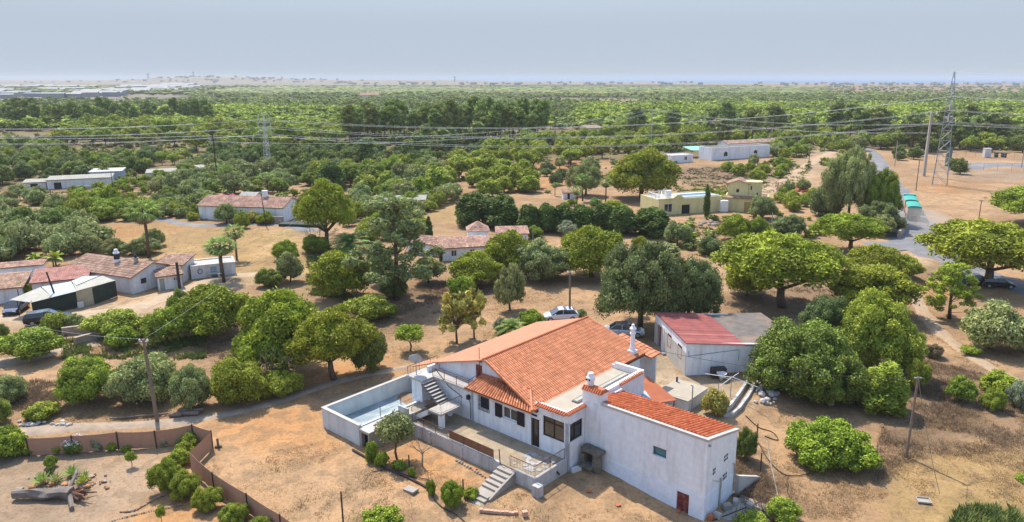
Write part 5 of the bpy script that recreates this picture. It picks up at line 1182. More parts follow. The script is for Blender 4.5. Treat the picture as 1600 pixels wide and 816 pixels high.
 ('olive', 225, 300, 476, 548, B, 'tree with leggy branches left of the lone stone pine, the right one of three', dict(leaf='green', name='wild_tree')),
 ('olive', 142, 235, 480, 535, B, 'rounded dusty green tree below the farmyard, the middle one of three', dict(leaf='green', name='wild_tree')),
 ('greybush', 165, 222, 508, 548, B, 'lighter yellow green bush below the rounded dusty tree', dict(leaf='bright')),
 ('olive', 8, 106, 508, 572, B, 'wide dusty green tree beside the grey track at the left', dict(leaf='green', name='wild_tree')),
 ('shrub', 66, 110, 487, 524, B, 'light green round bush in front of the black estate car', dict()),
 ('dark', 94, 138, 488, 520, B, 'brownish green round bush right of the light one by the black car', dict(leaf='olive')),
 ('dark', -10, 22, 505, 545, B, 'dark bush at the left edge below the farmyard', dict()),
 ('green', -20, 50, 582, 635, B, 'grey green bush at the left edge beyond the path', dict(leaf='olive')),
 ('bright', 38, 97, 625, 660, B, 'low vivid green mound of a bush alone beside white stones', dict(leaf='green')),
 ('dark', -25, 22, 620, 668, B, 'dark green bush cut by the left edge beside the path', dict(leaf='carob')),
 ('bright', -22, 52, 664, 722, B, 'yellow green feathery bush at the left end of the mesh fence', dict()),
 ('shrub', 38, 60, 690, 712, B, 'dark small shrub tucked beside the yellow green bush', dict()),
 # along the mesh fence
 ('shrub', 66, 86, 686, 708, B, 'small green shrub on the fence line, first after the yellow green bush', dict()),
 ('shrub', 82, 106, 687, 709, B, 'small green shrub on the fence line left of the white oleander', dict()),
 ('shrub', 145, 164, 680, 706, B, 'thin oleander with a few white flowers right of the big white one', dict(leaf='grey')),
 ('shrub', 167, 182, 690, 706, B, 'small dark shrub on the fence line by the third post', dict()),
 ('shrub', 190, 206, 697, 707, B, 'tiny tuft of leaves at the foot of the fence', dict()),
 ('shrub', 248, 270, 678, 698, B, 'sparse oleander with one white flower near the fence corner', dict(leaf='grey')),
 ('shrub', 272, 292, 682, 697, B, 'sparse olive green shrub next to the fence corner hedge', dict(leaf='olive')),
 ('shrub', 284, 312, 674, 700, B, 'leafy hedge bush at the far end, right in the fence corner', dict(group='hedge bushes inside the mesh fence')),
 ('shrub', 276, 306, 688, 716, B, 'leafy hedge bush, second from the fence corner', dict(group='hedge bushes inside the mesh fence')),
 ('shrub', 262, 300, 700, 732, B, 'leafy hedge bush, third from the fence corner', dict(group='hedge bushes inside the mesh fence')),
 ('green', 238, 292, 712, 776, B, 'tallest dark hedge bush beside the raised tip of the fence', dict(group='hedge bushes inside the mesh fence')),
 ('green', 262, 318, 733, 788, B, 'large lighter hedge bush in the middle of the row', dict(group='hedge bushes inside the mesh fence')),
 ('green', 300, 350, 758, 806, B, 'rounded hedge bush, third from the near end of the row', dict(group='hedge bushes inside the mesh fence')),
 ('green', 342, 394, 782, 828, B, 'rounded hedge bush, second from the near end of the row', dict(group='hedge bushes inside the mesh fence')),
 ('green', 388, 430, 806, 845, B, 'hedge bush at the near end of the row, cut by the lower edge', dict(group='hedge bushes inside the mesh fence')),
 ('citrus', 198, 216, 705, 729, T, 'tiny orange sapling alone on the bare garden soil', dict(xb=206)),
 ('citrus', 242, 259, 790, 816, T, 'tiny round headed sapling inside the stone ring', dict(xb=253)),
 ('shrub', 70, 90, 710, 732, B, 'reddish leaved young shrub at the top of the rock garden', dict(leaf='green')),
 ('shrub', 74, 86, 728, 742, B, 'dark tuft of a succulent in the rock garden', dict(leaf='dark')),
 # garden below the pool
 ('citrus', 590, 655, 646, 716, T, 'half bare bush beside the pump room with dry twigs under it', dict(xb=620, leaf='olive')),
 ('bare', 640, 690, 665, 728, T, 'blackened leafless shrub in the garden strip below the patio', dict(xb=660)),
 ('shrub', 570, 594, 688, 724, B, 'upright bright bush near the corner of the pump room', dict(leaf='bright')),
 ('shrub', 586, 608, 704, 732, B, 'low bright bush next to the upright one near the pump room', dict(leaf='bright')),
 ('shrub', 610, 636, 718, 736, B, 'small spiky green bush beside the first dark stake', dict(leaf='bright')),
 ('shrub', 636, 650, 728, 746, B, 'tuft of green at the foot of the first dark stake', dict(leaf='bright')),
 ('shrub', 666, 682, 748, 776, B, 'thin bright bush left of the bush with yellowing leaves', dict(leaf='bright')),
 ('green', 686, 728, 750, 800, B, 'bush with yellowing leaves at the second stake, left of the garden steps', dict(leaf='bright')),
 ('shrub', 722, 748, 760, 782, B, 'small green bush touching the garden steps', dict(leaf='bright')),
 ('yellow', 562, 632, 788, 838, B, 'yellow green bush cut by the lower edge below the garden', dict(leaf='bright')),
 # above the house
 ('loquat', 680, 748, 458, 536, T, 'sparse tree with large yellowing leaves above the roof, the left of two', dict(xb=714)),
 ('loquat', 722, 778, 452, 529, T, 'sparse tree with large yellowing leaves above the roof, the right of two', dict(xb=741)),
 ('citrus', 616, 668, 507, 548, T, 'neat little orange tree above the satellite dish', dict(xb=641)),
 ('greybush', 768, 800, 495, 525, B, 'grey scrubby bush left of the low palm above the roof', dict()),
 ('date', 768, 830, 488, 524, T, 'low feather palm just above the farmhouse roof', dict(xb=800)),
 ('bright', 808, 850, 482, 514, B, 'vivid yellow green bush between the low palm and the white car', dict()),
 ('shrub', 900, 918, 482, 500, B, 'small grey green shrub right of the white car', dict(leaf='olive')),
 ('olive', 540, 622, 458, 508, B, 'pair of rounded bushes on the dry slope above the big pines', dict(leaf='green')),
 ('bright', 590, 622, 470, 500, B, 'small bright bush at the right of the rounded bushes on the slope', dict()),
 # right side
 ('greybush', 1090, 1142, 604, 656, B, 'oleander with faded flowers beside the curved white wall', dict(leaf='yel' if False else 'loquat')),
 ('dark', 1143, 1182, 665, 725, B, 'dark leafy bush hidden behind the corner of the annex', dict()),
 ('olive', 1190, 1252, 775, 826, B, 'thin leaved bush at the lower edge right of the annex', dict(leaf='green')),
 ('bright', 1146, 1204, 798, 840, B, 'bright bush at the lower edge below the annex end wall', dict(leaf='green')),
 ('olive', 1418, 1455, 562, 612, T, 'small tree with open branches on the dry slope right of the carob', dict(xb=1434, leaf='green', name='wild_tree')),
 ('olive', 1475, 1526, 588, 634, B, 'rounded young tree on the dry slope, left of the yellow green bush', dict(leaf='green', name='wild_tree')),
 ('shrub', 1528, 1590, 580, 618, B, 'yellow green bush in the dry grass near the right edge', dict(leaf='bright')),
 ('dark', 1530, 1572, 602, 645, B, 'dark small tree in front of the yellow green bush near the right edge', dict(leaf='green')),
 ('greybush', 1570, 1612, 596, 642, B, 'loose pale bush cut by the right edge', dict()),
 ('shrub', 1585, 1612, 740, 756, B, 'low green tuft at the right edge in the brown grass', dict()),
 ('bright', 1500, 1535, 538, 558, B, 'low green bush on the slope below the olive bushes', dict(leaf='green')),
 ('greybush', 1440, 1475, 535, 562, B, 'pale dry bush on the slope below the young thin pine', dict(leaf='dry')),
 # palms and the farm on the left
 ('palm', 200, 244, 308, 402, T, 'tall fan palm with a brown skirt behind the farm roof', dict(xb=233)),
 ('palm', 322, 362, 366, 440, T, 'front fan palm of the clump by the farm, the left and lower one', dict(xb=350)),
 ('palm', 332, 370, 370, 432, T, 'fan palm of the clump by the farm, right behind the front one', dict(xb=348)),
 ('palm', 352, 380, 348, 406, T, 'fan palm of the clump by the farm, standing back to the right', dict(xb=370)),
 ('palm', 343, 363, 253, 300, T, 'slender fan palm left of the long white house', dict(xb=356)),
 ('palm', 405, 428, 268, 300, T, 'fan palm in front of the thin lattice pylon', dict(xb=418)),
 ('palm', 862, 872, 284, 306, T, 'short fan palm left of the little ruined hut', dict()),
 ('banana', 40, 72, 385, 412, T, 'banana plant behind the white farm wall, the left one', dict()),
 ('banana', 70, 105, 380, 415, T, 'banana plant behind the white farm wall, the right one', dict()),
 ('green', 50, 88, 425, 458, B, 'green bush growing against the low farm roofs, the upper one', dict()),
 ('olive', 14, 58, 440, 470, B, 'green bush growing against the low farm roofs, the lower one', dict(leaf='green')),
 ('green', 22, 42, 370, 396, B, 'grey green tree right behind the long low farm wall', dict(leaf='olive')),
 ('dark', 222, 262, 355, 388, B, 'round dark tree right behind the tall fan palm', dict(leaf='olive')),
 ('dark', 160, 200, 370, 400, B, 'tree behind the farm roof, left of the tall fan palm', dict(leaf='olive')),
 ('dark', 195, 255, 368, 402, B, 'broad dark tree at the foot of the tall fan palm', dict(leaf='olive')),
 ('stone_pine', 112, 148, 338, 345, T, 'x', None),
]
NEAR = [n for n in NEAR if n[7] is not None]
for kind, x0, x1, yt, yb, mode, lab, ex in NEAR:
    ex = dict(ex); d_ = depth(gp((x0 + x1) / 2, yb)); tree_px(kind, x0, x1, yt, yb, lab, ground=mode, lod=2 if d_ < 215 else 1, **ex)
# white flowers of the oleander at the fence
ol = tree_px('shrub', 104, 140, 680, 710, 'oleander bush covered in white flowers against the mesh fence', ground='front')
for ch in ol.children:
    if ch.name.startswith('foliage'):
        bl = [b for b in ball_blobs(random.Random(4), 1.0, .5, 1.45, 16, .3)]
        fm = crown_mesh('flowers', bl, 520, .16, LM['bloom'], 3, 1.1, .8, 0); fo = bpy.data.objects.new('flowers', fm); COL.objects.link(fo); fo.parent = ol
# ================================================================ groups of trees farther off
TAKEN = []
ORD = ['', 'second', 'third', 'fourth', 'fifth', 'sixth', 'seventh', 'eighth', 'ninth', 'tenth']
def zone(kinds, poly, spacing, label, group, seed, size=(4, 7), n=999, lod=1, hfac=None, split=True, leaf=None, jitter=1.0, avoid=True):
    g = random.Random(seed); xs = [p[0] for p in poly]; ys = [p[1] for p in poly]; made = []
    # sample evenly over the ground, not over the picture
    W_ = [gp(a, b) for a, b in poly]; x0, x1 = min(p.x for p in W_), max(p.x for p in W_); y0, y1 = min(p.y for p in W_), max(p.y for p in W_)
    tries = 0; cand = []
    while tries < 60000 and len(cand) < n:
        tries += 1; x = g.uniform(x0, x1); y = g.uniform(y0, y1); px, py = proj(x, y, float(gh(x, y)))
        if not inpoly([px], [py], poly)[0] or px < -60 or px > 1660: continue
        s = g.uniform(*size)
        if any((x - a) ** 2 + (y - b) ** 2 < ((s + c) * .5 * spacing) ** 2 for a, b, c in TAKEN[-2500:]): 
            if g.random() < .999: continue
        TAKEN.append((x, y, s)); cand.append((x, y, s))
        if tries > 30000 and len(cand) > n * .9: break
    cand.sort(key=lambda c: -c[1])
    for x, y, s in cand:
        k = kinds[g.randrange(len(kinds))]; lf = leaf
        if isinstance(k, tuple): k, lf = k
        hr = {'stone_pine': .72, 'round_pine': .75, 'maritime_pine': 1.45, 'carob': .65, 'dark': .66, 'green': .62, 'olive': .75, 'greybush': .55, 'cedar': 1.3, 'palm': 2.2, 'feather': 1.4, 'shrub': .6, 'citrus': .9}.get(k, .7) if hfac is None else hfac
        lab = label.replace('{}', {'stone_pine': 'stone pine', 'round_pine': 'stone pine', 'maritime_pine': 'tall maritime pine', 'carob': 'dark carob tree', 'dark': 'broadleaf tree', 'green': 'green bush', 'olive': 'olive tree', 'greybush': 'grey green bush', 'cedar': 'dark conifer', 'shrub': 'low shrub', 'feather': 'tall airy tree', 'citrus': 'young orchard tree'}.get(k, 'tree'))
        made.append(plant(k, (x, y), s, s * hr * g.uniform(.85, 1.2), lab, group=group.replace('{}', NAMES[k].replace('_', ' ') + 's' if not NAMES[k].endswith('bush') else NAMES[k] + 'es'), lod=lod, leaf=lf, split=split))
    by = {}
    for o in made: by.setdefault(o['label'], []).append(o)
    for lab, os_ in by.items():
        k = len(os_)
        if not 1 < k <= 20 or len(lab.split()) > 12: continue
        os_.sort(key=lambda o: float(proj(o.location.x, o.location.y, o.location.z)[0]))
        for i, o in enumerate(os_):
            j = min(i, k - 1 - i); side = 'left' if i <= k - 1 - i else 'right'
            o['label'] = lab + (', ' + side + 'most' if j == 0 else ', %s from the %s' % (ORD[j], side))
    return made
for kind, x0, x1, yt, yb, mode, lab, ex in NEAR:
    p = gp((x0 + x1) / 2, yb); TAKEN.append((p.x, p.y + (x1 - x0) * depth(p) / CF * .4, (x1 - x0) * depth(p) / CF))
def block(poly_px, r=6):
    """keep trees off a building or clearing"""
    for a, b in poly_px: p = gp(a, b); TAKEN.append((p.x, p.y, r))
block([(340, 338), (360, 340), (380, 340), (400, 342), (420, 342), (440, 345), (455, 345)], 8)
block([(700, 405), (720, 408), (745, 390), (690, 385), (670, 390)], 9)
block([(1040, 330), (1060, 332), (1085, 330), (1100, 325), (1120, 320), (1140, 325), (1165, 325), (1190, 325), (1080, 322)], 7)
block([(1120, 250), (1140, 250), (1160, 250), (1180, 250), (1195, 250), (1060, 256), (1050, 256), (1080, 248), (1130, 238), (1160, 238), (1190, 238)], 9)
block([(880, 246), (885, 308), (40, 292), (60, 294), (80, 294), (100, 292), (120, 290), (140, 285), (165, 284), (190, 280), (210, 276), (235, 272), (250, 262), (265, 255), (280, 250), (298, 248), (150, 292), (170, 288), (110, 297), (90, 299), (70, 300), (50, 299), (200, 284), (215, 280), (240, 275), (255, 270)], 9)
block([(1425, 340), (1415, 325), (1470, 287), (1443, 277), (640, 218), (615, 216), (670, 215)], 8)
# left: grove of olives behind the farm
zone(['olive', ('dark', 'olive'), ('olive', 'dark')], [(-60, 420), (-60, 352), (30, 345), (110, 352), (150, 372), (160, 395), (100, 402), (60, 400)], .62, '{} in the dense dusty grove behind the farm roofs at the left', '{} of the dense grove at the left', 1, (4.5, 6.5), 46)
# left: scattered trees in the field above
zone(['olive', 'dark', ('green', 'olive')], [(-60, 345), (-60, 300), (60, 300), (100, 322), (90, 338), (40, 345)], .85, '{} on the dry field left of the long low barns', '{} left of the barns', 2, (3.5, 5.5), 14)
zone([('dark', 'green'), 'carob', ('olive', 'green')], [(95, 345), (100, 322), (160, 316), (230, 322), (235, 344), (180, 350), (120, 352)], .62, '{} in the belt between the barns and the golden field', '{} in the belt below the barns', 3, (4, 6.5), 24)
zone(['green', ('green', 'bright'), 'olive'], [(235, 345), (240, 320), (330, 318), (330, 345), (300, 344), (270, 338)], .65, '{} in the overgrown garden left of the long white house', '{} of the overgrown garden', 4, (3, 5), 22)
zone(['olive', 'carob', ('dark', 'olive')], [(250, 322), (245, 290), (310, 262), (420, 270), (470, 292), (455, 302), (340, 306), (330, 318)], .72, '{} on the slope above the long white house', '{} above the long white house', 5, (4, 7), 60)
zone(['dark', 'carob', ('dark', 'oak')], [(-60, 302), (-60, 262), (80, 252), (190, 250), (250, 250), (225, 270), (130, 286), (40, 292)], .66, '{} in the dark wood above the long low barns', '{} above the barns', 6, (5, 8), 60)
zone([('dark', 'green'), ('olive', 'green'), ('citrus', 'green')], [(90, 305), (170, 292), (250, 282), (300, 262), (310, 290), (240, 300), (150, 312)], .8, '{} just below the line of low barns', '{} below the barns', 7, (2.2, 3.4), 34)
zone([('citrus', 'bright'), ('citrus', 'green')], [(150, 262), (170, 250), (300, 248), (260, 262), (210, 272)], .8, '{} in the orchard behind the pale ruined sheds', '{} of the hillside orchard', 8, (3.5, 4.5), 30, split=False)
zone([('olive', 'green'), ('dark', 'olive'), 'carob'], [(-60, 262), (-60, 225), (60, 228), (110, 235), (100, 252), (20, 262)], .8, '{} on the far left hillside above the dark wood', '{} of the far left hillside', 9, (5, 8), 40, split=False)
zone(['stone_pine'], [(55, 250), (110, 228), (220, 232), (300, 238), (450, 240), (560, 232), (560, 206), (420, 202), (250, 200), (130, 204)], .80, '{} in the continuous bright canopy beyond the left meadow', '{} of the bright canopy at the left', 10, (8, 12), 105, split=False)
zone([('dark', 'oak'), ('carob', 'dark'), ('olive', 'dark')], [(320, 265), (330, 244), (520, 240), (560, 246), (560, 268), (480, 282), (400, 268)], .62, '{} in the dark valley round the thin lattice pylon', '{} in the dark valley', 11, (5, 8), 70, split=False)
zone([('dark', 'oak'), ('maritime_pine'), ('olive', 'dark')], [(560, 262), (560, 235), (700, 226), (770, 226), (760, 240), (690, 262), (600, 268)], .6, '{} in the shaded valley left of the pale pine slope', '{} in the shaded valley', 12, (4, 7), 70, split=False)
zone([('round_pine'), ('dark', 'olive'), ('dark', 'green'), 'carob'], [(455, 300), (480, 280), (600, 268), (700, 265), (700, 300), (640, 318), (570, 312), (560, 290)], .72, '{} behind the dense stone pine and the tall airy tree', '{} behind the dense stone pine', 13, (6, 9), 34)
zone([('olive', 'green'), ('dark', 'olive'), 'green'], [(560, 380), (540, 345), (600, 330), (655, 345), (660, 372), (600, 385)], .7, '{} in the thicket left of the tall airy tree', '{} of the middle thicket', 14, (3.5, 5), 16)
zone(['olive', ('green', 'olive'), ('dark', 'green')], [(560, 345), (560, 318), (700, 300), (730, 305), (700, 320), (655, 335)], .75, '{} between the tall airy tree and the small tan field', '{} near the small tan field', 15, (4, 6), 20)
zone([('stone_pine'), ('stone_pine')], [(700, 290), (690, 262), (760, 235), (850, 222), (940, 220), (1060, 232), (1060, 248), (950, 250), (900, 262), (860, 256), (790, 282)], .92, '{} with a pale flat crown on the sunny slope behind the small white cottage', '{} of the sunny slope', 16, (7, 10), 62, split=True)
zone(['stone_pine', 'round_pine'], [(700, 312), (715, 285), (790, 275), (850, 285), (830, 300), (780, 310)], .95, '{} on the sunny slope left of the little ruined hut', '{} left of the ruined hut', 17, (6, 8), 12)
zone([('dark', 'oak'), 'olive'], [(800, 300), (860, 262), (940, 258), (935, 275), (860, 296), (830, 305)], 1.2, '{} scattered on the orange soil round the little ruined hut', '{} round the ruined hut', 18, (4, 6.5), 9)
zone([('palm'), ('bright'), ('green', 'palm')], [(870, 326), (880, 312), (980, 312), (975, 330), (900, 334)], 1.0, 'young palm or bush just behind the dark conifer row', 'young plants behind the conifer row', 19, (2, 3.5), 8)
zone(['green', ('green', 'bright')], [(1060, 318), (1070, 306), (1140, 305), (1138, 318)], .75, '{} of the clipped hedge behind the roof pool of the yellow house', '{} of the hedge behind the yellow house', 20, (2.6, 3.6), 15)
zone(['green', 'olive', ('dark', 'green')], [(1120, 270), (1160, 256), (1260, 262), (1240, 278), (1180, 285)], 1.1, '{} on the rubble ground below the long white building', '{} below the long white building', 21, (4, 6), 10)
zone(['green', ('green', 'bright'), 'olive'], [(1200, 335), (1215, 300), (1270, 292), (1290, 315), (1270, 335)], .9, '{} right of the yellow house', '{} right of the yellow house', 22, (3, 5), 11)
zone([('dark', 'green'), ('olive', 'green'), ('dark', 'olive')], [(1195, 258), (1205, 232), (1290, 226), (1350, 226), (1345, 240), (1290, 236), (1250, 250)], .8, '{} right of the long white building', '{} right of the long white building', 23, (5, 8), 24)
zone(['stone_pine', ('dark', 'green'), 'stone_pine', 'maritime_pine'], [(940, 222), (960, 210), (1120, 208), (1330, 212), (1350, 226), (1200, 230), (1060, 232)], .75, '{} in the belt behind the long white building', '{} behind the long white building', 24, (7, 10), 60, split=False)
zone(['maritime_pine'], [(540, 228), (550, 212), (850, 208), (858, 220), (760, 226), (640, 222)], .60, '{} of the tall dark stand behind the pale clearing', '{} of the tall dark stand', 25, (6, 8.5), 80, split=False, hfac=1.9, leaf='pine_dark')
zone(['maritime_pine'], [(-60, 204), (-60, 192), (330, 190), (330, 199), (120, 203)], .55, '{} of the stand of dark trunks before the distant town', '{} of the stand before the town', 26, (5, 7.5), 90, split=False, hfac=1.9, leaf='pine_dark')
zone([('dark', 'dark'), ('maritime_pine'), ('stone_pine')], [(1360, 236), (1350, 212), (1450, 214), (1700, 222), (1700, 240), (1520, 238), (1480, 240)], .62, '{} of the wood edge behind the big lattice pylon', '{} behind the big pylon', 27, (7, 10), 90, split=False)
zone([('green', 'olive'), ('dark', 'dark')], [(1400, 252), (1402, 240), (1450, 240), (1440, 252)], .8, '{} beside the foot of the big lattice pylon', '{} beside the pylon foot', 28, (4, 6), 6)
zone([('dark', 'dark')], [(1465, 275), (1468, 262), (1500, 262), (1500, 278)], 1.0, '{} under the big lattice pylon', '{} under the pylon', 29, (5, 7), 2)

# ---- the continuous woods out to the plain: countless trees, one object each
def wood(name, shape_fn, placer, m_names, seed, nvar=6):
    g = np.random.default_rng(seed); vars_ = [shape_fn(k) for k in range(nvar)]
    Vs, Qs, Ts, Is, Mi = [], [], [], [], []; off = 0
    P = placer(g)
    for (x, y, s, h, mi) in P:
        Vv, Q, T, ti = vars_[g.integers(nvar)]; a = g.uniform(0, 6.283); c, s2 = math.cos(a), math.sin(a)
        V = np.empty_like(Vv); V[:, 0] = (Vv[:, 0] * c - Vv[:, 1] * s2) * s + x; V[:, 1] = (Vv[:, 0] * s2 + Vv[:, 1] * c) * s + y; V[:, 2] = Vv[:, 2] * h
        V[:, 2] += P_z(x, y); dt = g.normal(0, .12) + (float(vnoise(x / 45, y / 45, 33)) - .5) * .55
        Vs.append(V); Qs.append(Q + off); Ts.append(T + off); Is.append(np.clip(ti + dt, 0, 1)); Mi.append(np.full(len(ti), mi)); off += len(V)
    V = np.concatenate(Vs); Q = np.concatenate(Qs); T = np.concatenate(Ts)
    nq = [len(q) for q in Qs]; tq = np.concatenate([i[:n] for i, n in zip(Is, nq)]); tt = np.concatenate([i[n:] for i, n in zip(Is, nq)])
    mq = np.concatenate([i[:n] for i, n in zip(Mi, nq)]); mt_ = np.concatenate([i[n:] for i, n in zip(Mi, nq)])
    me = npmesh(name, V, Q, T, [LM[k] for k in m_names], midx=np.concatenate([mq, mt_]), tint=np.concatenate([tq, tt]))
    o = bpy.data.objects.new(name, me); COL.objects.link(o); return o
def P_z(x, y): return float(gh(x, y)) - .2
def tree_arrays(blobs, n, size, seed, trunk_r=0.03, zt=.5, core=.8, up=.4):
    me = crown_mesh('tmp', blobs, n, size, LM['pine'], seed, 1.6, up, core, .15, lod=1, fill=.2)
    V = np.empty(len(me.vertices) * 3); me.vertices.foreach_get('co', V); V = V.reshape(-1, 3)
    Q = []; T = []
    for p in me.polygons: (Q if len(p.vertices) == 4 else T).append(list(p.vertices))
    ti = np.empty(len(me.polygons)); me.attributes['tint'].data.foreach_get('value', ti)
    # trunk
    b = len(V); tv = []; 
    for z in (0, zt):
        for k in range(3): tv.append((trunk_r * math.cos(k * 2.1), trunk_r * math.sin(k * 2.1), z))
    V = np.concatenate([V, np.array(tv)]); Qt = [[b, b + 1, b + 4, b + 3], [b + 1, b + 2, b + 5, b + 4], [b + 2, b, b + 3, b + 5]]
    nQ = len(Q); Q = np.array(Q + Qt); ti = np.concatenate([ti[:nQ], [.05] * 3, ti[nQ:]]); T = np.array(T).reshape(-1, 3)
    bpy.data.meshes.remove(me); return V, Q, T, ti
def sh_dome(k):   # unit: radius .5, height 1
    r_ = random.Random(k); return tree_arrays([(b[0], b[1], b[2], b[3], b[4], b[5], b[6]) for b in dome_blobs(r_, .5, .45, 1.0, 7, .2, .8, irr=.15)], 70, .13, k, .03, .5)
def sh_tall(k):
    r_ = random.Random(50 + k); bl = [(r_.uniform(-.2, .2), r_.uniform(-.2, .2), .42 + .09 * i, .26 - .02 * i, .26 - .02 * i, .10, .5) for i in range(6)]; return tree_arrays(bl, 60, .14, k, .04, .6, up=.2)
def sh_ball(k):
    r_ = random.Random(90 + k); return tree_arrays(ball_blobs(r_, .5, .05, 1.0, 6, .24), 46, .14, k)
def sh_far(k, tall=False):
    r_ = random.Random(190 + k); IV, IF = ICO1; g = np.random.default_rng(k)
    V = IV * np.array([.5, .5, .42]) * g.uniform(.75, 1.15, (len(IV), 1)) + np.array([0, 0, .55]); return V, np.zeros((0, 4), int), IF, np.clip(g.normal(.5, .2, len(IF)), 0, 1)
def placer(poly_density, y0, y1):
    """poly_density(px, py) -> None or (spacing, size range, height ratio, material index)"""
    def f(g):
        out = []; Z0, Z1 = gp(850, y1).y, gp(850, y0).y; y = Z0
        while y < Z1:
            xl, xr = (-420 - CX) / CF * y, (2000 - CX) / CF * y; x = xl
            row = 1e9
            while x < xr:
                px, py = proj(x, y, 0.0); r_ = poly_density(float(px), float(py), g)
                if r_ is None: x += 9 + y * .004; row = min(row, 9 + y * .004); continue
                sp, (s0, s1), hr, mi = r_; s = g.uniform(s0, s1)
                out.append((x + g.uniform(-.4, .4) * sp, y + g.uniform(-.4, .4) * sp, s, s * hr * g.uniform(.8, 1.25), mi)); x += sp * g.uniform(.8, 1.2); row = min(row, sp)
            y += row * .85
        return out
    return f
def dens_mid(px, py, g):
    if py > 206: return None
    n = float(vnoise(px / 60 + 3, py / 4, 9)); n2 = float(vnoise(px / 25, py / 2.5, 19))
    if inpoly([px], [py], [(815, 163.5), (820, 152), (1010, 153), (990, 163.5)])[0]: return (60, (4, 7), .6, 1) if g.random() < .5 else None
    if px < 300 and py < 161: return None
    if px > 1290 and py < 146.5: return None
    if 1230 < px < 1300 and py < 148 and n > .5: return None
    bright = (px > 900 and py > 168 and n < .72) or (px < 560 and py > 176 and n < .8) or (540 < px < 900 and py > 190 and n < .4)
    far = 1 + max(0, (175 - py)) * .045
    if bright and n2 < .85: return (7.0 * far, (8 * far, 11.5 * far), .6 / far ** 1.1, 0)
    return (7.5 * far, (5 * far, 8 * far), (1.0 if n < .6 else .75) / far ** 1.15, 1 if n2 < .6 else 2)
def split_shapes():
    pl = placer(dens_mid, 149.5, 206)(np.random.default_rng(3))
    A = [p for p in pl if p[4] == 0]; Bq = [p for p in pl if p[4] != 0]
    print('woods', len(A), len(Bq))
    o = wood('pine_wood', sh_dome, lambda g: A, ['pine'], 4); tag(o, 'wide wood of bright umbrella pines stretching to the plain', 'wood', kind='stuff')
    Bt = [p for i, p in enumerate(Bq) if i % 3 != 2]; Bb = [p for i, p in enumerate(Bq) if i % 3 == 2]
    o = wood('mixed_wood', sh_tall, lambda g: [(x, y, s, h * 1.0, 0 if m == 1 else 1) for x, y, s, h, m in Bt], ['maritime', 'pine_dark'], 5); tag(o, 'dark green tall pines mixed through the far wood', 'wood', kind='stuff')
    o = wood('mixed_wood', sh_ball, lambda g: [(x, y, s, h * .8, 0 if m == 1 else 1) for x, y, s, h, m in Bb], ['pine_dark', 'olive'], 6); tag(o, 'rounded darker trees filling the far wood', 'wood', kind='stuff')
split_shapes()
def dens_far(px, py, g):
    if px < 180 + (160 - py) * 9 and py > 136: 
        if py < 158: return (26, (9, 18), .5, 0) if g.random() < .45 else None
    if px < 430 and py < 139: return (26, (7, 13), .45, 0) if g.random() < .5 else None
    if px > 1290 or (px > 1190 and py < 137): return (40, (7, 13), .4, 0) if g.random() < .2 else None
    if py < 137.5: return (34, (9, 16), .4, 0) if g.random() < .25 else None
    if inpoly([px], [py], [(815, 163), (820, 152), (1010, 153), (990, 163)])[0]: return None
    f = 1 + (150 - py) * .07
    return (13 * f, (11 * f, 17 * f), .34 / f, 0 if g.random() < .7 else 1)
pl = placer(dens_far, 135.5, 149.5)(np.random.default_rng(8)); print('far', len(pl))
o = wood('far_wood', sh_far, lambda g: pl, ['dark', 'pine_dark'], 9); tag(o, 'hazy dark forest band below the horizon', 'wood', kind='stuff')
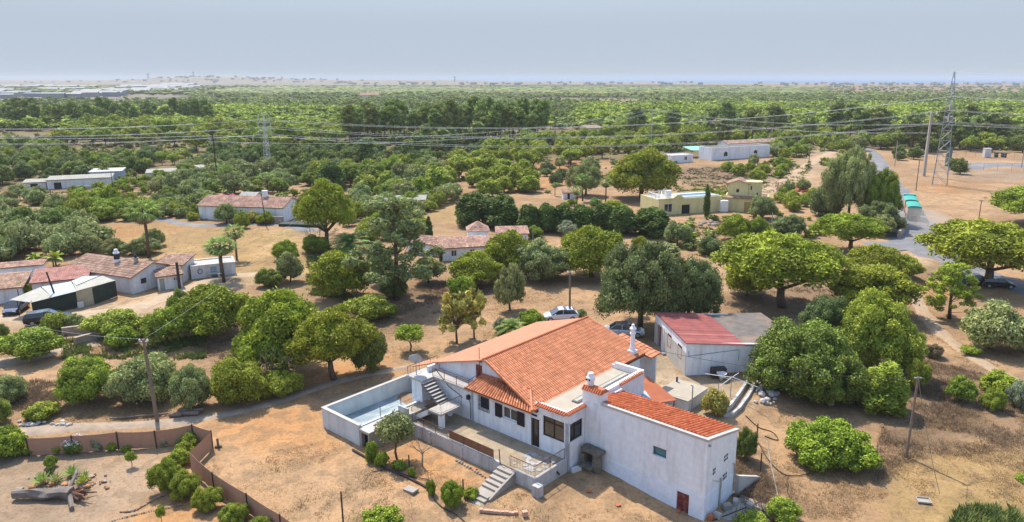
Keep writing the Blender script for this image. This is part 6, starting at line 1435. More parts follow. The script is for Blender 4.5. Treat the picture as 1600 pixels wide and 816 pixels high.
# ================================================================ other buildings
def building(name, label, A, Bp, depth_, h, roof='gable', rise=1.0, wallm='white', roofm='tile_pink', wins=(), doors=(), side=(), over=.25, group=None, glass='glass', cat='house', small=False, base=-.6):
    """A, Bp: ends of the front wall on the ground; depth away from the viewer; wins/doors as (a0, a1, z0, z1) along the front"""
    A = Vector((A[0], A[1], 0)); Bp = Vector((Bp[0], Bp[1], 0)); d = Bp - A; Lw = d.length; rz = math.atan2(d.y, d.x)
    z = float(gh(*((A + Bp) / 2)[:2])); o = thing(name, label, cat, (A.x, A.y, z), rz, group); D = depth_
    q = MB(); q.wall('u', 0, .2, 0, Lw, base, h, holes=[w[:4] for w in list(wins) + list(doors)]); q.box(0, .2, .2, D, base, h); q.box(Lw - .2, Lw, .2, D, base, h); q.box(.2, Lw - .2, D - .2, D, base, h)
    if roof == 'gable':
        for x in (0, Lw - .2): q.faces([(x, 0, h), (x, D, h), (x, D / 2, h + rise), (x + .2, 0, h), (x + .2, D, h), (x + .2, D / 2, h + rise)], [(0, 1, 2), (3, 4, 5), (0, 2, 5, 3), (1, 2, 5, 4)])
    if roof == 'gablefront':
        for y in (0, D - .2): q.faces([(0, y, h), (Lw, y, h), (Lw / 2, y, h + rise), (0, y + .2, h), (Lw, y + .2, h), (Lw / 2, y + .2, h + rise)], [(0, 1, 2), (3, 4, 5), (0, 2, 5, 3), (1, 2, 5, 4)])
    if roof == 'mono': q.hexa([(0, D - .2, h), (Lw, D - .2, h), (Lw, D, h), (0, D, h), (0, D - .2, h + rise), (Lw, D - .2, h + rise), (Lw, D, h + rise), (0, D, h + rise)]); q.faces([(0, .2, h), (0, D, h), (0, D, h + rise), (Lw, .2, h), (Lw, D, h), (Lw, D, h + rise)], [(0, 1, 2), (3, 4, 5)])
    q.build('wall', M[wallm], o)
    ov = over; cw = .45 if small else .26; rw = .9 if small else .5; k_ = dict(colw=cw, row=rw, amp=.05, step=.03, thick=.12, seg=4)
    rm = M[roofm]
    if roof == 'gable':
        s_ = rise / (D / 2)
        tile_sheet('roof', (-ov, -ov, h + .03 - ov * s_), (Lw + ov, -ov, h + .03 - ov * s_), (Lw + ov, D / 2, h + rise + .03), (-ov, D / 2, h + rise + .03), rm, o, **k_)
        tile_sheet('roof', (Lw + ov, D + ov, h + .03 - ov * s_), (-ov, D + ov, h + .03 - ov * s_), (-ov, D / 2, h + rise + .03), (Lw + ov, D / 2, h + rise + .03), rm, o, **k_)
    elif roof == 'gablefront':
        s_ = rise / (Lw / 2)
        tile_sheet('roof', (-ov, D + ov, h + .03 - ov * s_), (-ov, -ov, h + .03 - ov * s_), (Lw / 2, -ov, h + rise + .03), (Lw / 2, D + ov, h + rise + .03), rm, o, **k_)
        tile_sheet('roof', (Lw + ov, -ov, h + .03 - ov * s_), (Lw + ov, D + ov, h + .03 - ov * s_), (Lw / 2, D + ov, h + rise + .03), (Lw / 2, -ov, h + rise + .03), rm, o, **k_)
    elif roof == 'mono':
        tile_sheet('roof', (-ov, -ov, h + .03), (Lw + ov, -ov, h + .03), (Lw + ov, D + ov, h + rise + .05), (-ov, D + ov, h + rise + .05), rm, o, **k_)
    elif roof == 'pyramid':
        for a, b in (((-ov, -ov), (Lw + ov, -ov)), ((Lw + ov, -ov), (Lw + ov, D + ov)), ((Lw + ov, D + ov), (-ov, D + ov)), ((-ov, D + ov), (-ov, -ov))):
            c = (Lw / 2, D / 2, h + rise); tile_sheet('roof', (*a, h + .02), (*b, h + .02), (c[0] + .02, c[1], c[2]), c, rm, o, colw=.3, row=.5, amp=0, step=.03, thick=.05)
    elif roof == 'flat':
        q = MB(); q.box(.22, Lw - .22, .22, D - .22, h - .3, h - .16); q.build('roof', rm, o)
    for w in wins:
        f = MB(); e = .06; a0, a1, z0, z1 = w[:4]
        for b in ((a0, a0 + e, .08, .13, z0, z1), (a1 - e, a1, .08, .13, z0, z1), (a0 + e, a1 - e, .08, .13, z0, z0 + e), (a0 + e, a1 - e, .08, .13, z1 - e, z1), ((a0 + a1) / 2 - .03, (a0 + a1) / 2 + .03, .08, .13, z0 + e, z1 - e)): f.box(*b)
        fo = f.build('window', M['white_trim'], o); g = MB(); g.box(a0, a1, .14, .17, z0, z1); g.build('pane', M[glass], fo)
    for w in doors:
        g = MB(); g.box(w[0], w[1], .12, .16, w[2], w[3]); g.build('door', M[w[4] if len(w) > 4 else 'browndoor'], o)
    return o
def sub(parent, name, m, mb): return mb.build(name, M[m] if isinstance(m, str) else m, parent)
# --- the farm at the left
fm = building('farm_building', 'old whitewashed farmhouse with a brown tiled gable roof and two striped chimneys', (-66.9, 98.3), (-55.0, 93.3), 6.8, 2.3, 'gable', 1.25, 'white_old', 'tile_old', wins=[(9.0, 9.5, 1.2, 1.7)])
Lf = math.hypot(11.9, 5.0)
q = MB(); q.lathe([(.42, 0), (.38, .5), (.38, .55), (.36, 1.5), (.42, 1.55), (.42, 1.65), (.28, 1.8), (.28, 2.0), (.2, 2.15)], (7.2, 2.6, 2.9), 10); co = sub(fm, 'chimney', 'white_trim', q)
q = MB(); q.lathe([(.40, 0), (.40, .75)], (7.2, 2.6, 3.65), 10); q.build('band', M['black_iron'], co)
q = MB(); q.box(10.2, 10.6, 2.8, 3.2, 3.0, 4.0); q.box(10.1, 10.7, 2.7, 3.3, 3.95, 4.05); co = sub(fm, 'chimney', 'corr_grey', q)
q = MB(); q.lathe([(.2, 0), (.22, .3), (.1, .5)], (10.4, 3.0, 4.05), 8); q.build('pot', M['black_iron'], co)
q = MB(); q.box(Lf - .02, Lf + .03, 1.4, 2.2, 1.0, 1.7); sub(fm, 'window', 'glass', q)
q = MB(); q.box(6.2, 7.4, -.012, .05, .5, 1.3); sub(fm, 'bare_plaster', mat('bare_plaster', (.34, .22, .14), .95, .3, 2), q)
building('farm_extension', 'small whitewashed lean-to with its own scrap of tile roof at the farmhouse gable', (-52.3, 94.8), (-49.8, 96.4), 2.6, 1.9, 'mono', .5, 'white_old', 'tile_old', doors=[(.2, .8, -.3, 1.6, 'corr_grey')], wins=[(1.9, 2.4, 1.1, 1.5)], cat='building')
building('farm_building', 'whitewashed back wing joined behind the small lean-to of the farm', (-54.6, 98.6), (-50.9, 98.9), 4.4, 2.5, 'mono', .5, 'white_old', 'tile_old', cat='building')
o = building('farm_outbuilding', 'low flat roofed room at the farm end with a blue ring on its wall', (-50.6, 100.6), (-45.3, 103.3), 4, 1.9, 'flat', 0, 'white_old', 'concrete_pale', doors=[(2.6, 3.4, -.3, 1.5, 'corr_blue')], cat='building')
q = MB()
for k in range(12): a, b = k * math.pi / 6, (k + 1) * math.pi / 6; q.tube([(1.2 + .3 * math.cos(a), -.03, 1.0 + .35 * math.sin(a)), (1.2 + .3 * math.cos(b), -.03, 1.0 + .35 * math.sin(b))], .05, 5)
sub(o, 'ring', mat('blue_paint', (.03, .06, .25), .7), q)
building('farm_building', 'low white wall topped by red tiles behind the red roofed shed', (-78.0, 94.0), (-69.6, 97.6), 2.2, 2.9, 'mono', .2, 'white_old', 'tile_pink', cat='building')
building('farm_building', 'farm shed with a weathered brown tile roof half hidden by bushes', (-76.5, 86.0), (-67.3, 90.0), 5.2, 1.9, 'mono', .75, 'white_old', 'tile_old', cat='building')
building('farm_building', 'farm shed with a bright red painted roof between the wall and the farmhouse', (-66.7, 91.0), (-61.2, 93.8), 5.4, 2.1, 'mono', .5, 'white_old', 'sheet_pale_red', cat='building')
# open sheds of sheet and tarpaulin
def sheds():
    o = thing('car_shelter', 'patched grey sheet shelter with dark green tarpaulin walls in front of the farm', 'shed', (-61.7, 84.0, float(gh(-61.7, 84.0))), 0)
    off = (-61.7, 84.0, 0)
    F = [(-63.6, 83.9), (-61.5, 83.4), (-58.6, 87.2), (-57.3, 88.6), (-56.5, 92.2)]
    hts = [2.1, 1.9, 2.15, 2.2, 2.2]
    def wallseg(i, j, m, nm, rib=True):
        a, b = Vector((*F[i], 0)), Vector((*F[j], 0)); q = MB(); n = max(2, int((b - a).length / .14))
        for k in range(n):
            p0, p1 = a.lerp(b, k / n), a.lerp(b, (k + 1) / n); nn = Vector((-(b - a).y, (b - a).x, 0)).normalized() * (.035 if k % 2 and rib else 0)
            h0 = hts[i] + (hts[j] - hts[i]) * k / n - .02; h1 = hts[i] + (hts[j] - hts[i]) * (k + 1) / n - .02
            q.hexa([(*(p0 + nn)[:2], 0), (*(p1 + nn)[:2], 0), (*(p1 + nn)[:2], 0), (*(p0 + nn)[:2], 0), (*(p0 + nn)[:2], h0), (*(p1 + nn)[:2], h1), (p1.x + .02, p1.y + .04, h1), (p0.x + .02, p0.y + .04, h0)])
        q.build(nm, m, o, off)
    wallseg(1, 2, M['tarp_dark'], 'wall_sheet'); wallseg(2, 3, mat('beige_corrugated', (.42, .35, .24), .8, .2, 2), 'wall_sheet'); wallseg(3, 4, M['tarp_dark'], 'tarpaulin', False)
    q = MB()
    for f in F: q.tube([(f[0], f[1], 0), (f[0], f[1], 2.1)], .05, 5)
    q.tube([(-66.0, 87.5, 0), (-66.0, 87.5, 2.3)], .05, 5); q.build('posts', M['wood_dark'], o, off)
    def sheet(p, m, nm):
        q = MB(); q.hexa([(a, b, c) for a, b, c in p] + [(a, b, c + .05) for a, b, c in p]); q.build(nm, m, o, off)
    sheet([(-64.2, 83.6, 2.12), (-61.3, 83.1, 1.92), (-60.0, 85.0, 2.0), (-63.6, 88.2, 2.35)], M['corr_grey'], 'roof_sheet')
    sheet([(-60.0, 85.0, 2.02), (-58.3, 87.0, 2.18), (-61.2, 90.6, 2.42), (-63.5, 88.3, 2.37)], M['corr_blue'], 'roof_sheet')
    sheet([(-58.3, 87.0, 2.2), (-56.2, 91.8, 2.22), (-58.6, 93.2, 2.45), (-61.1, 90.7, 2.43)], M['corr_grey'], 'roof_sheet')
    sheet([(-61.2, 90.7, 2.44), (-59.5, 89.0, 2.42), (-59.0, 92.9, 2.55), (-60.9, 92.6, 2.55)], M['sheet_white'], 'roof_sheet')
    q = MB(); q.obox((-58.2, 87.2, 0), (1, 1.4), .7, .06, .8); tag(q.build('board', M['sheet_white']), 'white board leaning on the beige shed door', 'board')
sheds()
building('farm_building', 'low pale wall behind the shelter between farm shed and farmhouse', (-62.0, 92.0), (-58.6, 92.6), .3, 1.6, 'none', 0, 'white_old', 'tile_old', cat='wall')
# --- long low barns, upper left
Bn = [((-136, 189), (-131.5, 191), 4, 2.2, 'long low barn with a white front, leftmost of the line on the left'), ((-130.5, 190), (-117, 196), 6, 2.6, 'long low barn with dark open front and grey sheet roof'), ((-127, 203), (-119.5, 205.5), 5, 3.0, 'blue walled shed with a flat white roof behind the long barn'),
      ((-112, 204.5), (-100, 210), 6, 2.2, 'pale roofed shed in the middle of the barn line'), ((-100.5, 213), (-94, 219), 5, 2.6, 'grey roofed shed with white posts on the hillside'), ((-96, 222), (-88, 229), 6, 2.4, 'pink roofed hillside shed below the ruin'), ((-93, 233), (-84, 240), 5, 2.0, 'half ruined white walled shed on the hillside'), ((-84, 246), (-74, 252), 7, 2.4, 'pale tiled ruin at the top end of the barn line')]
for i, (a, b, d_, h_, lab) in enumerate(Bn):
    building('barn', lab, a, b, d_, h_ * .85, 'mono', .35, ['white_old', 'white_old', 'corr_blue', 'white_old'][i % 4], ['corr_grey', 'corr_grey', 'sheet_white', 'corr_grey', 'corr_grey', 'tile_pink', 'concrete_pale', 'tile_pink'][i], doors=[(1.5, 3.2, -.3, 1.5, 'darkin')], cat='barn', small=True)
w_ = MB(); w_.obox((-118, 189, -.3), (1, .12), 12, .3, 1.0); w_.obox((-96, 190, -.3), (1, .1), 12, .3, 1.0)
tag(w_.build('low_wall', M['concrete_pale']), 'long low pale wall on the dry field below the barns', 'wall')
# --- long white house
lw = building('house', 'long white house with a weathered brown roof beside the dense stone pine', (-70.5, 146.5), (-52.2, 143.5), 7.5, 2.9, 'gable', 1.5, 'white', 'tile_pink', wins=[(14.3, 15.2, 1.2, 2.2), (9, 9.8, 1.6, 2.2)])
q = MB(); q.box(12.4, 13.2, 3.3, 4.1, 4.0, 5.5); q.box(12.3, 13.3, 3.2, 4.2, 5.5, 5.65); co = sub(lw, 'chimney', 'white_trim', q)
building('shed', 'small white hut with pitched roof behind the long white house', (-67, 158), (-63.5, 157.5), 4, 2.6, 'gable', .9, 'white', 'concrete_pale', cat='shed')
tree_px('shrub', 340, 372, 302, 318, 'pink bougainvillea glowing behind the roof of the long white house', ground='front', leaf='pink', lod=1, name='bougainvillea')
w_ = MB(); w_.obox((-54, 141.8, 0), (1, -.1), 5, .3, 1.4); tag(w_.build('garden_wall', M['stone']), 'ivy grown garden wall in front of the long white house', 'wall')
yb = tree_px('yellow', 378, 405, 328, 350, 'yellow flowering bush in front of the long white house', ground='front', lod=1, leaf='loquat')
nt_ = MB(); nt_.obox((-47, 139.5, 0), (1, -.12), 9, 2.5, .5); tag(nt_.build('hedge_net', M['tarp_dark']), 'dark netting heap on the drive right of the long white house', 'netting')
# --- house with pink tiles and square tower
pk = building('house', 'white house with pale pink tile roof half hidden by the pines', (-16.2, 111.2), (-8.4, 113.3), 3.6, 2.0, 'mono', .9, 'white', 'tile_pink', wins=[(1.6, 2.5, .6, 1.6), (4.6, 5.4, .7, 1.6)])
building('house', 'left wing of the pink tiled house beside the tall airy tree', (-22.5, 116.5), (-16.6, 114.2), 4.5, 1.9, 'gable', .8, 'white', 'tile_pink', wins=[(1.6, 2.4, .6, 1.5)])
building('tower', 'square white tower with a pointed tile roof beside the dark conifer row', (-12.6, 118.4), (-9.3, 118.9), 3.4, 3.3, 'pyramid', 1.4, 'white', 'tile_pink', cat='tower')
building('house', 'low roof of dull red tiles showing above the pine dome', (-8.2, 124), (-2.8, 124.5), 4, 1.6, 'mono', .5, 'white', 'tile_pink', cat='house')
# --- yellow house
yh = building('house', 'yellow house with pool terrace on its flat roof and a dark garage opening', (24.0, 150.4), (38.6, 156.0), 8.0, 3.3, 'flat', 0, 'yellow', 'concrete_pale', wins=[(1.4, 3.3, .5, 2.3)], doors=[(5.6, 7.6, -.3, 1.9, 'darkin')], cat='house')
q = MB(); q.box(6.5, 15.2, 1.2, 4.2, 3.1, 3.32); sub(yh, 'roof_pool', mat('roof_pool_water', (.16, .30, .36), .15, .1, 1), q)
q = MB(); q.box(6.2, 15.4, .9, 1.2, 3.1, 3.5); q.box(6.2, 15.4, 4.2, 4.5, 3.1, 3.5); q.box(6.2, 6.5, 1.2, 4.2, 3.1, 3.5); sub(yh, 'pool_rim', 'white_trim', q)
q = MB(); q.box(-.1, 6.2, -.1, .3, 3.3, 3.5); q.hexa([(3.4, 0, 3.5), (6, 0, 3.5), (6, .3, 3.5), (3.4, .3, 3.5), (4.4, 0, 4.1), (5.2, 0, 4.1), (5.2, .3, 4.1), (4.4, .3, 4.1)]); sub(yh, 'parapet', 'yellow', q)
q = railing([(.2, .3, 3.4), (.2, 5, 3.4), (4.2, 5, 3.4)], h=.9, gap=.35, r=.05); q.tube([(1, .5, 3.6), (2, 2.5, 4.6), (3.4, 2.6, 4.7)], .08, 5); q.box(3.2, 4.4, 2.4, 3.2, 3.4, 4.7); sub(yh, 'terrace_rails', 'white_trim', q)
y2 = building('house', 'taller yellow block with a round stair tower and ochre garage door', (39.2, 156.4), (47.8, 153.6), 7.0, 3.0, 'flat', 0, 'yellow', 'tile_old', doors=[(4.2, 6.4, -.3, 2.1, 'ochre'), (6.9, 7.7, -.3, 2.1, 'darkin')], cat='house')
q = MB(); q.box(.6, 4.8, 1.0, 5.5, 2.9, 5.9); q.faces([(.6, 1.0, 5.9), (4.8, 1.0, 5.9), (2.7, 1.0, 6.6), (.6, 5.5, 5.9), (4.8, 5.5, 5.9), (2.7, 5.5, 6.6)], [(0, 1, 2), (3, 4, 5)]); sub(y2, 'upper_wall', 'yellow', q)
q = MB(); q.lathe([(1.7, 0), (1.7, 3.3), (1.8, 3.35), (1.8, 3.5)], (5.9, 2.4, 2.9), 18); sub(y2, 'stair_tower', 'yellow', q)
tile_sheet('upper_roof', (.3, .8, 5.85), (.3, 5.7, 5.85), (2.7, 5.7, 6.7), (2.7, .8, 6.7), M['tile_pink'], y2, colw=.3); tile_sheet('upper_roof', (5.1, 5.7, 5.85), (5.1, .8, 5.85), (2.7, .8, 6.7), (2.7, 5.7, 6.7), M['tile_pink'], y2, colw=.3)
q = MB(); q.box(2.3, 2.9, .985, 1.02, 4.0, 4.7); sub(y2, 'window', 'glass', q); q = MB(); q.box(5.3, 5.55, .68, .9, 4.7, 5.5); sub(y2, 'window', 'glass', q); q = MB(); q.box(6.6, 6.85, .78, 1.1, 3.3, 4.1); sub(y2, 'window', 'glass', q)
tile_sheet('skirt_roof', (-.3, -.4, 2.95), (9.3, -.4, 2.95), (9.3, .9, 3.3), (-.3, .9, 3.3), M['tile_old'], y2, colw=.3)
w_ = MB(); w_.obox((38.8, 155.4, 0), (1, .1), 1.6, 1.6, 2.4); tag(w_.build('white_shed', M['white_trim']), 'small white block between the two yellow buildings', 'shed')
# --- cottage, hut, long white building and others
building('cottage', 'tiny white cottage with two dark windows on the pine slope', (5.4, 262), (9.6, 262), 8, 2.4, 'gablefront', 1.4, 'white', 'tile_pink', wins=[(.5, 1.6, .7, 2.0), (2.5, 3.6, .7, 2.0)], small=True)
building('hut', 'ruined little whitewashed hut with a dark doorway under the pale crowned oak', (4.6, 172), (7.4, 172.3), 2.8, 1.5, 'mono', .35, 'white_old', 'tile_old', doors=[(1.0, 1.6, -.2, 1.3, 'darkin')], cat='hut')
lb = building('long_building', 'long white walled building with arched windows on the rise', (57.5, 251), (81, 262.5), 7, 4.2, 'flat', 0, 'white', 'bitumen', wins=[], cat='building', small=True)
for k in (6.2, 19.5):
    q = MB(); q.faces([(k - .8 + 1.6 * 0, -.02, 1.1)] + [(k + .8, -.02, 1.1)] + [(k + .8 * math.cos(t), -.02, 1.9 + .8 * math.sin(t)) for t in np.linspace(0, math.pi, 8)], [tuple(range(10))]); sub(lb, 'window', 'glass', q)
building('long_building', 'long low white house with brown roof and blue windows behind the arched wall', (71.5, 286), (97.5, 297), 6, 2.9, 'gable', 1.0, 'white', 'tile_old', wins=[(6, 8, .8, 2.4), (11.5, 13.5, .8, 2.4), (2, 3, .8, 2.4), (22, 23, .8, 2.4)], cat='house', small=True)
building('shed', 'white shed with flat grey roof right of the largest round pine', (42.2, 243), (50.5, 247.5), 6, 2.6, 'flat', 0, 'white', 'concrete_pale', wins=[(5.8, 7, .8, 2)], cat='shed', small=True)
o = thing('canopy', 'teal green canopy roof beside the white shed on the rise', 'canopy', (55, 262, 0), .3); q = MB(); q.hexa([(-4, -3, 3.2), (6, -3, 3.2), (6, 4, 3.9), (-4, 4, 3.9), (-4, -3, 3.3), (6, -3, 3.3), (6, 4, 4.0), (-4, 4, 4.0)]); sub(o, 'roof', mat('pale_teal', (.22, .48, .42), .6, .1, 1), q)
q = MB(); [q.tube([(x, y, -.5), (x, y, 3.3)], .1, 5) for x in (-3.8, 5.8) for y in (-2.8, 3.5)]; sub(o, 'posts', 'steel', q)
building('house', 'pale ruined hillside building in the gap of the pines right of the middle', (22, 372), (30, 375), 8, 3.0, 'mono', 1.0, 'white_old', 'tile_old', small=True)
building('house', 'white roofed farmhouse far off among the dark woods', (-250, 1010), (-225, 1012), 16, 6, 'gable', 3, 'white', 'tile_pink', small=True)
for (px, py, lab, w) in ((745, 352, 'x', 0),): pass
# roofs among trees, middle
building('shed', 'pale grey shed roof between the trees left of the tall airy tree', (-37, 156), (-26, 157), 4, 2.2, 'mono', .4, 'white_old', 'corr_grey', cat='shed')
# substation compound at right
yd = thing('substation_yard', 'grey gravel compound behind a mesh fence at the right edge', 'yard', (140, 232, 0))
strip('pavement', [(1500, 262, 9), (1560, 257, 12), (1660, 262, 14), (1750, 268, 14)], M['asphalt'], .12)
bpy.data.objects.remove(yd)
mf = thing('mesh_fence', 'thin wire mesh fence round the gravel compound at the right edge', 'fence', tuple(gp(1510, 262)))
p0 = gp(1510, 262); pts = [gp(1460, 250), gp(1515, 265), gp(1580, 268), gp(1680, 276)]; pts2 = [gp(1480, 243), gp(1600, 250), gp(1700, 254)]
q = MB()
for pl_ in (pts, pts2):
    for a, b in zip(pl_, pl_[1:]):
        n = max(2, int((b - a).length / 3))
        for k in range(n + 1): c = a.lerp(b, k / n); q.tube([(c.x - p0.x, c.y - p0.y, -p0.z - .3), (c.x - p0.x, c.y - p0.y, 2.1)], .06, 4)
        for z in (.3, 1.2, 2.0): q.tube([(a.x - p0.x, a.y - p0.y, z), (b.x - p0.x, b.y - p0.y, z)], .03, 3)
q.build('posts', M['pole_conc'], mf)
for (px, py, w, h, lab) in ((1541, 246, 2.4, 3.2, 'white electrical cabinet standing in the gravel compound'), (1556, 246, 1.2, 1.5, 'small dark bin left of the pale cabinet group in the compound'), (1568, 246, 1.6, 1.4, 'small dark machine at the back of the gravel compound')):
    p = gp(px, py); q = MB(); q.obox((0, 0, 0), (1, .1), w, w * .6, h); q.obox((0, 0, h), (1, .1), w * 1.1, w * .7, .12); o = q.build('cabinet', M['sheet_white'] if 'white' in lab else M['black_iron'], loc=p); tag(o, lab, 'cabinet')
p = gp(1493, 262); q = MB(); q.obox((0, 0, 0), (1, -2.2), 8, .12, 2.6); tag(q.build('screen_wall', mat('green_mesh_screen', (.10, .17, .13), .8, .1, 1), loc=p), 'dark green screening panel at the corner of the gravel compound', 'screen')
p = gp(1482, 250); q = MB(); q.obox((0, 0, 0), (1, .1), 2.2, .12, 4.2); tag(q.build('screen_wall', bpy.data.materials['green_mesh_screen'], loc=p), 'upright green panel seen through the legs of the big pylon', 'screen')
# ---- roadside wall
p = [gp(1404, 372), gp(1412, 362), gp(1412, 350)]; q = MB(); c0 = p[0]
for a, b in zip(p, p[1:]): m_ = (a + b) / 2; q.obox((m_.x - c0.x, m_.y - c0.y, -.3), b - a, (b - a).length + .3, .5, 1.6)
tag(q.build('roadside_wall', M['stone'], loc=c0), 'low stone wall along the road by the green truck', 'wall')
# ---- far town: sheds, greenhouses and houses on the plain
rg = random.Random(31)
tm_w = [mat('town_white', (.30, .29, .27), .8, .1, .1), mat('town_grey', (.22, .23, .25), .7, .1, .1), mat('town_roof', (.36, .22, .17), .8, .1, .1)]
def far_house(px, py, w, d_, h, kind, m1, m2, label, group, cat):
    p = gp(px, py); a = rg.uniform(-.35, .35); q = MB()
    q.m = 0; q.obox((0, 0, -1), (math.cos(a), math.sin(a)), w, d_, h + 1); q.m = 1
    n = Vector((-math.sin(a), math.cos(a), 0)); dd = Vector((math.cos(a), math.sin(a), 0)); e = .5
    b = [dd * (-w / 2 - e) - n * (d_ / 2 + e), dd * (w / 2 + e) - n * (d_ / 2 + e), dd * (w / 2 + e) + n * (d_ / 2 + e), dd * (-w / 2 - e) + n * (d_ / 2 + e)]; r0, r1 = dd * (-w / 2 - e), dd * (w / 2 + e); rs_ = d_ * .16
    q.faces([(v.x, v.y, h + .05) for v in b] + [(r0.x, r0.y, h + rs_), (r1.x, r1.y, h + rs_)], [(0, 1, 5, 4), (2, 3, 4, 5), (1, 2, 5), (3, 0, 4), (3, 2, 1, 0)])
    o = q.build(kind, [m1, m2], loc=p); tag(o, label, cat, group)
for k in range(75):
    px = rg.uniform(-20, 330); py = 137 + 20 * rg.random() ** 1.4
    if px > 180 + (158 - py) * 7: continue
    D = depth(gp(px, py)); w = rg.uniform(10, 38) * D / 1500 + 10
    far_house(px, py, w, w * rg.uniform(.25, .5), rg.uniform(5, 8), 'warehouse', tm_w[0] if rg.random() < .6 else tm_w[1], tm_w[0] if rg.random() < .65 else tm_w[1], 'pale industrial building of the town on the hazy plain at the left', 'industrial buildings on the plain', 'building')
for (px, py, w, lab) in ((155, 150, 95, 'long bright greenhouse roof at the front of the far town'), (200, 145.5, 120, 'longest cream coloured warehouse roof of the far town'), (95, 141, 60, 'white shed roof standing alone in the middle of the far town'), (260, 143.5, 70, 'white roof at the right end of the far town'), (60, 151.5, 60, 'warehouse with a dark blue roof at the front of the far town'), (280, 134, 160, 'long white roof below the far hill')):
    far_house(px, py, w * .8, w * .2, 5, 'warehouse', tm_w[1], tm_w[0] if 'dark' not in lab else mat('dark_blue_roof', (.06, .08, .14), .6), lab, None, 'warehouse')
for k in range(230):
    u = rg.random()
    if u < .45: px, py = rg.uniform(180, 520), 0; p_ = None; x = rg.gauss(-2150, 520); y = rg.gauss(4700, 320); px, py = [float(v) for v in proj(x, y, float(gh(x, y)))]; lab, gr = 'hazy pale house of the town on the low far hill', 'houses on the far hill'
    elif u < .75: px, py = rg.uniform(520, 1100), rg.uniform(129.5, 133.0); lab, gr = 'hazy roof of the long town before the sea', 'houses of the town before the sea'; x, y = gp(px, py)[:2]
    else: px, py = rg.uniform(1180, 1640), rg.uniform(130.2, 134.5); lab, gr = 'tiny pale house along the distant shore', 'houses along the shore'; x, y = gp(px, py)[:2]
    a = rg.uniform(0, 3); w = rg.uniform(10, 26); h = rg.uniform(4, 9); q = MB(); q.m = 0; q.obox((0, 0, -2), (math.cos(a), math.sin(a)), w, w * .6, h + 2); q.m = 1; q.obox((0, 0, h), (math.cos(a), math.sin(a)), w * 1.05, w * .65, 1.2)
    tag(q.build('town_house', [tm_w[0], tm_w[2] if rg.random() < .6 else tm_w[0]], loc=(x, y, float(gh(x, y)))), lab, 'house', gr)
for (x, y, lab) in ((-2560, 4850, 'slim water tower on the far hill, the left one'), (-2280, 4880, 'slim water tower on the far hill, the right one'), (-560, 4700, 'slender tower block standing above the far town')):
    q = MB(); q.lathe([(4, 0), (3, 26), (7, 28), (7, 33), (2, 35)], (0, 0, 0), 10); tag(q.build('water_tower', tm_w[1], loc=(x, y, float(gh(x, y)) - 1)), lab, 'tower')
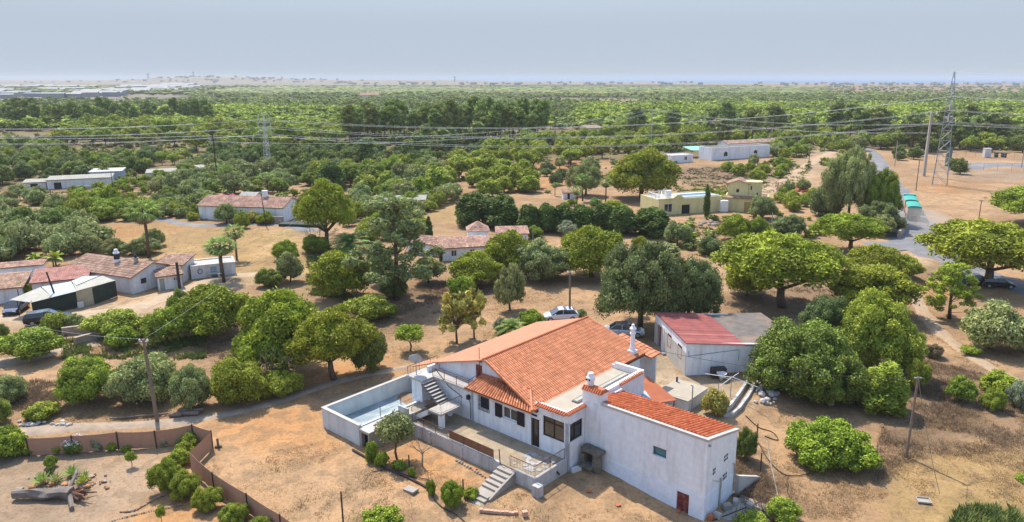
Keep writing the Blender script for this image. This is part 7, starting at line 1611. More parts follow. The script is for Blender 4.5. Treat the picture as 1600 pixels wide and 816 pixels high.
# ================================================================ vehicles
def car(name, label, p, heading, L_=4.4, W_=1.78, H_=1.45, paint=(.4, .4, .42), style='sedan', rough=.25):
    o = thing(name, label, 'car', (p[0], p[1], float(gh(p[0], p[1])) + .03), heading)
    pm = mat('car_paint_' + style, paint, rough, .03, 1, metal=.35, spec=.6)
    hw = W_ / 2; bz = .62 * H_
    # stations along the body: x, sill z, belt z, half width
    st_ = [(-L_ / 2, .38, bz * .80, hw * .80), (-L_ * .47, .26, bz * .93, hw * .93), (-L_ * .32, .24, bz * 1.0, hw), (0, .22, bz * 1.0, hw), (L_ * .22, .24, bz * .97, hw), (L_ * .40, .26, bz * .84, hw * .95), (L_ * .48, .3, bz * .68, hw * .82), (L_ / 2, .36, bz * .55, hw * .7)]
    if style in ('estate', 'hatch'): st_[0] = (-L_ / 2, .36, bz * .95, hw * .86); st_[1] = (-L_ * .48, .26, bz, hw * .95)
    V = []; F = []
    for x, z0, z1, w in st_: V += [(x, -w * .9, z0), (x, -w, z0 + .18), (x, -w, z1 - .12), (x, -w * .9, z1), (x, w * .9, z1), (x, w, z1 - .12), (x, w, z0 + .18), (x, w * .9, z0)]
    for i in range(len(st_) - 1):
        for k in range(8): F.append((i * 8 + k, i * 8 + (k + 1) % 8, (i + 1) * 8 + (k + 1) % 8, (i + 1) * 8 + k))
    F += [tuple(range(8)), tuple(range(len(V) - 8, len(V)))[::-1]]
    q = MB(); q.faces(V, F); body = q.build('body', pm, o)
    # cabin
    prof = {'sedan': [(-L_ * .36, bz), (-L_ * .20, H_ * .97), (0, H_), (L_ * .10, H_ * .97), (L_ * .27, bz * .97)], 'estate': [(-L_ * .485, bz), (-L_ * .43, H_ * .95), (-L_ * .1, H_), (L_ * .06, H_ * .97), (L_ * .24, bz * .97)], 'hatch': [(-L_ * .47, bz), (-L_ * .36, H_ * .94), (-L_ * .05, H_), (L_ * .08, H_ * .97), (L_ * .30, bz * .96)]}[style]
    def cab(sh, zs):  # shrink
        V = []; 
        for x, z in prof: t = (z - bz) / (H_ - bz) if z > bz else 0; w = hw * (.9 - .16 * t) - sh; V += [(x * (1 - sh * .1), -w, z - zs), (x * (1 - sh * .1), w, z - zs)]
        return V
    V = cab(.0, .02); n = len(prof); q = MB()
    q.faces(V, [(2 * i, 2 * i + 1, 2 * i + 3, 2 * i + 2) for i in range(n - 1)] + [tuple(2 * i for i in range(n)), tuple(2 * i + 1 for i in range(n))[::-1]]); q.build('windows', M['glass'], o)
    q = MB(); r0 = prof[1]; r1 = prof[3]; rw = hw * .74
    q.hexa([(r0[0], -rw, r0[1] - .03), (r1[0], -rw, r1[1] - .03), (r1[0], rw, r1[1] - .03), (r0[0], rw, r0[1] - .03), (r0[0] + .05, -rw, r0[1] + .015), (r1[0] - .05, -rw, r1[1] + .015), (r1[0] - .05, rw, r1[1] + .015), (r0[0] + .05, rw, r0[1] + .015)])
    q.box(-.1 - L_ * .05, .1, -rw * .99, rw * .99, H_ - .05, H_ + .016)
    for sg in (-1, 1):
        for (a, b) in ((prof[0], prof[1]), (prof[4], prof[3])): q.tube([(a[0], sg * hw * .885, a[1]), (b[0], sg * hw * .745, b[1])], .035, 5)
        q.tube([(-.05 - L_ * .03, sg * hw * .9, bz), (-.1 - L_ * .03, sg * hw * .75, H_)], .04, 5)
    q.build('roof', pm, o)
    for x in (-L_ * .31, L_ * .33):
        for sg in (-1, 1):
            q = MB(); c = 20
            for kk, (r_, y0, y1) in enumerate(((.32, hw * .78, hw * 1.0),)):
                ring = [(x + r_ * math.cos(2 * math.pi * k / c), .32 + r_ * math.sin(2 * math.pi * k / c)) for k in range(c)]
                q.faces([(a, sg * y0, b) for a, b in ring] + [(a, sg * y1, b) for a, b in ring], [(k, (k + 1) % c, c + (k + 1) % c, c + k) for k in range(c)] + [tuple(range(c)), tuple(range(c, 2 * c))])
            w_ = q.build('wheel', M['rubber'], o)
            q = MB(); ring = [(x + .19 * math.cos(2 * math.pi * k / c), .32 + .19 * math.sin(2 * math.pi * k / c)) for k in range(c)]; q.faces([(a, sg * (hw * 1.0 + .004), b) for a, b in ring], [tuple(range(c))]); q.build('rim', M['rim'], w_)
    for sg in (-1, 1):
        q = MB(); q.box(L_ * .455, L_ * .492, sg * hw * .62 - .16, sg * hw * .62 + .16, bz * .52, bz * .68); q.build('headlight', M['sheet_white'], o)
        q = MB(); q.box(-L_ / 2 - .012, -L_ * .46, sg * hw * .72 - .13, sg * hw * .72 + .13, bz * .62, bz * .78); q.build('tail_light', M['reddoor'], o)
        q = MB(); q.box(L_ * .18, L_ * .21, sg * (hw + .1) - .08, sg * (hw + .1) + .08, bz, bz + .12); q.build('mirror', pm, o)
    return o
car('parked_car', 'silver saloon car parked in the shade under the holm oak behind the farmhouse', gp(975, 524), R(-8), 4.6, 1.82, 1.42, (.46, .47, .48), 'sedan')
car('parked_car', 'pale silver hatchback parked beyond the roof ridge by the wooden pole', gp(876, 500), R(188), 4.1, 1.76, 1.45, (.62, .64, .68), 'hatch')
car('parked_car', 'black estate car parked in front of the tarpaulin shelter', gp(77, 504), R(205) + math.pi, 4.8, 1.8, 1.5, (.015, .018, .02), 'estate')
car('parked_car', 'dark blue car half inside the tarpaulin shelter', gp(26, 487), R(-75), 4.2, 1.75, 1.4, (.05, .07, .12), 'hatch')
car('parked_car', 'black car in the shade right of the trunks of the great umbrella pine', gp(1558, 449), R(-12), 4.3, 1.78, 1.45, (.02, .022, .03), 'hatch')
car('parked_car', 'blue grey car in the shade left of the trunks of the great umbrella pine', gp(1524, 444), R(-12), 4.3, 1.78, 1.45, (.07, .13, .18), 'hatch')
car('parked_car', 'white car glimpsed between the pine and the low pink tiled house', gp(775, 402), R(10), 4.2, 1.76, 1.45, (.66, .66, .66), 'hatch')
def truck():
    p = gp(1427, 346); d = (gp(1412, 312) - p); hd = math.atan2(d.y, d.x)
    o = thing('truck', 'green covered tipper truck with trailer driving away up the dusty road', 'truck', (p.x, p.y, float(gh(p.x, p.y)) + .1), hd)
    S = 1.0
    def body(x0, x1, nm):
        q = MB(); q.box(x0, x1, -1.25, 1.25, 1.1, 2.7); sub(o, nm + '_body', mat('tipper_side', (.42, .24, .17), .7, .2, 1), q)
        q = MB(); q.box(x0 - .03, x0 - .004, -1.2, 1.2, 1.0, 2.6); sub(o, nm + '_tailgate', mat('tailgate_grey', (.16, .18, .17), .7, .2, 1), q)
        q = MB(); n = 6; V = []
        for x in (x0 - .1, x1 + .1):
            for k in range(n + 1): t = math.pi * k / n; V.append((x, -1.32 * math.cos(t), 2.7 + .35 * math.sin(t)))
        q.faces(V, [(k, k + 1, n + 2 + k, n + 1 + k) for k in range(n)] + [tuple(range(n + 1)), tuple(range(n + 1, 2 * n + 2))]); sub(o, nm + '_cover', 'teal', q)
        q = MB(); q.box(x0, x1, -.5, .5, .6, 1.1); sub(o, nm + '_chassis', 'black_iron', q)
        for x in (x0 + .9, x0 + 2.2, x1 - .9):
            for sg in (-1, 1):
                q = MB(); c = 14; ring = [(x + .5 * math.cos(2 * math.pi * k / c), .5 + .5 * math.sin(2 * math.pi * k / c)) for k in range(c)]
                q.faces([(a, sg * .85, b) for a, b in ring] + [(a, sg * 1.22, b) for a, b in ring], [(k, (k + 1) % c, c + (k + 1) % c, c + k) for k in range(c)] + [tuple(range(c)), tuple(range(c, 2 * c))]); sub(o, 'wheel', 'rubber', q)
    body(0, 6.4, 'trailer'); body(8.6, 14.6, 'tipper')
    q = MB(); q.box(6.4, 8.6, -.08, .08, .8, .95); sub(o, 'drawbar', 'black_iron', q)
    q = MB(); q.hexa([(15.0, -1.22, .9), (17.1, -1.22, .9), (17.1, 1.22, .9), (15.0, 1.22, .9), (15.0, -1.2, 3.2), (16.9, -1.15, 3.1), (16.9, 1.15, 3.1), (15.0, 1.2, 3.2)]); cb = sub(o, 'cab', mat('cab_teal', (.06, .33, .33), .4, .1, 1), q)
    q = MB(); q.box(14.98, 14.996, -.9, .9, 2.1, 2.9); q.build('window', M['glass'], cb)
    q = MB(); q.box(14.7, 17.0, -1.1, 1.1, .5, .9); sub(o, 'cab_chassis', 'black_iron', q)
truck()
bm = bmesh.new(); bmesh.ops.create_icosphere(bm, subdivisions=3, radius=1.0); me = bpy.data.meshes.new('dust_cloud'); bm.to_mesh(me); bm.free()
dc = bpy.data.objects.new('dust_cloud', me); COL.objects.link(dc); p = gp(1436, 352); dc.location = (p.x, p.y, p.z + 1.2); dc.scale = (5.5, 7.5, 2.0); dc.rotation_euler = (0, 0, .3)
dm_ = bpy.data.materials.new('road_dust'); dm_.use_nodes = True; dn = dm_.node_tree; dn.nodes.clear(); dv = dn.nodes.new('ShaderNodeVolumePrincipled'); do_ = dn.nodes.new('ShaderNodeOutputMaterial'); dn.links.new(dv.outputs[0], do_.inputs['Volume'])
dv.inputs['Color'].default_value = (.85, .78, .68, 1); dv.inputs['Density'].default_value = .06; me.materials.append(dm_); tag(dc, 'thin pale dust cloud hanging behind the green truck', 'dust', kind='stuff')
# ================================================================ poles, pylons, wires
def pole(name, label, px, ybase, ytop, r0=.14, r1=.09, m='wood', lean=None, arms=(), cat='pole', square=False, p=None, h=None, ins=True):
    p = gp(px, ybase) if p is None else p
    h = ztop(p, ytop) - p.z if h is None else h; lx, ly = lean or (0, 0)
    o = thing(name, label, cat, tuple(p)); q = MB()
    if square: q.hexa([(-r0, -r0, -.3), (r0, -r0, -.3), (r0, r0, -.3), (-r0, r0, -.3), (lx - r1, ly - r1, h), (lx + r1, ly - r1, h), (lx + r1, ly + r1, h), (lx - r1, ly + r1, h)])
    else: q.tube([(0, 0, -.3), (lx * .5, ly * .5, h * .5), (lx, ly, h)], r0, 8, r1)
    sub(o, 'post', m, q); tips = []
    for z, w in arms:
        q = MB(); q.box(lx - w, lx + w, ly - .05, ly + .05, h - z - .05, h - z + .05); sub(o, 'cross_arm', 'steel', q)
        for sg in (-1, 1):
            if ins: q = MB(); q.lathe([(.04, 0), (.08, .05), (.05, .1), (.08, .15), (.04, .22)], (lx + sg * w * .92, ly, h - z + .05), 8); sub(o, 'insulator', 'white_trim', q)
            tips.append(Vector(p) + Vector((lx + sg * w * .92, ly, h - z + .25)))
    return o, Vector(p) + Vector((lx, ly, h)), tips
P1, t1, a1 = pole('utility_pole', 'tall wooden utility pole beside the track, in front of the left thicket', 246, 659, 530, .17, .11, lean=(-.2, 0), arms=((.25, .35),))
P2, t2, a2 = pole('utility_pole', 'wooden utility pole rising behind the roof by the white car', 890, 500, 425, .15, .10, arms=((.15, .3),))
P3, t3, a3 = pole('utility_pole', 'slim weathered pole standing in brown grass at the right', 1416, 714, 589, .11, .08, m='wood', lean=(.1, 0), arms=((.1, .3),), ins=False)
P4, t4, a4 = pole('utility_pole', 'dark wooden pole in front of the tarpaulin shelter', 94, 484, 425, .12, .09, m='wood_dark', lean=(-.9, 0))
P5, t5, a5 = pole('utility_pole', 'thick old wooden pole at the gable of the farm', 281, 451, 410, .2, .18, m='wood_dark')
P6, t6, a6 = pole('utility_pole', 'tall brown pole with crossarm on the slope above the long white house', 340, 283, 210, .18, .12, m='wood_dark', arms=((.6, 1.3), (2.2, 1.3)))
P7, t7, a7 = pole('utility_pole', 'pole with a lamp in front of the long white house', 416, 354, 302, .1, .07, m='wood_dark', lean=(-.4, 0))
P8, t8, a8 = pole('utility_pole', 'thin dark pole standing on the dry field left of the golden field', 83, 326, 296, .1, .07, m='wood_dark')
P9, t9, a9 = pole('utility_pole', 'thin pole beside the low wall on the field below the barns', 178, 303, 270, .1, .07, m='wood_dark')
P10, t10, a10 = pole('utility_pole', 'concrete power pole standing among pines behind the largest round pine', 1017, 233, 170, .3, .2, m='pole_conc', arms=((.4, 1.5), (2.0, 1.2)))
P11, t11, a11 = pole('power_pole', 'thick tapering concrete power pole next to the big lattice pylon', 1443, 275, 173, .4, .2, m='pole_conc', arms=((1.2, 1.7), (4.0, 2.2), (6.6, 2.2)), square=True)
P12, t12, a12 = pole('utility_pole', 'thin wooden pole on the bare ground left of the big pylon, the nearer one', 1431, 298, 250, .13, .1, m='wood')
P13, t13, a13 = pole('utility_pole', 'thin wooden pole by the bend of the far road', 1398, 259, 220, .15, .1, m='pole_conc')
P14, t14, a14 = pole('utility_pole', 'slim pole with crossarm between the bare ground and the great umbrella pine', 1529, 345, 313, .1, .08, m='wood', arms=((.1, .5),))
P15, t15, a15 = pole('utility_pole', 'pole standing at the orange track right of the rubble ground', 1263, 264, 235, .13, .1, m='wood_dark')
P16, t16, a16 = pole('post', 'bare post below the yellow house beside the loose shrub', 1205, 362, 333, .1, .09, m='concrete')
P17, t17, a17 = pole('post', 'thick pale concrete post right of the yellow tower', 1214, 308, 285, .25, .2, m='pole_conc')
pole('street_lamp', 'grey street lamp between the pine dome and the tall rounded pine', 833, 405, 358, .08, .05, m='steel')
pole('post', 'white gatepost with ball top below the yellow house', 1094, 392, 376, .22, .2, m='white_trim')
pole('utility_pole', 'pole at the far right edge behind the gravel compound', 1596, 262, 222, .15, .1, m='steel')
def lattice(name, label, px, ybase, ytop, wb, wt, arms, wneck=None, sway=0, tone='steel', r=.1, n=11):
    p = gp(px, ybase); h = ztop(p, ytop) - p.z; o = thing(name, label, 'pylon', tuple(p), sway)
    q = MB(); b = MB()
    def w(t): return wb + (wt - wb) * min(1, t / .78) if t < .78 else wt * (1 - (t - .78) / .22 * .85)
    lv = [(i / n) ** .9 for i in range(n + 1)]
    for sx in (-1, 1):
        for sy in (-1, 1):
            q.tube([(sx * w(t) / 2, sy * w(t) / 2, h * t) for t in lv], r, 4, r * .6)
    for i in range(n):
        t0, t1 = lv[i], lv[i + 1]
        for f in range(4):
            c0 = [(-1, -1), (1, -1), (1, 1), (-1, 1)][f]; c1 = [(-1, -1), (1, -1), (1, 1), (-1, 1)][(f + 1) % 4]
            b.tube([(c0[0] * w(t0) / 2, c0[1] * w(t0) / 2, h * t0), (c1[0] * w(t1) / 2, c1[1] * w(t1) / 2, h * t1)], r * .5, 3)
            b.tube([(c1[0] * w(t0) / 2, c1[1] * w(t0) / 2, h * t0), (c0[0] * w(t1) / 2, c0[1] * w(t1) / 2, h * t1)], r * .5, 3)
            if i: b.tube([(c0[0] * w(t0) / 2, c0[1] * w(t0) / 2, h * t0), (c1[0] * w(t0) / 2, c1[1] * w(t0) / 2, h * t0)], r * .4, 3)
    sub(o, 'legs', tone, q); sub(o, 'bracing', tone, b); tips = []
    for t, wa in arms:
        for sg in (-1, 1):
            q = MB(); x0 = w(t) / 2; x1 = wa
            for sy in (-1, 1): q.tube([(sg * x0, sy * w(t) / 2, h * t), (sg * x1, 0, h * t)], r * .6, 4)
            q.tube([(sg * x0, 0, h * t + .9), (sg * x1, 0, h * t)], r * .5, 4); ar = sub(o, 'arm', tone, q)
            q = MB(); q.lathe([(.06, -1.3), (.14, -1.2), (.08, -1.0), (.14, -.8), (.08, -.6), (.14, -.4), (.05, 0)], (sg * x1, 0, h * t), 6); q.build('insulator', M['sheet_white'], ar)
            M4 = Matrix.Translation(p) @ Matrix.Rotation(sway, 4, 'Z'); tips.append(M4 @ Vector((sg * x1, 0, h * t - 1.3)))
    return o, tips, Vector(p) + Vector((0, 0, h))
_, TA, TAt = lattice('lattice_pylon', 'big galvanised lattice pylon rising above the sea horizon at the right', 1468, 289, 112, 3.6, 1.5, ((.61, 2.6), (.71, 2.9), (.83, 2.4)), sway=R(60), r=.10)
_, TB, TBt = lattice('lattice_pylon', 'thin lattice pylon standing in the dark valley at the left', 420, 272, 176, 1.7, .7, ((.72, 2.2), (.84, 2.2), (.96, 1.9)), sway=R(60), tone='corr_blue' if False else 'sheet_white', r=.07, n=14)
def wire(label, a, b, sag, m='wire', r=.03, n=24, group=None, name='power_line'):
    a, b = Vector(a), Vector(b); pts = [a.lerp(b, k / n) - Vector((0, 0, 4 * sag * (k / n) * (1 - k / n))) for k in range(n + 1)]
    q = MB(); q.tube([p - a for p in pts], r, 5); o = q.build(name, M[m], loc=a, smooth=True); tag(o, label, 'cable', group); return o
far = [Vector((-240, 196, z)) for z in (23, 23, 20, 20, 16, 16)]
for i in range(6):
    lv = ['lower', 'lower', 'middle', 'middle', 'upper', 'upper'][i]; sd = ['rear', 'front'][i % 2]
    wire(f'{lv} {sd} conductor slung from the thin pylon to the big pylon', TB[i], TA[i], 5.0, r=.028, group='conductors between the two pylons')
    d = (TB[i] - TA[i]).normalized(); e = TB[i] + Vector((-150, -8, 1)) ; wire(f'{lv} {sd} conductor running left out of view from the thin pylon', TB[i], e, 3, r=.028, group='conductors left of the thin pylon')
    wire(f'{lv} {sd} conductor running right out of view from the big pylon', TA[i], TA[i] + Vector((110, -18, 4)), 3, r=.026, group='conductors right of the big pylon')
wire('earth wire running right from the tip of the big pylon', TAt, TAt + Vector((120, -20, 3)), 3, r=.03)
# medium voltage line: concrete pole - pole in the pines - brown pole - out
for i in range(2):
    s_ = ['rear', 'front'][i]
    wire(f'{s_} line from the concrete pole to the pole among the pines', a11[2 + i], a10[i], 2.5, r=.02, group='lines between concrete pole and pine wood'); wire(f'{s_} lower line from the concrete pole to the pole among the pines', a11[4 + i], a10[2 + i], 2.5, r=.02, group='lines between concrete pole and pine wood')
    wire(f'{s_} line from the pole among the pines to the tall brown pole', a10[i], a6[i], 4.5, r=.022, group='lines over the shaded valley'); wire(f'{s_} lower line from the pole among the pines to the tall brown pole', a10[2 + i], a6[2 + i], 4.5, r=.022, group='lines over the shaded valley')
    wire(f'{s_} line running left out of view from the tall brown pole', a6[i], a6[i] + Vector((-120, -6, 2)), 1.5, r=.02, group='lines left of the tall brown pole')
    wire(f'{s_} line running right out of view from the concrete pole', a11[2 + i], a11[2 + i] + Vector((110, -25, 2)), 2, r=.02, group='lines right of the concrete pole')
wire('dark service cable from the slim pole across the red roof', t3 - Vector((0, 0, .2)), L2W(-8, 12, 4.9), .9, 'wire_dark', .018)
wire('dark cable from the slim pole down towards the lower edge', t3, gp(1455, 860) + Vector((0, 0, 4)), .4, 'wire_dark', .02)
wire('dark cable from the slim pole to the right over the brown grass', t3 - Vector((0, 0, .1)), gp(1680, 720) + Vector((0, 0, 3)), .8, 'wire_dark', .02)
wire('thin cable from the tall wooden pole over the big pine', t1, gp(470, 380) + Vector((0, 0, 5)), 1.2, 'wire', .006)
wire('thin cable running left from the tall wooden pole', t1, gp(-60, 560) + Vector((0, 0, 6)), .8, 'wire', .006)
# ================================================================ the garden fence of brown mesh
FH = 1.45
def mesh_fence(label, pts, posts, name='mesh_fence', hts=None):
    o = thing(name, label, 'fence', tuple(pts[0])); p0 = pts[0]
    for i, (a, b) in enumerate(zip(pts, pts[1:])):
        n = 10; V = []
        for k in range(n + 1):
            c = a.lerp(b, k / n); g_ = float(gh(c.x, c.y)); sagz = .06 * math.sin(math.pi * k / n); wv = .04 * math.sin(k * 2.3)
            V += [(c.x - p0.x, c.y - p0.y + wv, g_ - p0.z), (c.x - p0.x, c.y - p0.y, g_ + FH - sagz - p0.z)]
        F = [(2 * k, 2 * k + 2, 2 * k + 3, 2 * k + 1) for k in range(n)]
        V2 = [(x, y + .02, z) for x, y, z in V]; q = MB(); q.faces(V + V2, F + [tuple(j + len(V) for j in f) for f in F] + [(2 * k + 1, 2 * k + 3, len(V) + 2 * k + 3, len(V) + 2 * k + 1) for k in range(n)])
        q.build('mesh_panel', M['mesh_fence'], o)
    for c in posts:
        q = MB(); g_ = float(gh(c.x, c.y)); q.tube([(c.x - p0.x, c.y - p0.y - .03, g_ - p0.z - .2), (c.x - p0.x, c.y - p0.y - .03, g_ + FH + .06 - p0.z)], .05, 6); q.build('post', M['wood_dark'], o)
    return o
A_ = [gp(x, y) for x, y in ((46, 712), (116, 708), (186, 702), (245, 700), (303, 690), (338, 698))]
mesh_fence('brown mesh garden fence, the straight run at the back along the track', [A_[0], A_[1], A_[2], A_[3], A_[4]], [A_[0], A_[1], A_[2], A_[3], A_[4]])
C_ = gp(333, 700); D_ = gp(299, 735)
mesh_fence('brown mesh garden fence, the steep side run casting a shadow on the bare soil', [A_[4], C_, D_], [C_])
E_ = [D_, gp(335, 768), gp(388, 802), gp(440, 836), gp(500, 880)]
mesh_fence('brown mesh garden fence, the long slanting run in front', E_, [gp(335, 768), gp(388, 802), gp(440, 836)])
q = MB(); q.obox((0, 0, 0), (1, .3), .5, .25, .12); q.obox((0, 0, 0), (1, .3), .16, .12, .7); tag(q.build('stump_post', M['wood'], loc=gp(341, 698)), 'short wooden stump at the outer fence corner', 'post')
# ================================================================ garden things
def rock(name, px, py, s, label, group=None, m='stone', sq=.7, seed=0):
    g = np.random.default_rng(seed + int(px * 3)); p = gp(px, py); V = ICO2[0] * g.uniform(.78, 1.15, (42, 1)) * np.array([s * g.uniform(.8, 1.3), s * g.uniform(.7, 1.0), s * sq]) + np.array([0, 0, s * sq * .4])
    me = npmesh(name, V, None, ICO2[1], [M[m]]); o = bpy.data.objects.new(name, me); COL.objects.link(o); o.location = p; o.rotation_euler = (0, 0, g.uniform(0, 3)); tag(o, label, 'stone', group); return o
M['stone_orange'] = mat('orange_stone', (.42, .22, .09), .9, .2, 2, bump=.4)
rock('boulder', 31, 765, .30, 'pale oval stone lying left of the old log', m='stone', sq=.45)
rock('boulder', 50, 763, .28, 'round orange stone just above the left part of the log', m='stone_orange')
rock('boulder', 81, 757, .26, 'brownish oval stone above the middle of the log', m='stone_orange')
rock('boulder', 101, 758, .26, 'orange stone between the middle and the forked end of the log', m='stone_orange', sq=.5)
rock('boulder', 138, 761, .24, 'bright orange round stone at the forked end of the log', m='stone_orange')
rock('boulder', 142, 745, .3, 'flat pale slab stone at the top right of the rock garden', m='stone', sq=.35)
rr = random.Random(12); M['rubble'] = mat('red_brown_rubble', (.24, .15, .10), .95, .3, 2, bump=.4)
for k in range(46):
    px, py = rr.uniform(40, 172), rr.uniform(740, 764)
    if py > 756 and px < 120: continue
    rock('stone', px, py, rr.uniform(.06, .17), 'small tan stone of the rock garden behind the log', 'small stones of the rock garden', ['stone', 'stone_orange', 'stone_pale'][rr.randrange(3)], seed=k)
for k in range(26):
    t = k / 25; px = 188 + t * 68 + rr.uniform(-1, 1); py = 800 - 22 * t + 4 * math.sin(t * 5); rock('stone', px, py, rr.uniform(.05, .11), 'small stone in the upper row edging the garden bed', 'stones of the upper bed edging', 'stone' if k % 4 else 'stone_orange', seed=k)
for k in range(30):
    t = k / 29; px = 172 + t * 110; py = 816 - 27 * t ** .8; rock('stone', px, py, rr.uniform(.04, .09), 'small stone in the lower row edging the garden bed', 'stones of the lower bed edging', 'stone', seed=k)
for k in range(20):
    px = 30 + rr.random() * 80; rock('stone', px, 661 + rr.uniform(-3, 5), rr.uniform(.1, .28), 'pale stone lying in a line beyond the track below the vivid bush', 'pale stones beyond the track', 'stone_pale', seed=k)
for k in range(26):
    px, py = rr.uniform(1178, 1215), rr.uniform(592, 632); rock('stone', px, py, rr.uniform(.12, .4), 'pale rubble stone tipped at the outer foot of the curved white wall', 'rubble at the curved wall', 'stone_pale', seed=k)
for k in range(12):
    t = k / 11; rock('stone', 714 + t * 44, 720 + t * 26, rr.uniform(.08, .16), 'stone of the short broken row on the slope below the patio', 'broken stone row below the patio', 'stone', seed=k + 9)
for k in range(70):
    px, py = rr.uniform(1052, 1165), rr.uniform(264, 280) ; rock('rubble_stone', px, py, rr.uniform(.25, .7), 'reddish boulder of the rubble heap below the long white building', 'boulders of the rubble heap', 'rubble', seed=k)
for k in range(30):
    px, py = rr.uniform(1215, 1262), rr.uniform(292, 302); rock('rubble_stone', px, py, rr.uniform(.3, .8), 'terracotta red lump of the broken tile heap right of the yellow tower', 'broken tile heap', 'brick', seed=k)
for k in range(16):
    px, py = rr.uniform(1092, 1122), rr.uniform(346, 353); rock('rubble_stone', px, py, rr.uniform(.25, .6), 'stone of the small cairn right of the lone cypress', 'stones by the cypress', 'stone', seed=k)
# the old log
lg = thing('fallen_log', 'weathered grey fallen tree trunk with a forked root end in the garden', 'log', tuple(gp(75, 777)))
p0 = gp(75, 777); a, b = gp(22, 779) - p0, gp(112, 778) - p0
M['dead_wood'] = mat('dead_wood', (.22, .18, .15), .95, .4, 3, (.07, .06, .05), .9, 1.5, .8, 5)
q = MB(); n = 16; V = []
for k in range(n + 1):
    t = k / n; c = a.lerp(b, t) + Vector((0, 0, .34 + .05 * math.sin(t * 9)))
    for j in range(10):
        an = j * .628; r_ = (.34 + .05 * math.sin(j * 2.1 + t * 6) + .05 * math.sin(t * 14 + j)) * (.8 + .4 * t)
        V.append(c + Vector((0, math.cos(an) * r_, math.sin(an) * r_)))
q.faces(V, [(k * 10 + j, k * 10 + (j + 1) % 10, (k + 1) * 10 + (j + 1) % 10, (k + 1) * 10 + j) for k in range(n) for j in range(10)] + [tuple(range(10)), tuple(range(n * 10, n * 10 + 10))]); sub(lg, 'trunk', 'dead_wood', q)
q = MB(); e = b
q.tube([e + Vector((-.2, 0, .4)), gp(118, 760) - p0 + Vector((.2, 0, 1.0)), gp(124, 752) - p0 + Vector((0, 0, 1.0))], .14, 7, .07); q.tube([e + Vector((-.1, 0, .3)), gp(113, 797) - p0 + Vector((0, 0, .15))], .17, 7, .15); sub(lg, 'branch', 'dead_wood', q)
q = MB(); rr2 = random.Random(2)
for k in range(16): an = rr2.uniform(0, 6.28); q.tube([e + Vector((.1, 0, .4)), e + Vector((.5 + rr2.random() * 1.1, math.sin(an) * .7, .4 + math.cos(an) * .35))], .12, 5, .04)
sub(lg, 'roots', mat('rusty_wood', (.20, .10, .06), .95, .4, 4, bump=.8), q)
# succulents: spiky rosettes
def agave(px, py, s, label, leafm='palm', seed=1):
    g = random.Random(seed); q = MB()
    for i in range(26):
        a = i * 2.4; el = .25 + 1.1 * i / 26; d = Vector((math.cos(a) * math.cos(el), math.sin(a) * math.cos(el), math.sin(el))); sd = Vector((-math.sin(a), math.cos(a), 0)) * s * .09; q.c = g.uniform(.3, .9)
        q.poly([sd * .6, d * s * .5 + sd, d * s + Vector((0, 0, -.08 * s)), d * s * .5 - sd]); 
    o = q.build('agave', LM[leafm], loc=gp(px, py), recalc=False); tag(o, label, 'plant'); return o
agave(66, 754, .95, 'spiky agave rosette at the left of the rock garden', 'palm', 1); agave(88, 752, .8, 'darker spiky agave behind the orange stones', 'olive', 2); agave(113, 742, .9, 'small palm like rosette at the back of the rock garden', 'palm', 3); agave(129, 754, .7, 'bright spiky rosette near the forked end of the log', 'bright', 4); agave(134, 744, .5, 'smallest tuft behind the bright rosette', 'palm', 5)
# kerb, stakes, hose, stone slab, low brick edging
def path_tube(name, label, pix, r, m, cat, lift=.03, name2=None, z=None):
    P = [gp(*v) for v in pix]; p0 = P[0]; S = []
    for i in range(len(P) - 1):
        a0, a1_, a2_, a3_ = P[max(i - 1, 0)], P[i], P[i + 1], P[min(i + 2, len(P) - 1)]
        for j in range(8): t = j / 8; S.append(.5 * ((2 * a1_) + (-a0 + a2_) * t + (2 * a0 - 5 * a1_ + 4 * a2_ - a3_) * t * t + (-a0 + 3 * a1_ - 3 * a2_ + a3_) * t ** 3))
    S.append(P[-1]); q = MB(); q.tube([Vector((v.x - p0.x, v.y - p0.y, float(gh(v.x, v.y)) - p0.z + lift)) for v in S], r, 6); o = q.build(name, M[m], loc=p0, smooth=True); tag(o, label, cat); return o
path_tube('garden_kerb', 'dark broken kerb line curving below the garden strip', [(551, 703), (574, 716), (600, 731), (640, 748), (674, 767)], .09, 'wood_dark', 'kerb')
path_tube('hose', 'black hose running along the kerb and down to the lower edge', [(582, 738), (610, 734), (640, 745), (672, 752), (674, 772), (690, 792), (715, 806), (732, 822)], .035, 'wire_dark', 'hose')
path_tube('hose', 'black irrigation hose looping over the dry ground right of the annex', [(1165, 650), (1185, 668), (1207, 676), (1215, 688), (1195, 682)], .04, 'wire_dark', 'hose')
path_tube('hose', 'black hose curving from the stakes to the fig tree', [(1185, 692), (1200, 718), (1222, 740), (1245, 744), (1265, 740)], .04, 'wire_dark', 'hose')
path_tube('hose', 'dark hose on the ground below the end wall of the annex', [(1112, 815), (1150, 800), (1180, 788), (1200, 778)], .045, 'wire_dark', 'hose')
path_tube('buried_kerb', 'thin straight line of kerb stones running down the slope beside the stakes', [(1198, 690), (1204, 722), (1212, 760), (1216, 780)], .035, 'concrete', 'kerb')
for (px, yb, yt, lab) in ((640, 741, 711, 'dark wooden stake in the garden strip, the left one'), (724, 772, 749, 'dark wooden stake in the garden strip, near the steps'), (537, 826, 768, 'dark iron post with a wire at the lower edge'), (1182, 692, 662, 'thin stake on the slope, the upper one'), (1188, 738, 708, 'leaning stake on the slope, the lower one')):
    pole('stake', lab, px, yb, yt, .06, .05, m='wood_dark', cat='stake')
wire('thin wire from the iron post to the end of the hose', gp(537, 826) + Vector((0, 0, 2.1)), gp(582, 738) + Vector((0, 0, .1)), .2, 'wire_dark', .012)
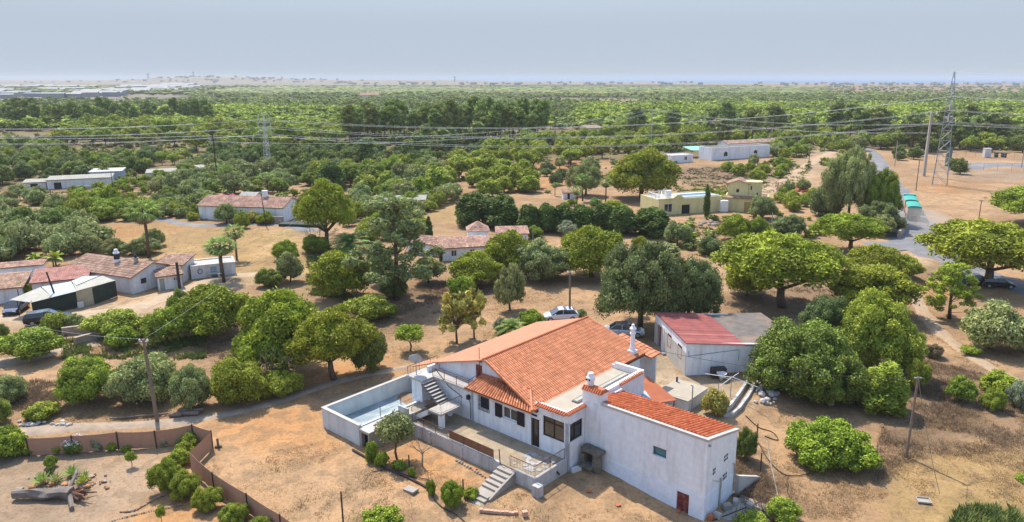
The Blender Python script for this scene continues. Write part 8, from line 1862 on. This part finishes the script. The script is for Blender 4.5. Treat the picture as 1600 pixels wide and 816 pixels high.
q = MB(); q.obox((0, 0, 0), (1, -.6), .9, .6, .16); tag(q.build('stone_slab', M['concrete'], loc=gp(642, 767)), 'single rectangular stone slab on the bare ground', 'slab')
be = thing('brick_edging', 'low crumbling brick edging at the foot of the garden steps', 'edging', tuple(gp(790, 803))); p0 = gp(790, 803); rr3 = random.Random(6)
q = MB()
for k in range(17):
    t = k / 16; c = gp(752 + t * 54, 800 + 3 * math.sin(t * 2)) - p0; q.obox((c.x, c.y, 0), (1, rr3.uniform(-.2, .1)), .22, .2, .12 + .12 * rr3.random())
sub(be, 'bricks', mat('faded_brick', (.50, .31, .22), .95, .25, 3, bump=.5), q)
q = MB(); q.obox((0, 0, 0), (1, .4), .35, .3, .35); tag(q.build('brick_stub', bpy.data.materials['faded_brick'], loc=gp(820, 806)), 'broken brick pier stub right of the low edging', 'pier')
for k, (px, py) in enumerate(((921, 768), (966, 790), (742, 734), (1060, 800))):
    q = MB(); q.obox((0, 0, 0), (1, .5 * k), .35, .2, .06); tag(q.build('tile_shard', M['brick'], loc=gp(px, py)), ['orange tile shard on the ground left of the annex wall', 'orange tile shard in front of the annex wall', 'reddish shard on the slope below the patio', 'orange tile shard near the red annex door'][k], 'tile')
# outdoor oven at the annex corner, pots and blocks at the end wall
ov = hthing('stone_barbecue', 'rough blackened stone barbecue in the corner between sunroom and annex', 'barbecue', (-.2, -.7, -.1)); OV = (-.2, -.7, -.1)
M['sooty'] = mat('sooty_stone', (.17, .145, .11), .95, .35, 3, (.05, .045, .04), .8, 2, .8, 8)
q = MB(); q.lathe([(.35, 0), (.38, .6), (.33, 1.2), (.3, 1.5)], (.5, -.55, -.1), 9); q.box(-.7, -.4, -.9, -.1, -.1, 1.1); q.V = [(a + .05 * math.sin(b * 9), b + .04 * math.sin(a * 11), c) for a, b, c in q.V]; q.build('piers', M['sooty'], ov, OV)
q = MB(); q.box(-.75, .95, -.95, -.12, 1.35, 1.6); q.V = [(a, b, c + .05 * math.sin(a * 6)) for a, b, c in q.V]; q.build('hood', M['sooty'], ov, OV)
q = MB(); q.box(-.6, .5, -1.35, -.5, .3, .45); q.build('hearth', M['sooty'], ov, OV); q = MB(); q.box(-.4, .3, -.5, -.1, .45, 1.3); q.build('opening', M['darkin'], ov, OV)
q = MB(); q.obox((0, 0, 0), (1, .2), .8, .25, .35); tag(q.build('broken_block', M['white_old'], loc=L2W(-.7, -1.5, -.1), rz=.3), 'broken white plaster block on the ground by the barbecue', 'block')
for k, (u, v, s) in enumerate(((9.5, .9, .5), (9.5, 2.3, .6), (9.7, 3.2, .5), (10.7, 3.4, .45))):
    q = MB(); q.box(-s / 2, s / 2, -s * .35, s * .35, 0, .35); q.box(-s * .35, s * .35, -s * .2, s * .2, .35, .38); o = q.build('concrete_block', M['concrete_pale'] if k != 1 else M['concrete'], loc=L2W(u, v, float(gh(*L2W(u, v)[:2])) + .02), rz=HA + k); tag(o, ['concrete block nearest the drainpipe at the annex end wall', 'grey concrete block in the middle of the annex end wall', 'concrete block at the back corner of the annex end wall', 'hollow concrete block lying away from the annex end wall'][k], 'block')
q = MB(); q.lathe([(.16, 0), (.2, .2), (.17, .4), (.1, .5)], (0, 0, 0), 10); tag(q.build('clay_pot', M['brick'], loc=L2W(9.25, .35, float(gh(*L2W(9.25, .35)[:2])))), 'terracotta jar standing at the front corner of the annex', 'pot')
q = MB(); q.hexa([(9.0, 4.5, -1.2), (9.3, 4.5, -1.2), (9.6, 7.5, -1.2), (9.3, 7.5, -1.2), (9.0, 4.5, .6), (9.3, 4.5, .6), (9.6, 7.5, -.7), (9.3, 7.5, -.7)]); o = q.build('wing_wall', M['concrete_pale']); o.matrix_world = Matrix.Translation((OX, OY, 0)) @ Matrix.Rotation(HA, 4, 'Z'); tag(o, 'sloping concrete wing wall behind the annex corner', 'wall')
q = MB(); q.hexa([(9.6, 1.0, -1.6), (12.5, 1.6, -1.6), (12.5, 4.5, -1.6), (9.6, 4.5, -1.6), (9.6, 1.0, -.82), (12.3, 1.4, -.86), (12.3, 4.5, -.84), (9.6, 4.5, -.8)]); o = q.build('concrete_slab', M['concrete']); o.matrix_world = Matrix.Translation((OX, OY, 0)) @ Matrix.Rotation(HA, 4, 'Z'); tag(o, 'cracked concrete slab beside the annex end wall', 'slab')
# curved retaining wall of the yard
cw = thing('curved_wall', 'curved whitewashed double retaining wall along the edge of the back yard', 'wall', tuple(gp(1150, 640))); p0 = gp(1150, 640)
pp = [gp(x, y, 0) for x, y in ((1131, 650), (1143, 650), (1155, 640), (1168, 622), (1178, 606), (1183, 598))]
for nm, sh_, h_, m_ in (('outer_wall', 0, .25, 'retain'), ('inner_wall', .75, .42, 'retain')):
    q = MB(); V = []
    for i, c in enumerate(pp):
        d = (pp[min(i + 1, 5)] - pp[max(i - 1, 0)]).normalized(); nn = Vector((-d.y, d.x, 0))
        for s_ in (-.12, .12): V += [c + nn * (sh_ + s_) + Vector((0, 0, -1.2)) - p0, c + nn * (sh_ + s_) + Vector((0, 0, h_)) - p0]
    q.faces(V, [(i * 4 + a, i * 4 + b, i * 4 + 4 + b, i * 4 + 4 + a) for i in range(5) for a, b in ((0, 1), (1, 3), (3, 2), (2, 0))] + [(0, 1, 3, 2), (20, 21, 23, 22)]); sub(cw, nm, m_, q)
# rotary clothesline
cl = thing('clothesline', 'white metal clothesline frame standing in the back yard', 'clothesline', tuple(gp(1141, 622, 0))); p0 = gp(1141, 622, 0)
q = MB(); q.tube([(0, 0, 0), (0, 0, 2.1)], .035, 6); q.tube([(-1.15, -.1, 0), (-1.15, -.1, 1.5)], .03, 6); sub(cl, 'posts', 'steel', q)
q = MB(); q.tube([(0, 0, 2.0), (-2.2, .8, 2.0)], .035, 5); q.tube([(0, 0, 2.0), (-1.3, -.9, 1.5)], .035, 5); q.tube([(-1.3, -.9, 1.5), (.9, 1.0, 2.0)], .035, 5); q.tube([(0, 0, 2.05), (2.0, -1.2, 1.6)], .035, 5); q.tube([(-.9, .4, 1.9), (1.3, -.2, 1.5)], .03, 5); sub(cl, 'arms', 'sheet_white', q)
q = MB(); q.obox((0, 0, 0), (1, .15), 1.4, .7, .95); o = q.build('rabbit_hutch', M['wood_dark'], loc=gp(1122, 589, 0)); tag(o, 'dark wooden hutch against the outbuilding wall', 'hutch')
q = MB(); q.lathe([(.1, 0), (.35, .5), (.5, .7), (.5, .74), (.2, .6)], (0, 0, 0), 12); tag(q.build('white_basin', M['sheet_white'], loc=gp(1127, 594, 0)), 'white basin in front of the hutch', 'basin')
q = MB(); q.obox((0, 0, 0), (1, .3), .9, .5, .18); tag(q.build('doorstep', M['concrete_pale'], loc=gp(1040, 553, 0)), 'pale doorstep block before the outbuilding', 'step')
# logs and beam by the track
q = MB(); q.tube([(0, 0, .1), (4.6, .9, .15)], .08, 6); o = q.build('timber_beam', M['wood'], loc=gp(172, 656)); tag(o, 'long timber beam lying on the ground left of the wooden pole', 'beam')
for k, (px, py, lab) in enumerate(((274, 652, 'short pale sawn log right of the wooden pole'), (297, 650, 'second sawn log at the foot of the bush'), (300, 645, 'longer dark log behind the two sawn logs'))):
    q = MB(); q.tube([(-.5 - .2 * k, 0, .2), (.5 + .2 * k, .12, .2)], .2 - .02 * k, 9); tag(q.build('log', M['wood'] if k < 2 else M['dead_wood'], loc=gp(px, py)), lab, 'log')
w_ = thing('culvert_wall', 'two low brown retaining walls beside the grey track at the left', 'wall', tuple(gp(125, 530)))
p0 = gp(125, 530)
for (a, b) in (((98, 524), (147, 518)), ((118, 540), (160, 528))):
    A2, B2 = gp(*a) - p0, gp(*b) - p0; q = MB(); c = (A2 + B2) / 2; q.obox((c.x, c.y, -.3), B2 - A2, (B2 - A2).length, .4, 1.2); sub(w_, 'wall', 'stone', q)
q = MB(); q.obox((0, 0, 0), (1, .12), 2.0, .9, .06); q.V = [(a, b, c + .55) for a, b, c in q.V]; q.obox((-.6, 0, 0), (1, .1), .15, .6, .55); q.obox((.6, 0, 0), (1, .1), .15, .6, .55); tag(q.build('garden_table', M['sheet_white'], loc=gp(337, 433)), 'white garden table under the fan palms by the farm', 'table')
q = MB(); q.box(-.4, .4, -.3, .3, 0, .03); q.box(-.45, -.4, -.35, .35, 0, .12); q.box(.4, .45, -.35, .35, 0, .12); q.box(-.4, .4, -.35, -.3, 0, .12); q.box(-.4, .4, .3, .35, 0, .12); tag(q.build('inspection_box', M['concrete'], loc=gp(1443, 783), rz=-.2), 'square concrete inspection box in the brown grass', 'manhole')
q = MB(); q.box(-.25, .25, -.25, .25, 0, 1.1); q.box(-.35, .35, -.35, .35, 1.1, 1.2); tag(q.build('well_pier', M['concrete'], loc=gp(1297, 632)), 'small concrete pier in the shade below the carob tree', 'pier')
q = MB(); q.obox((0, 0, 0), (1, .6), 9, .3, .25); o = q.build('beam', M['wood'], loc=gp(1213, 262)); o.rotation_euler = (0, -R(14), .3); tag(o, 'long pale beam leaning on the rubble right of the long white building', 'beam')
rl = MB()
# ================================================================ dry grass, weeds and low scrub (uncountable)
def tufts(name, label, n, poly_w, h, mats_, seed, blades=5, spread=.16, w=.03, leaf=False):
    """poly_w: list of (weight, polygon in picture)"""
    g = np.random.default_rng(seed); X = []; Y = []
    for wt, poly in poly_w:
        k = int(n * wt); W_ = [gp(a, b) for a, b in poly]; x0, x1 = min(p.x for p in W_), max(p.x for p in W_); y0, y1 = min(p.y for p in W_), max(p.y for p in W_); c = 0
        xs, ys = [], []
        while c < k:
            x = g.uniform(x0, x1, k * 2); y = g.uniform(y0, y1, k * 2); nz = fbm(x / 2.5, y / 2.5, seed, 3); px, py = proj(x, y, gh(x, y)); ok = inpoly(px, py, poly) & (g.random(len(x)) < sst((nz - .36) / .3)); xs.append(x[ok]); ys.append(y[ok]); c += ok.sum()
            if ok.sum() == 0: break
        X.append(np.concatenate(xs)[:k]); Y.append(np.concatenate(ys)[:k])
    X = np.concatenate(X); Y = np.concatenate(Y); m = len(X); Z = gh(X, Y) - .05
    hh = h * g.uniform(.5, 1.5, m); V = []; a = g.uniform(0, 6.28, (m, blades)); ln = g.uniform(.4, 1.0, (m, blades))
    bx = X[:, None] + np.cos(a) * spread * g.uniform(0, 1, (m, blades)); by = Y[:, None] + np.sin(a) * spread * g.uniform(0, 1, (m, blades)); tx = bx + np.cos(a) * hh[:, None] * .6 * ln; ty = by + np.sin(a) * hh[:, None] * .6 * ln; tz = Z[:, None] + hh[:, None] * ln
    ww = w * (1 + hh[:, None]); P = np.stack([np.stack([bx - np.sin(a) * ww, by + np.cos(a) * ww, np.repeat(Z[:, None], blades, 1)], -1), np.stack([bx + np.sin(a) * ww, by - np.cos(a) * ww, np.repeat(Z[:, None], blades, 1)], -1), np.stack([tx, ty, tz], -1)], 2).reshape(-1, 3)
    T = np.arange(len(P)).reshape(-1, 3); ti = np.clip(np.repeat(g.normal(.5, .18, m), blades) + g.normal(0, .1, m * blades), 0, 1)
    me = npmesh(name, P, None, T, [mats_], tint=ti); o = bpy.data.objects.new(name, me); COL.objects.link(o); tag(o, label, 'grass', kind='stuff'); return o
dryg = leafmat('dry_grass_blades', (0.36, 0.25, 0.13), 0, .45, .6, 1.3); browng = leafmat('brown_scrub_twigs', (0.24, 0.165, 0.10), 0, .3, .5, 1.6); greeng = leafmat('low_green_weeds', (0.14, 0.17, 0.04), 0, .2, .6, 1.5)
tufts('dry_grass', 'pale dry grass scattered over the bare ground', 42000, [(.22, [(1370, 830), (1385, 700), (1480, 640), (1620, 650), (1660, 860)]), (.10, [(1140, 700), (1230, 640), (1380, 700), (1390, 820), (1150, 800)]), (.10, [(430, 830), (300, 720), (520, 690), (760, 760), (1050, 810), (1000, 860)]), (.12, [(0, 690), (0, 600), (350, 600), (400, 640), (200, 665)]), (.14, [(560, 560), (540, 460), (900, 440), (920, 500), (700, 560)]), (.10, [(1400, 600), (1400, 480), (1600, 520), (1640, 650)]), (.08, [(-20, 560), (0, 520), (500, 530), (300, 560)]), (.14, [(-20, 440), (-20, 345), (520, 360), (440, 450)])], .11, dryg, 5, 5, .22, .02)
tufts('brown_scrub', 'brown dead scrub and thistles in rough patches', 9000, [(.3, [(1360, 760), (1390, 620), (1440, 560), (1600, 600), (1600, 700), (1420, 720)]), (.22, [(560, 520), (545, 470), (700, 440), (800, 460), (640, 500)]), (.16, [(330, 570), (300, 540), (480, 500), (560, 470), (600, 490), (430, 560)]), (.12, [(-20, 640), (0, 585), (100, 600), (90, 640)]), (.1, [(1140, 820), (1145, 700), (1240, 760), (1240, 820)]), (.1, [(1150, 490), (1200, 450), (1420, 440), (1420, 500)])], .3, browng, 6, 9, .34, .018)
tufts('green_weeds', 'low green weeds and seedlings between the trees', 9000, [(.12, [(1470, 850), (1500, 795), (1580, 790), (1620, 850)]), (.2, [(480, 460), (480, 400), (560, 400), (560, 470)]), (.2, [(1050, 300), (1080, 262), (1270, 262), (1240, 300)]), (.2, [(60, 340), (60, 300), (330, 300), (330, 345)]), (.14, [(100, 560), (100, 500), (320, 520), (320, 560)]), (.14, [(1040, 400), (1050, 350), (1260, 350), (1200, 400)])], .4, greeng, 7, 7, .3, .06)
# low scrub bushes merged between the trees of the middle distance
def scrub_placer(g):
    out = []; y = 0
    polys = [([(-60, 345), (-60, 255), (330, 250), (560, 262), (720, 270), (700, 320), (560, 350), (330, 318), (230, 345), (90, 330)], .085), ([(700, 330), (700, 262), (1060, 235), (1060, 262), (880, 300), (800, 330)], .03), ([(-60, 252), (-60, 206), (1640, 206), (1640, 236), (1180, 232), (700, 256), (300, 252)], .10), ([(1040, 400), (1050, 345), (1290, 330), (1300, 400), (1150, 410)], .06), ([(1140, 262), (1140, 230), (1370, 226), (1340, 262)], .06)]
    for poly, dn in polys:
        W_ = [gp(a, b) for a, b in poly]; x0, x1 = min(p.x for p in W_), max(p.x for p in W_); y0, y1 = min(p.y for p in W_), max(p.y for p in W_)
        for _ in range(int((x1 - x0) * (y1 - y0) * dn)):
            x, y = g.uniform(x0, x1), g.uniform(y0, y1); px, py = proj(x, y, float(gh(x, y)))
            if -60 < px < 1660 and inpoly([px], [py], poly)[0] and float(fbm(x / 12, y / 12, 77, 3)) > .42 and not any(inpoly([px], [py], c)[0] for c in CLEAR): s = g.uniform(1.0, 3.0); out.append((x, y, s, s * g.uniform(.5, .8), int(g.integers(3))))
    return out
CLEAR = [[(20, 345), (60, 325), (70, 300), (340, 292), (330, 304), (190, 322), (120, 330), (40, 362)], [(700, 345), (655, 345), (665, 320), (735, 310), (790, 322), (790, 335)], [(175, 250), (180, 232), (252, 235), (252, 250)], [(1330, 262), (1352, 228), (1380, 228), (1420, 262)]]
_sb = sh_ball
o = wood('low_scrub', sh_ball, scrub_placer, ['green', 'olive', 'dark'], 12); tag(o, 'low scrub and undergrowth filling the ground between the trees', 'scrub', kind='stuff')
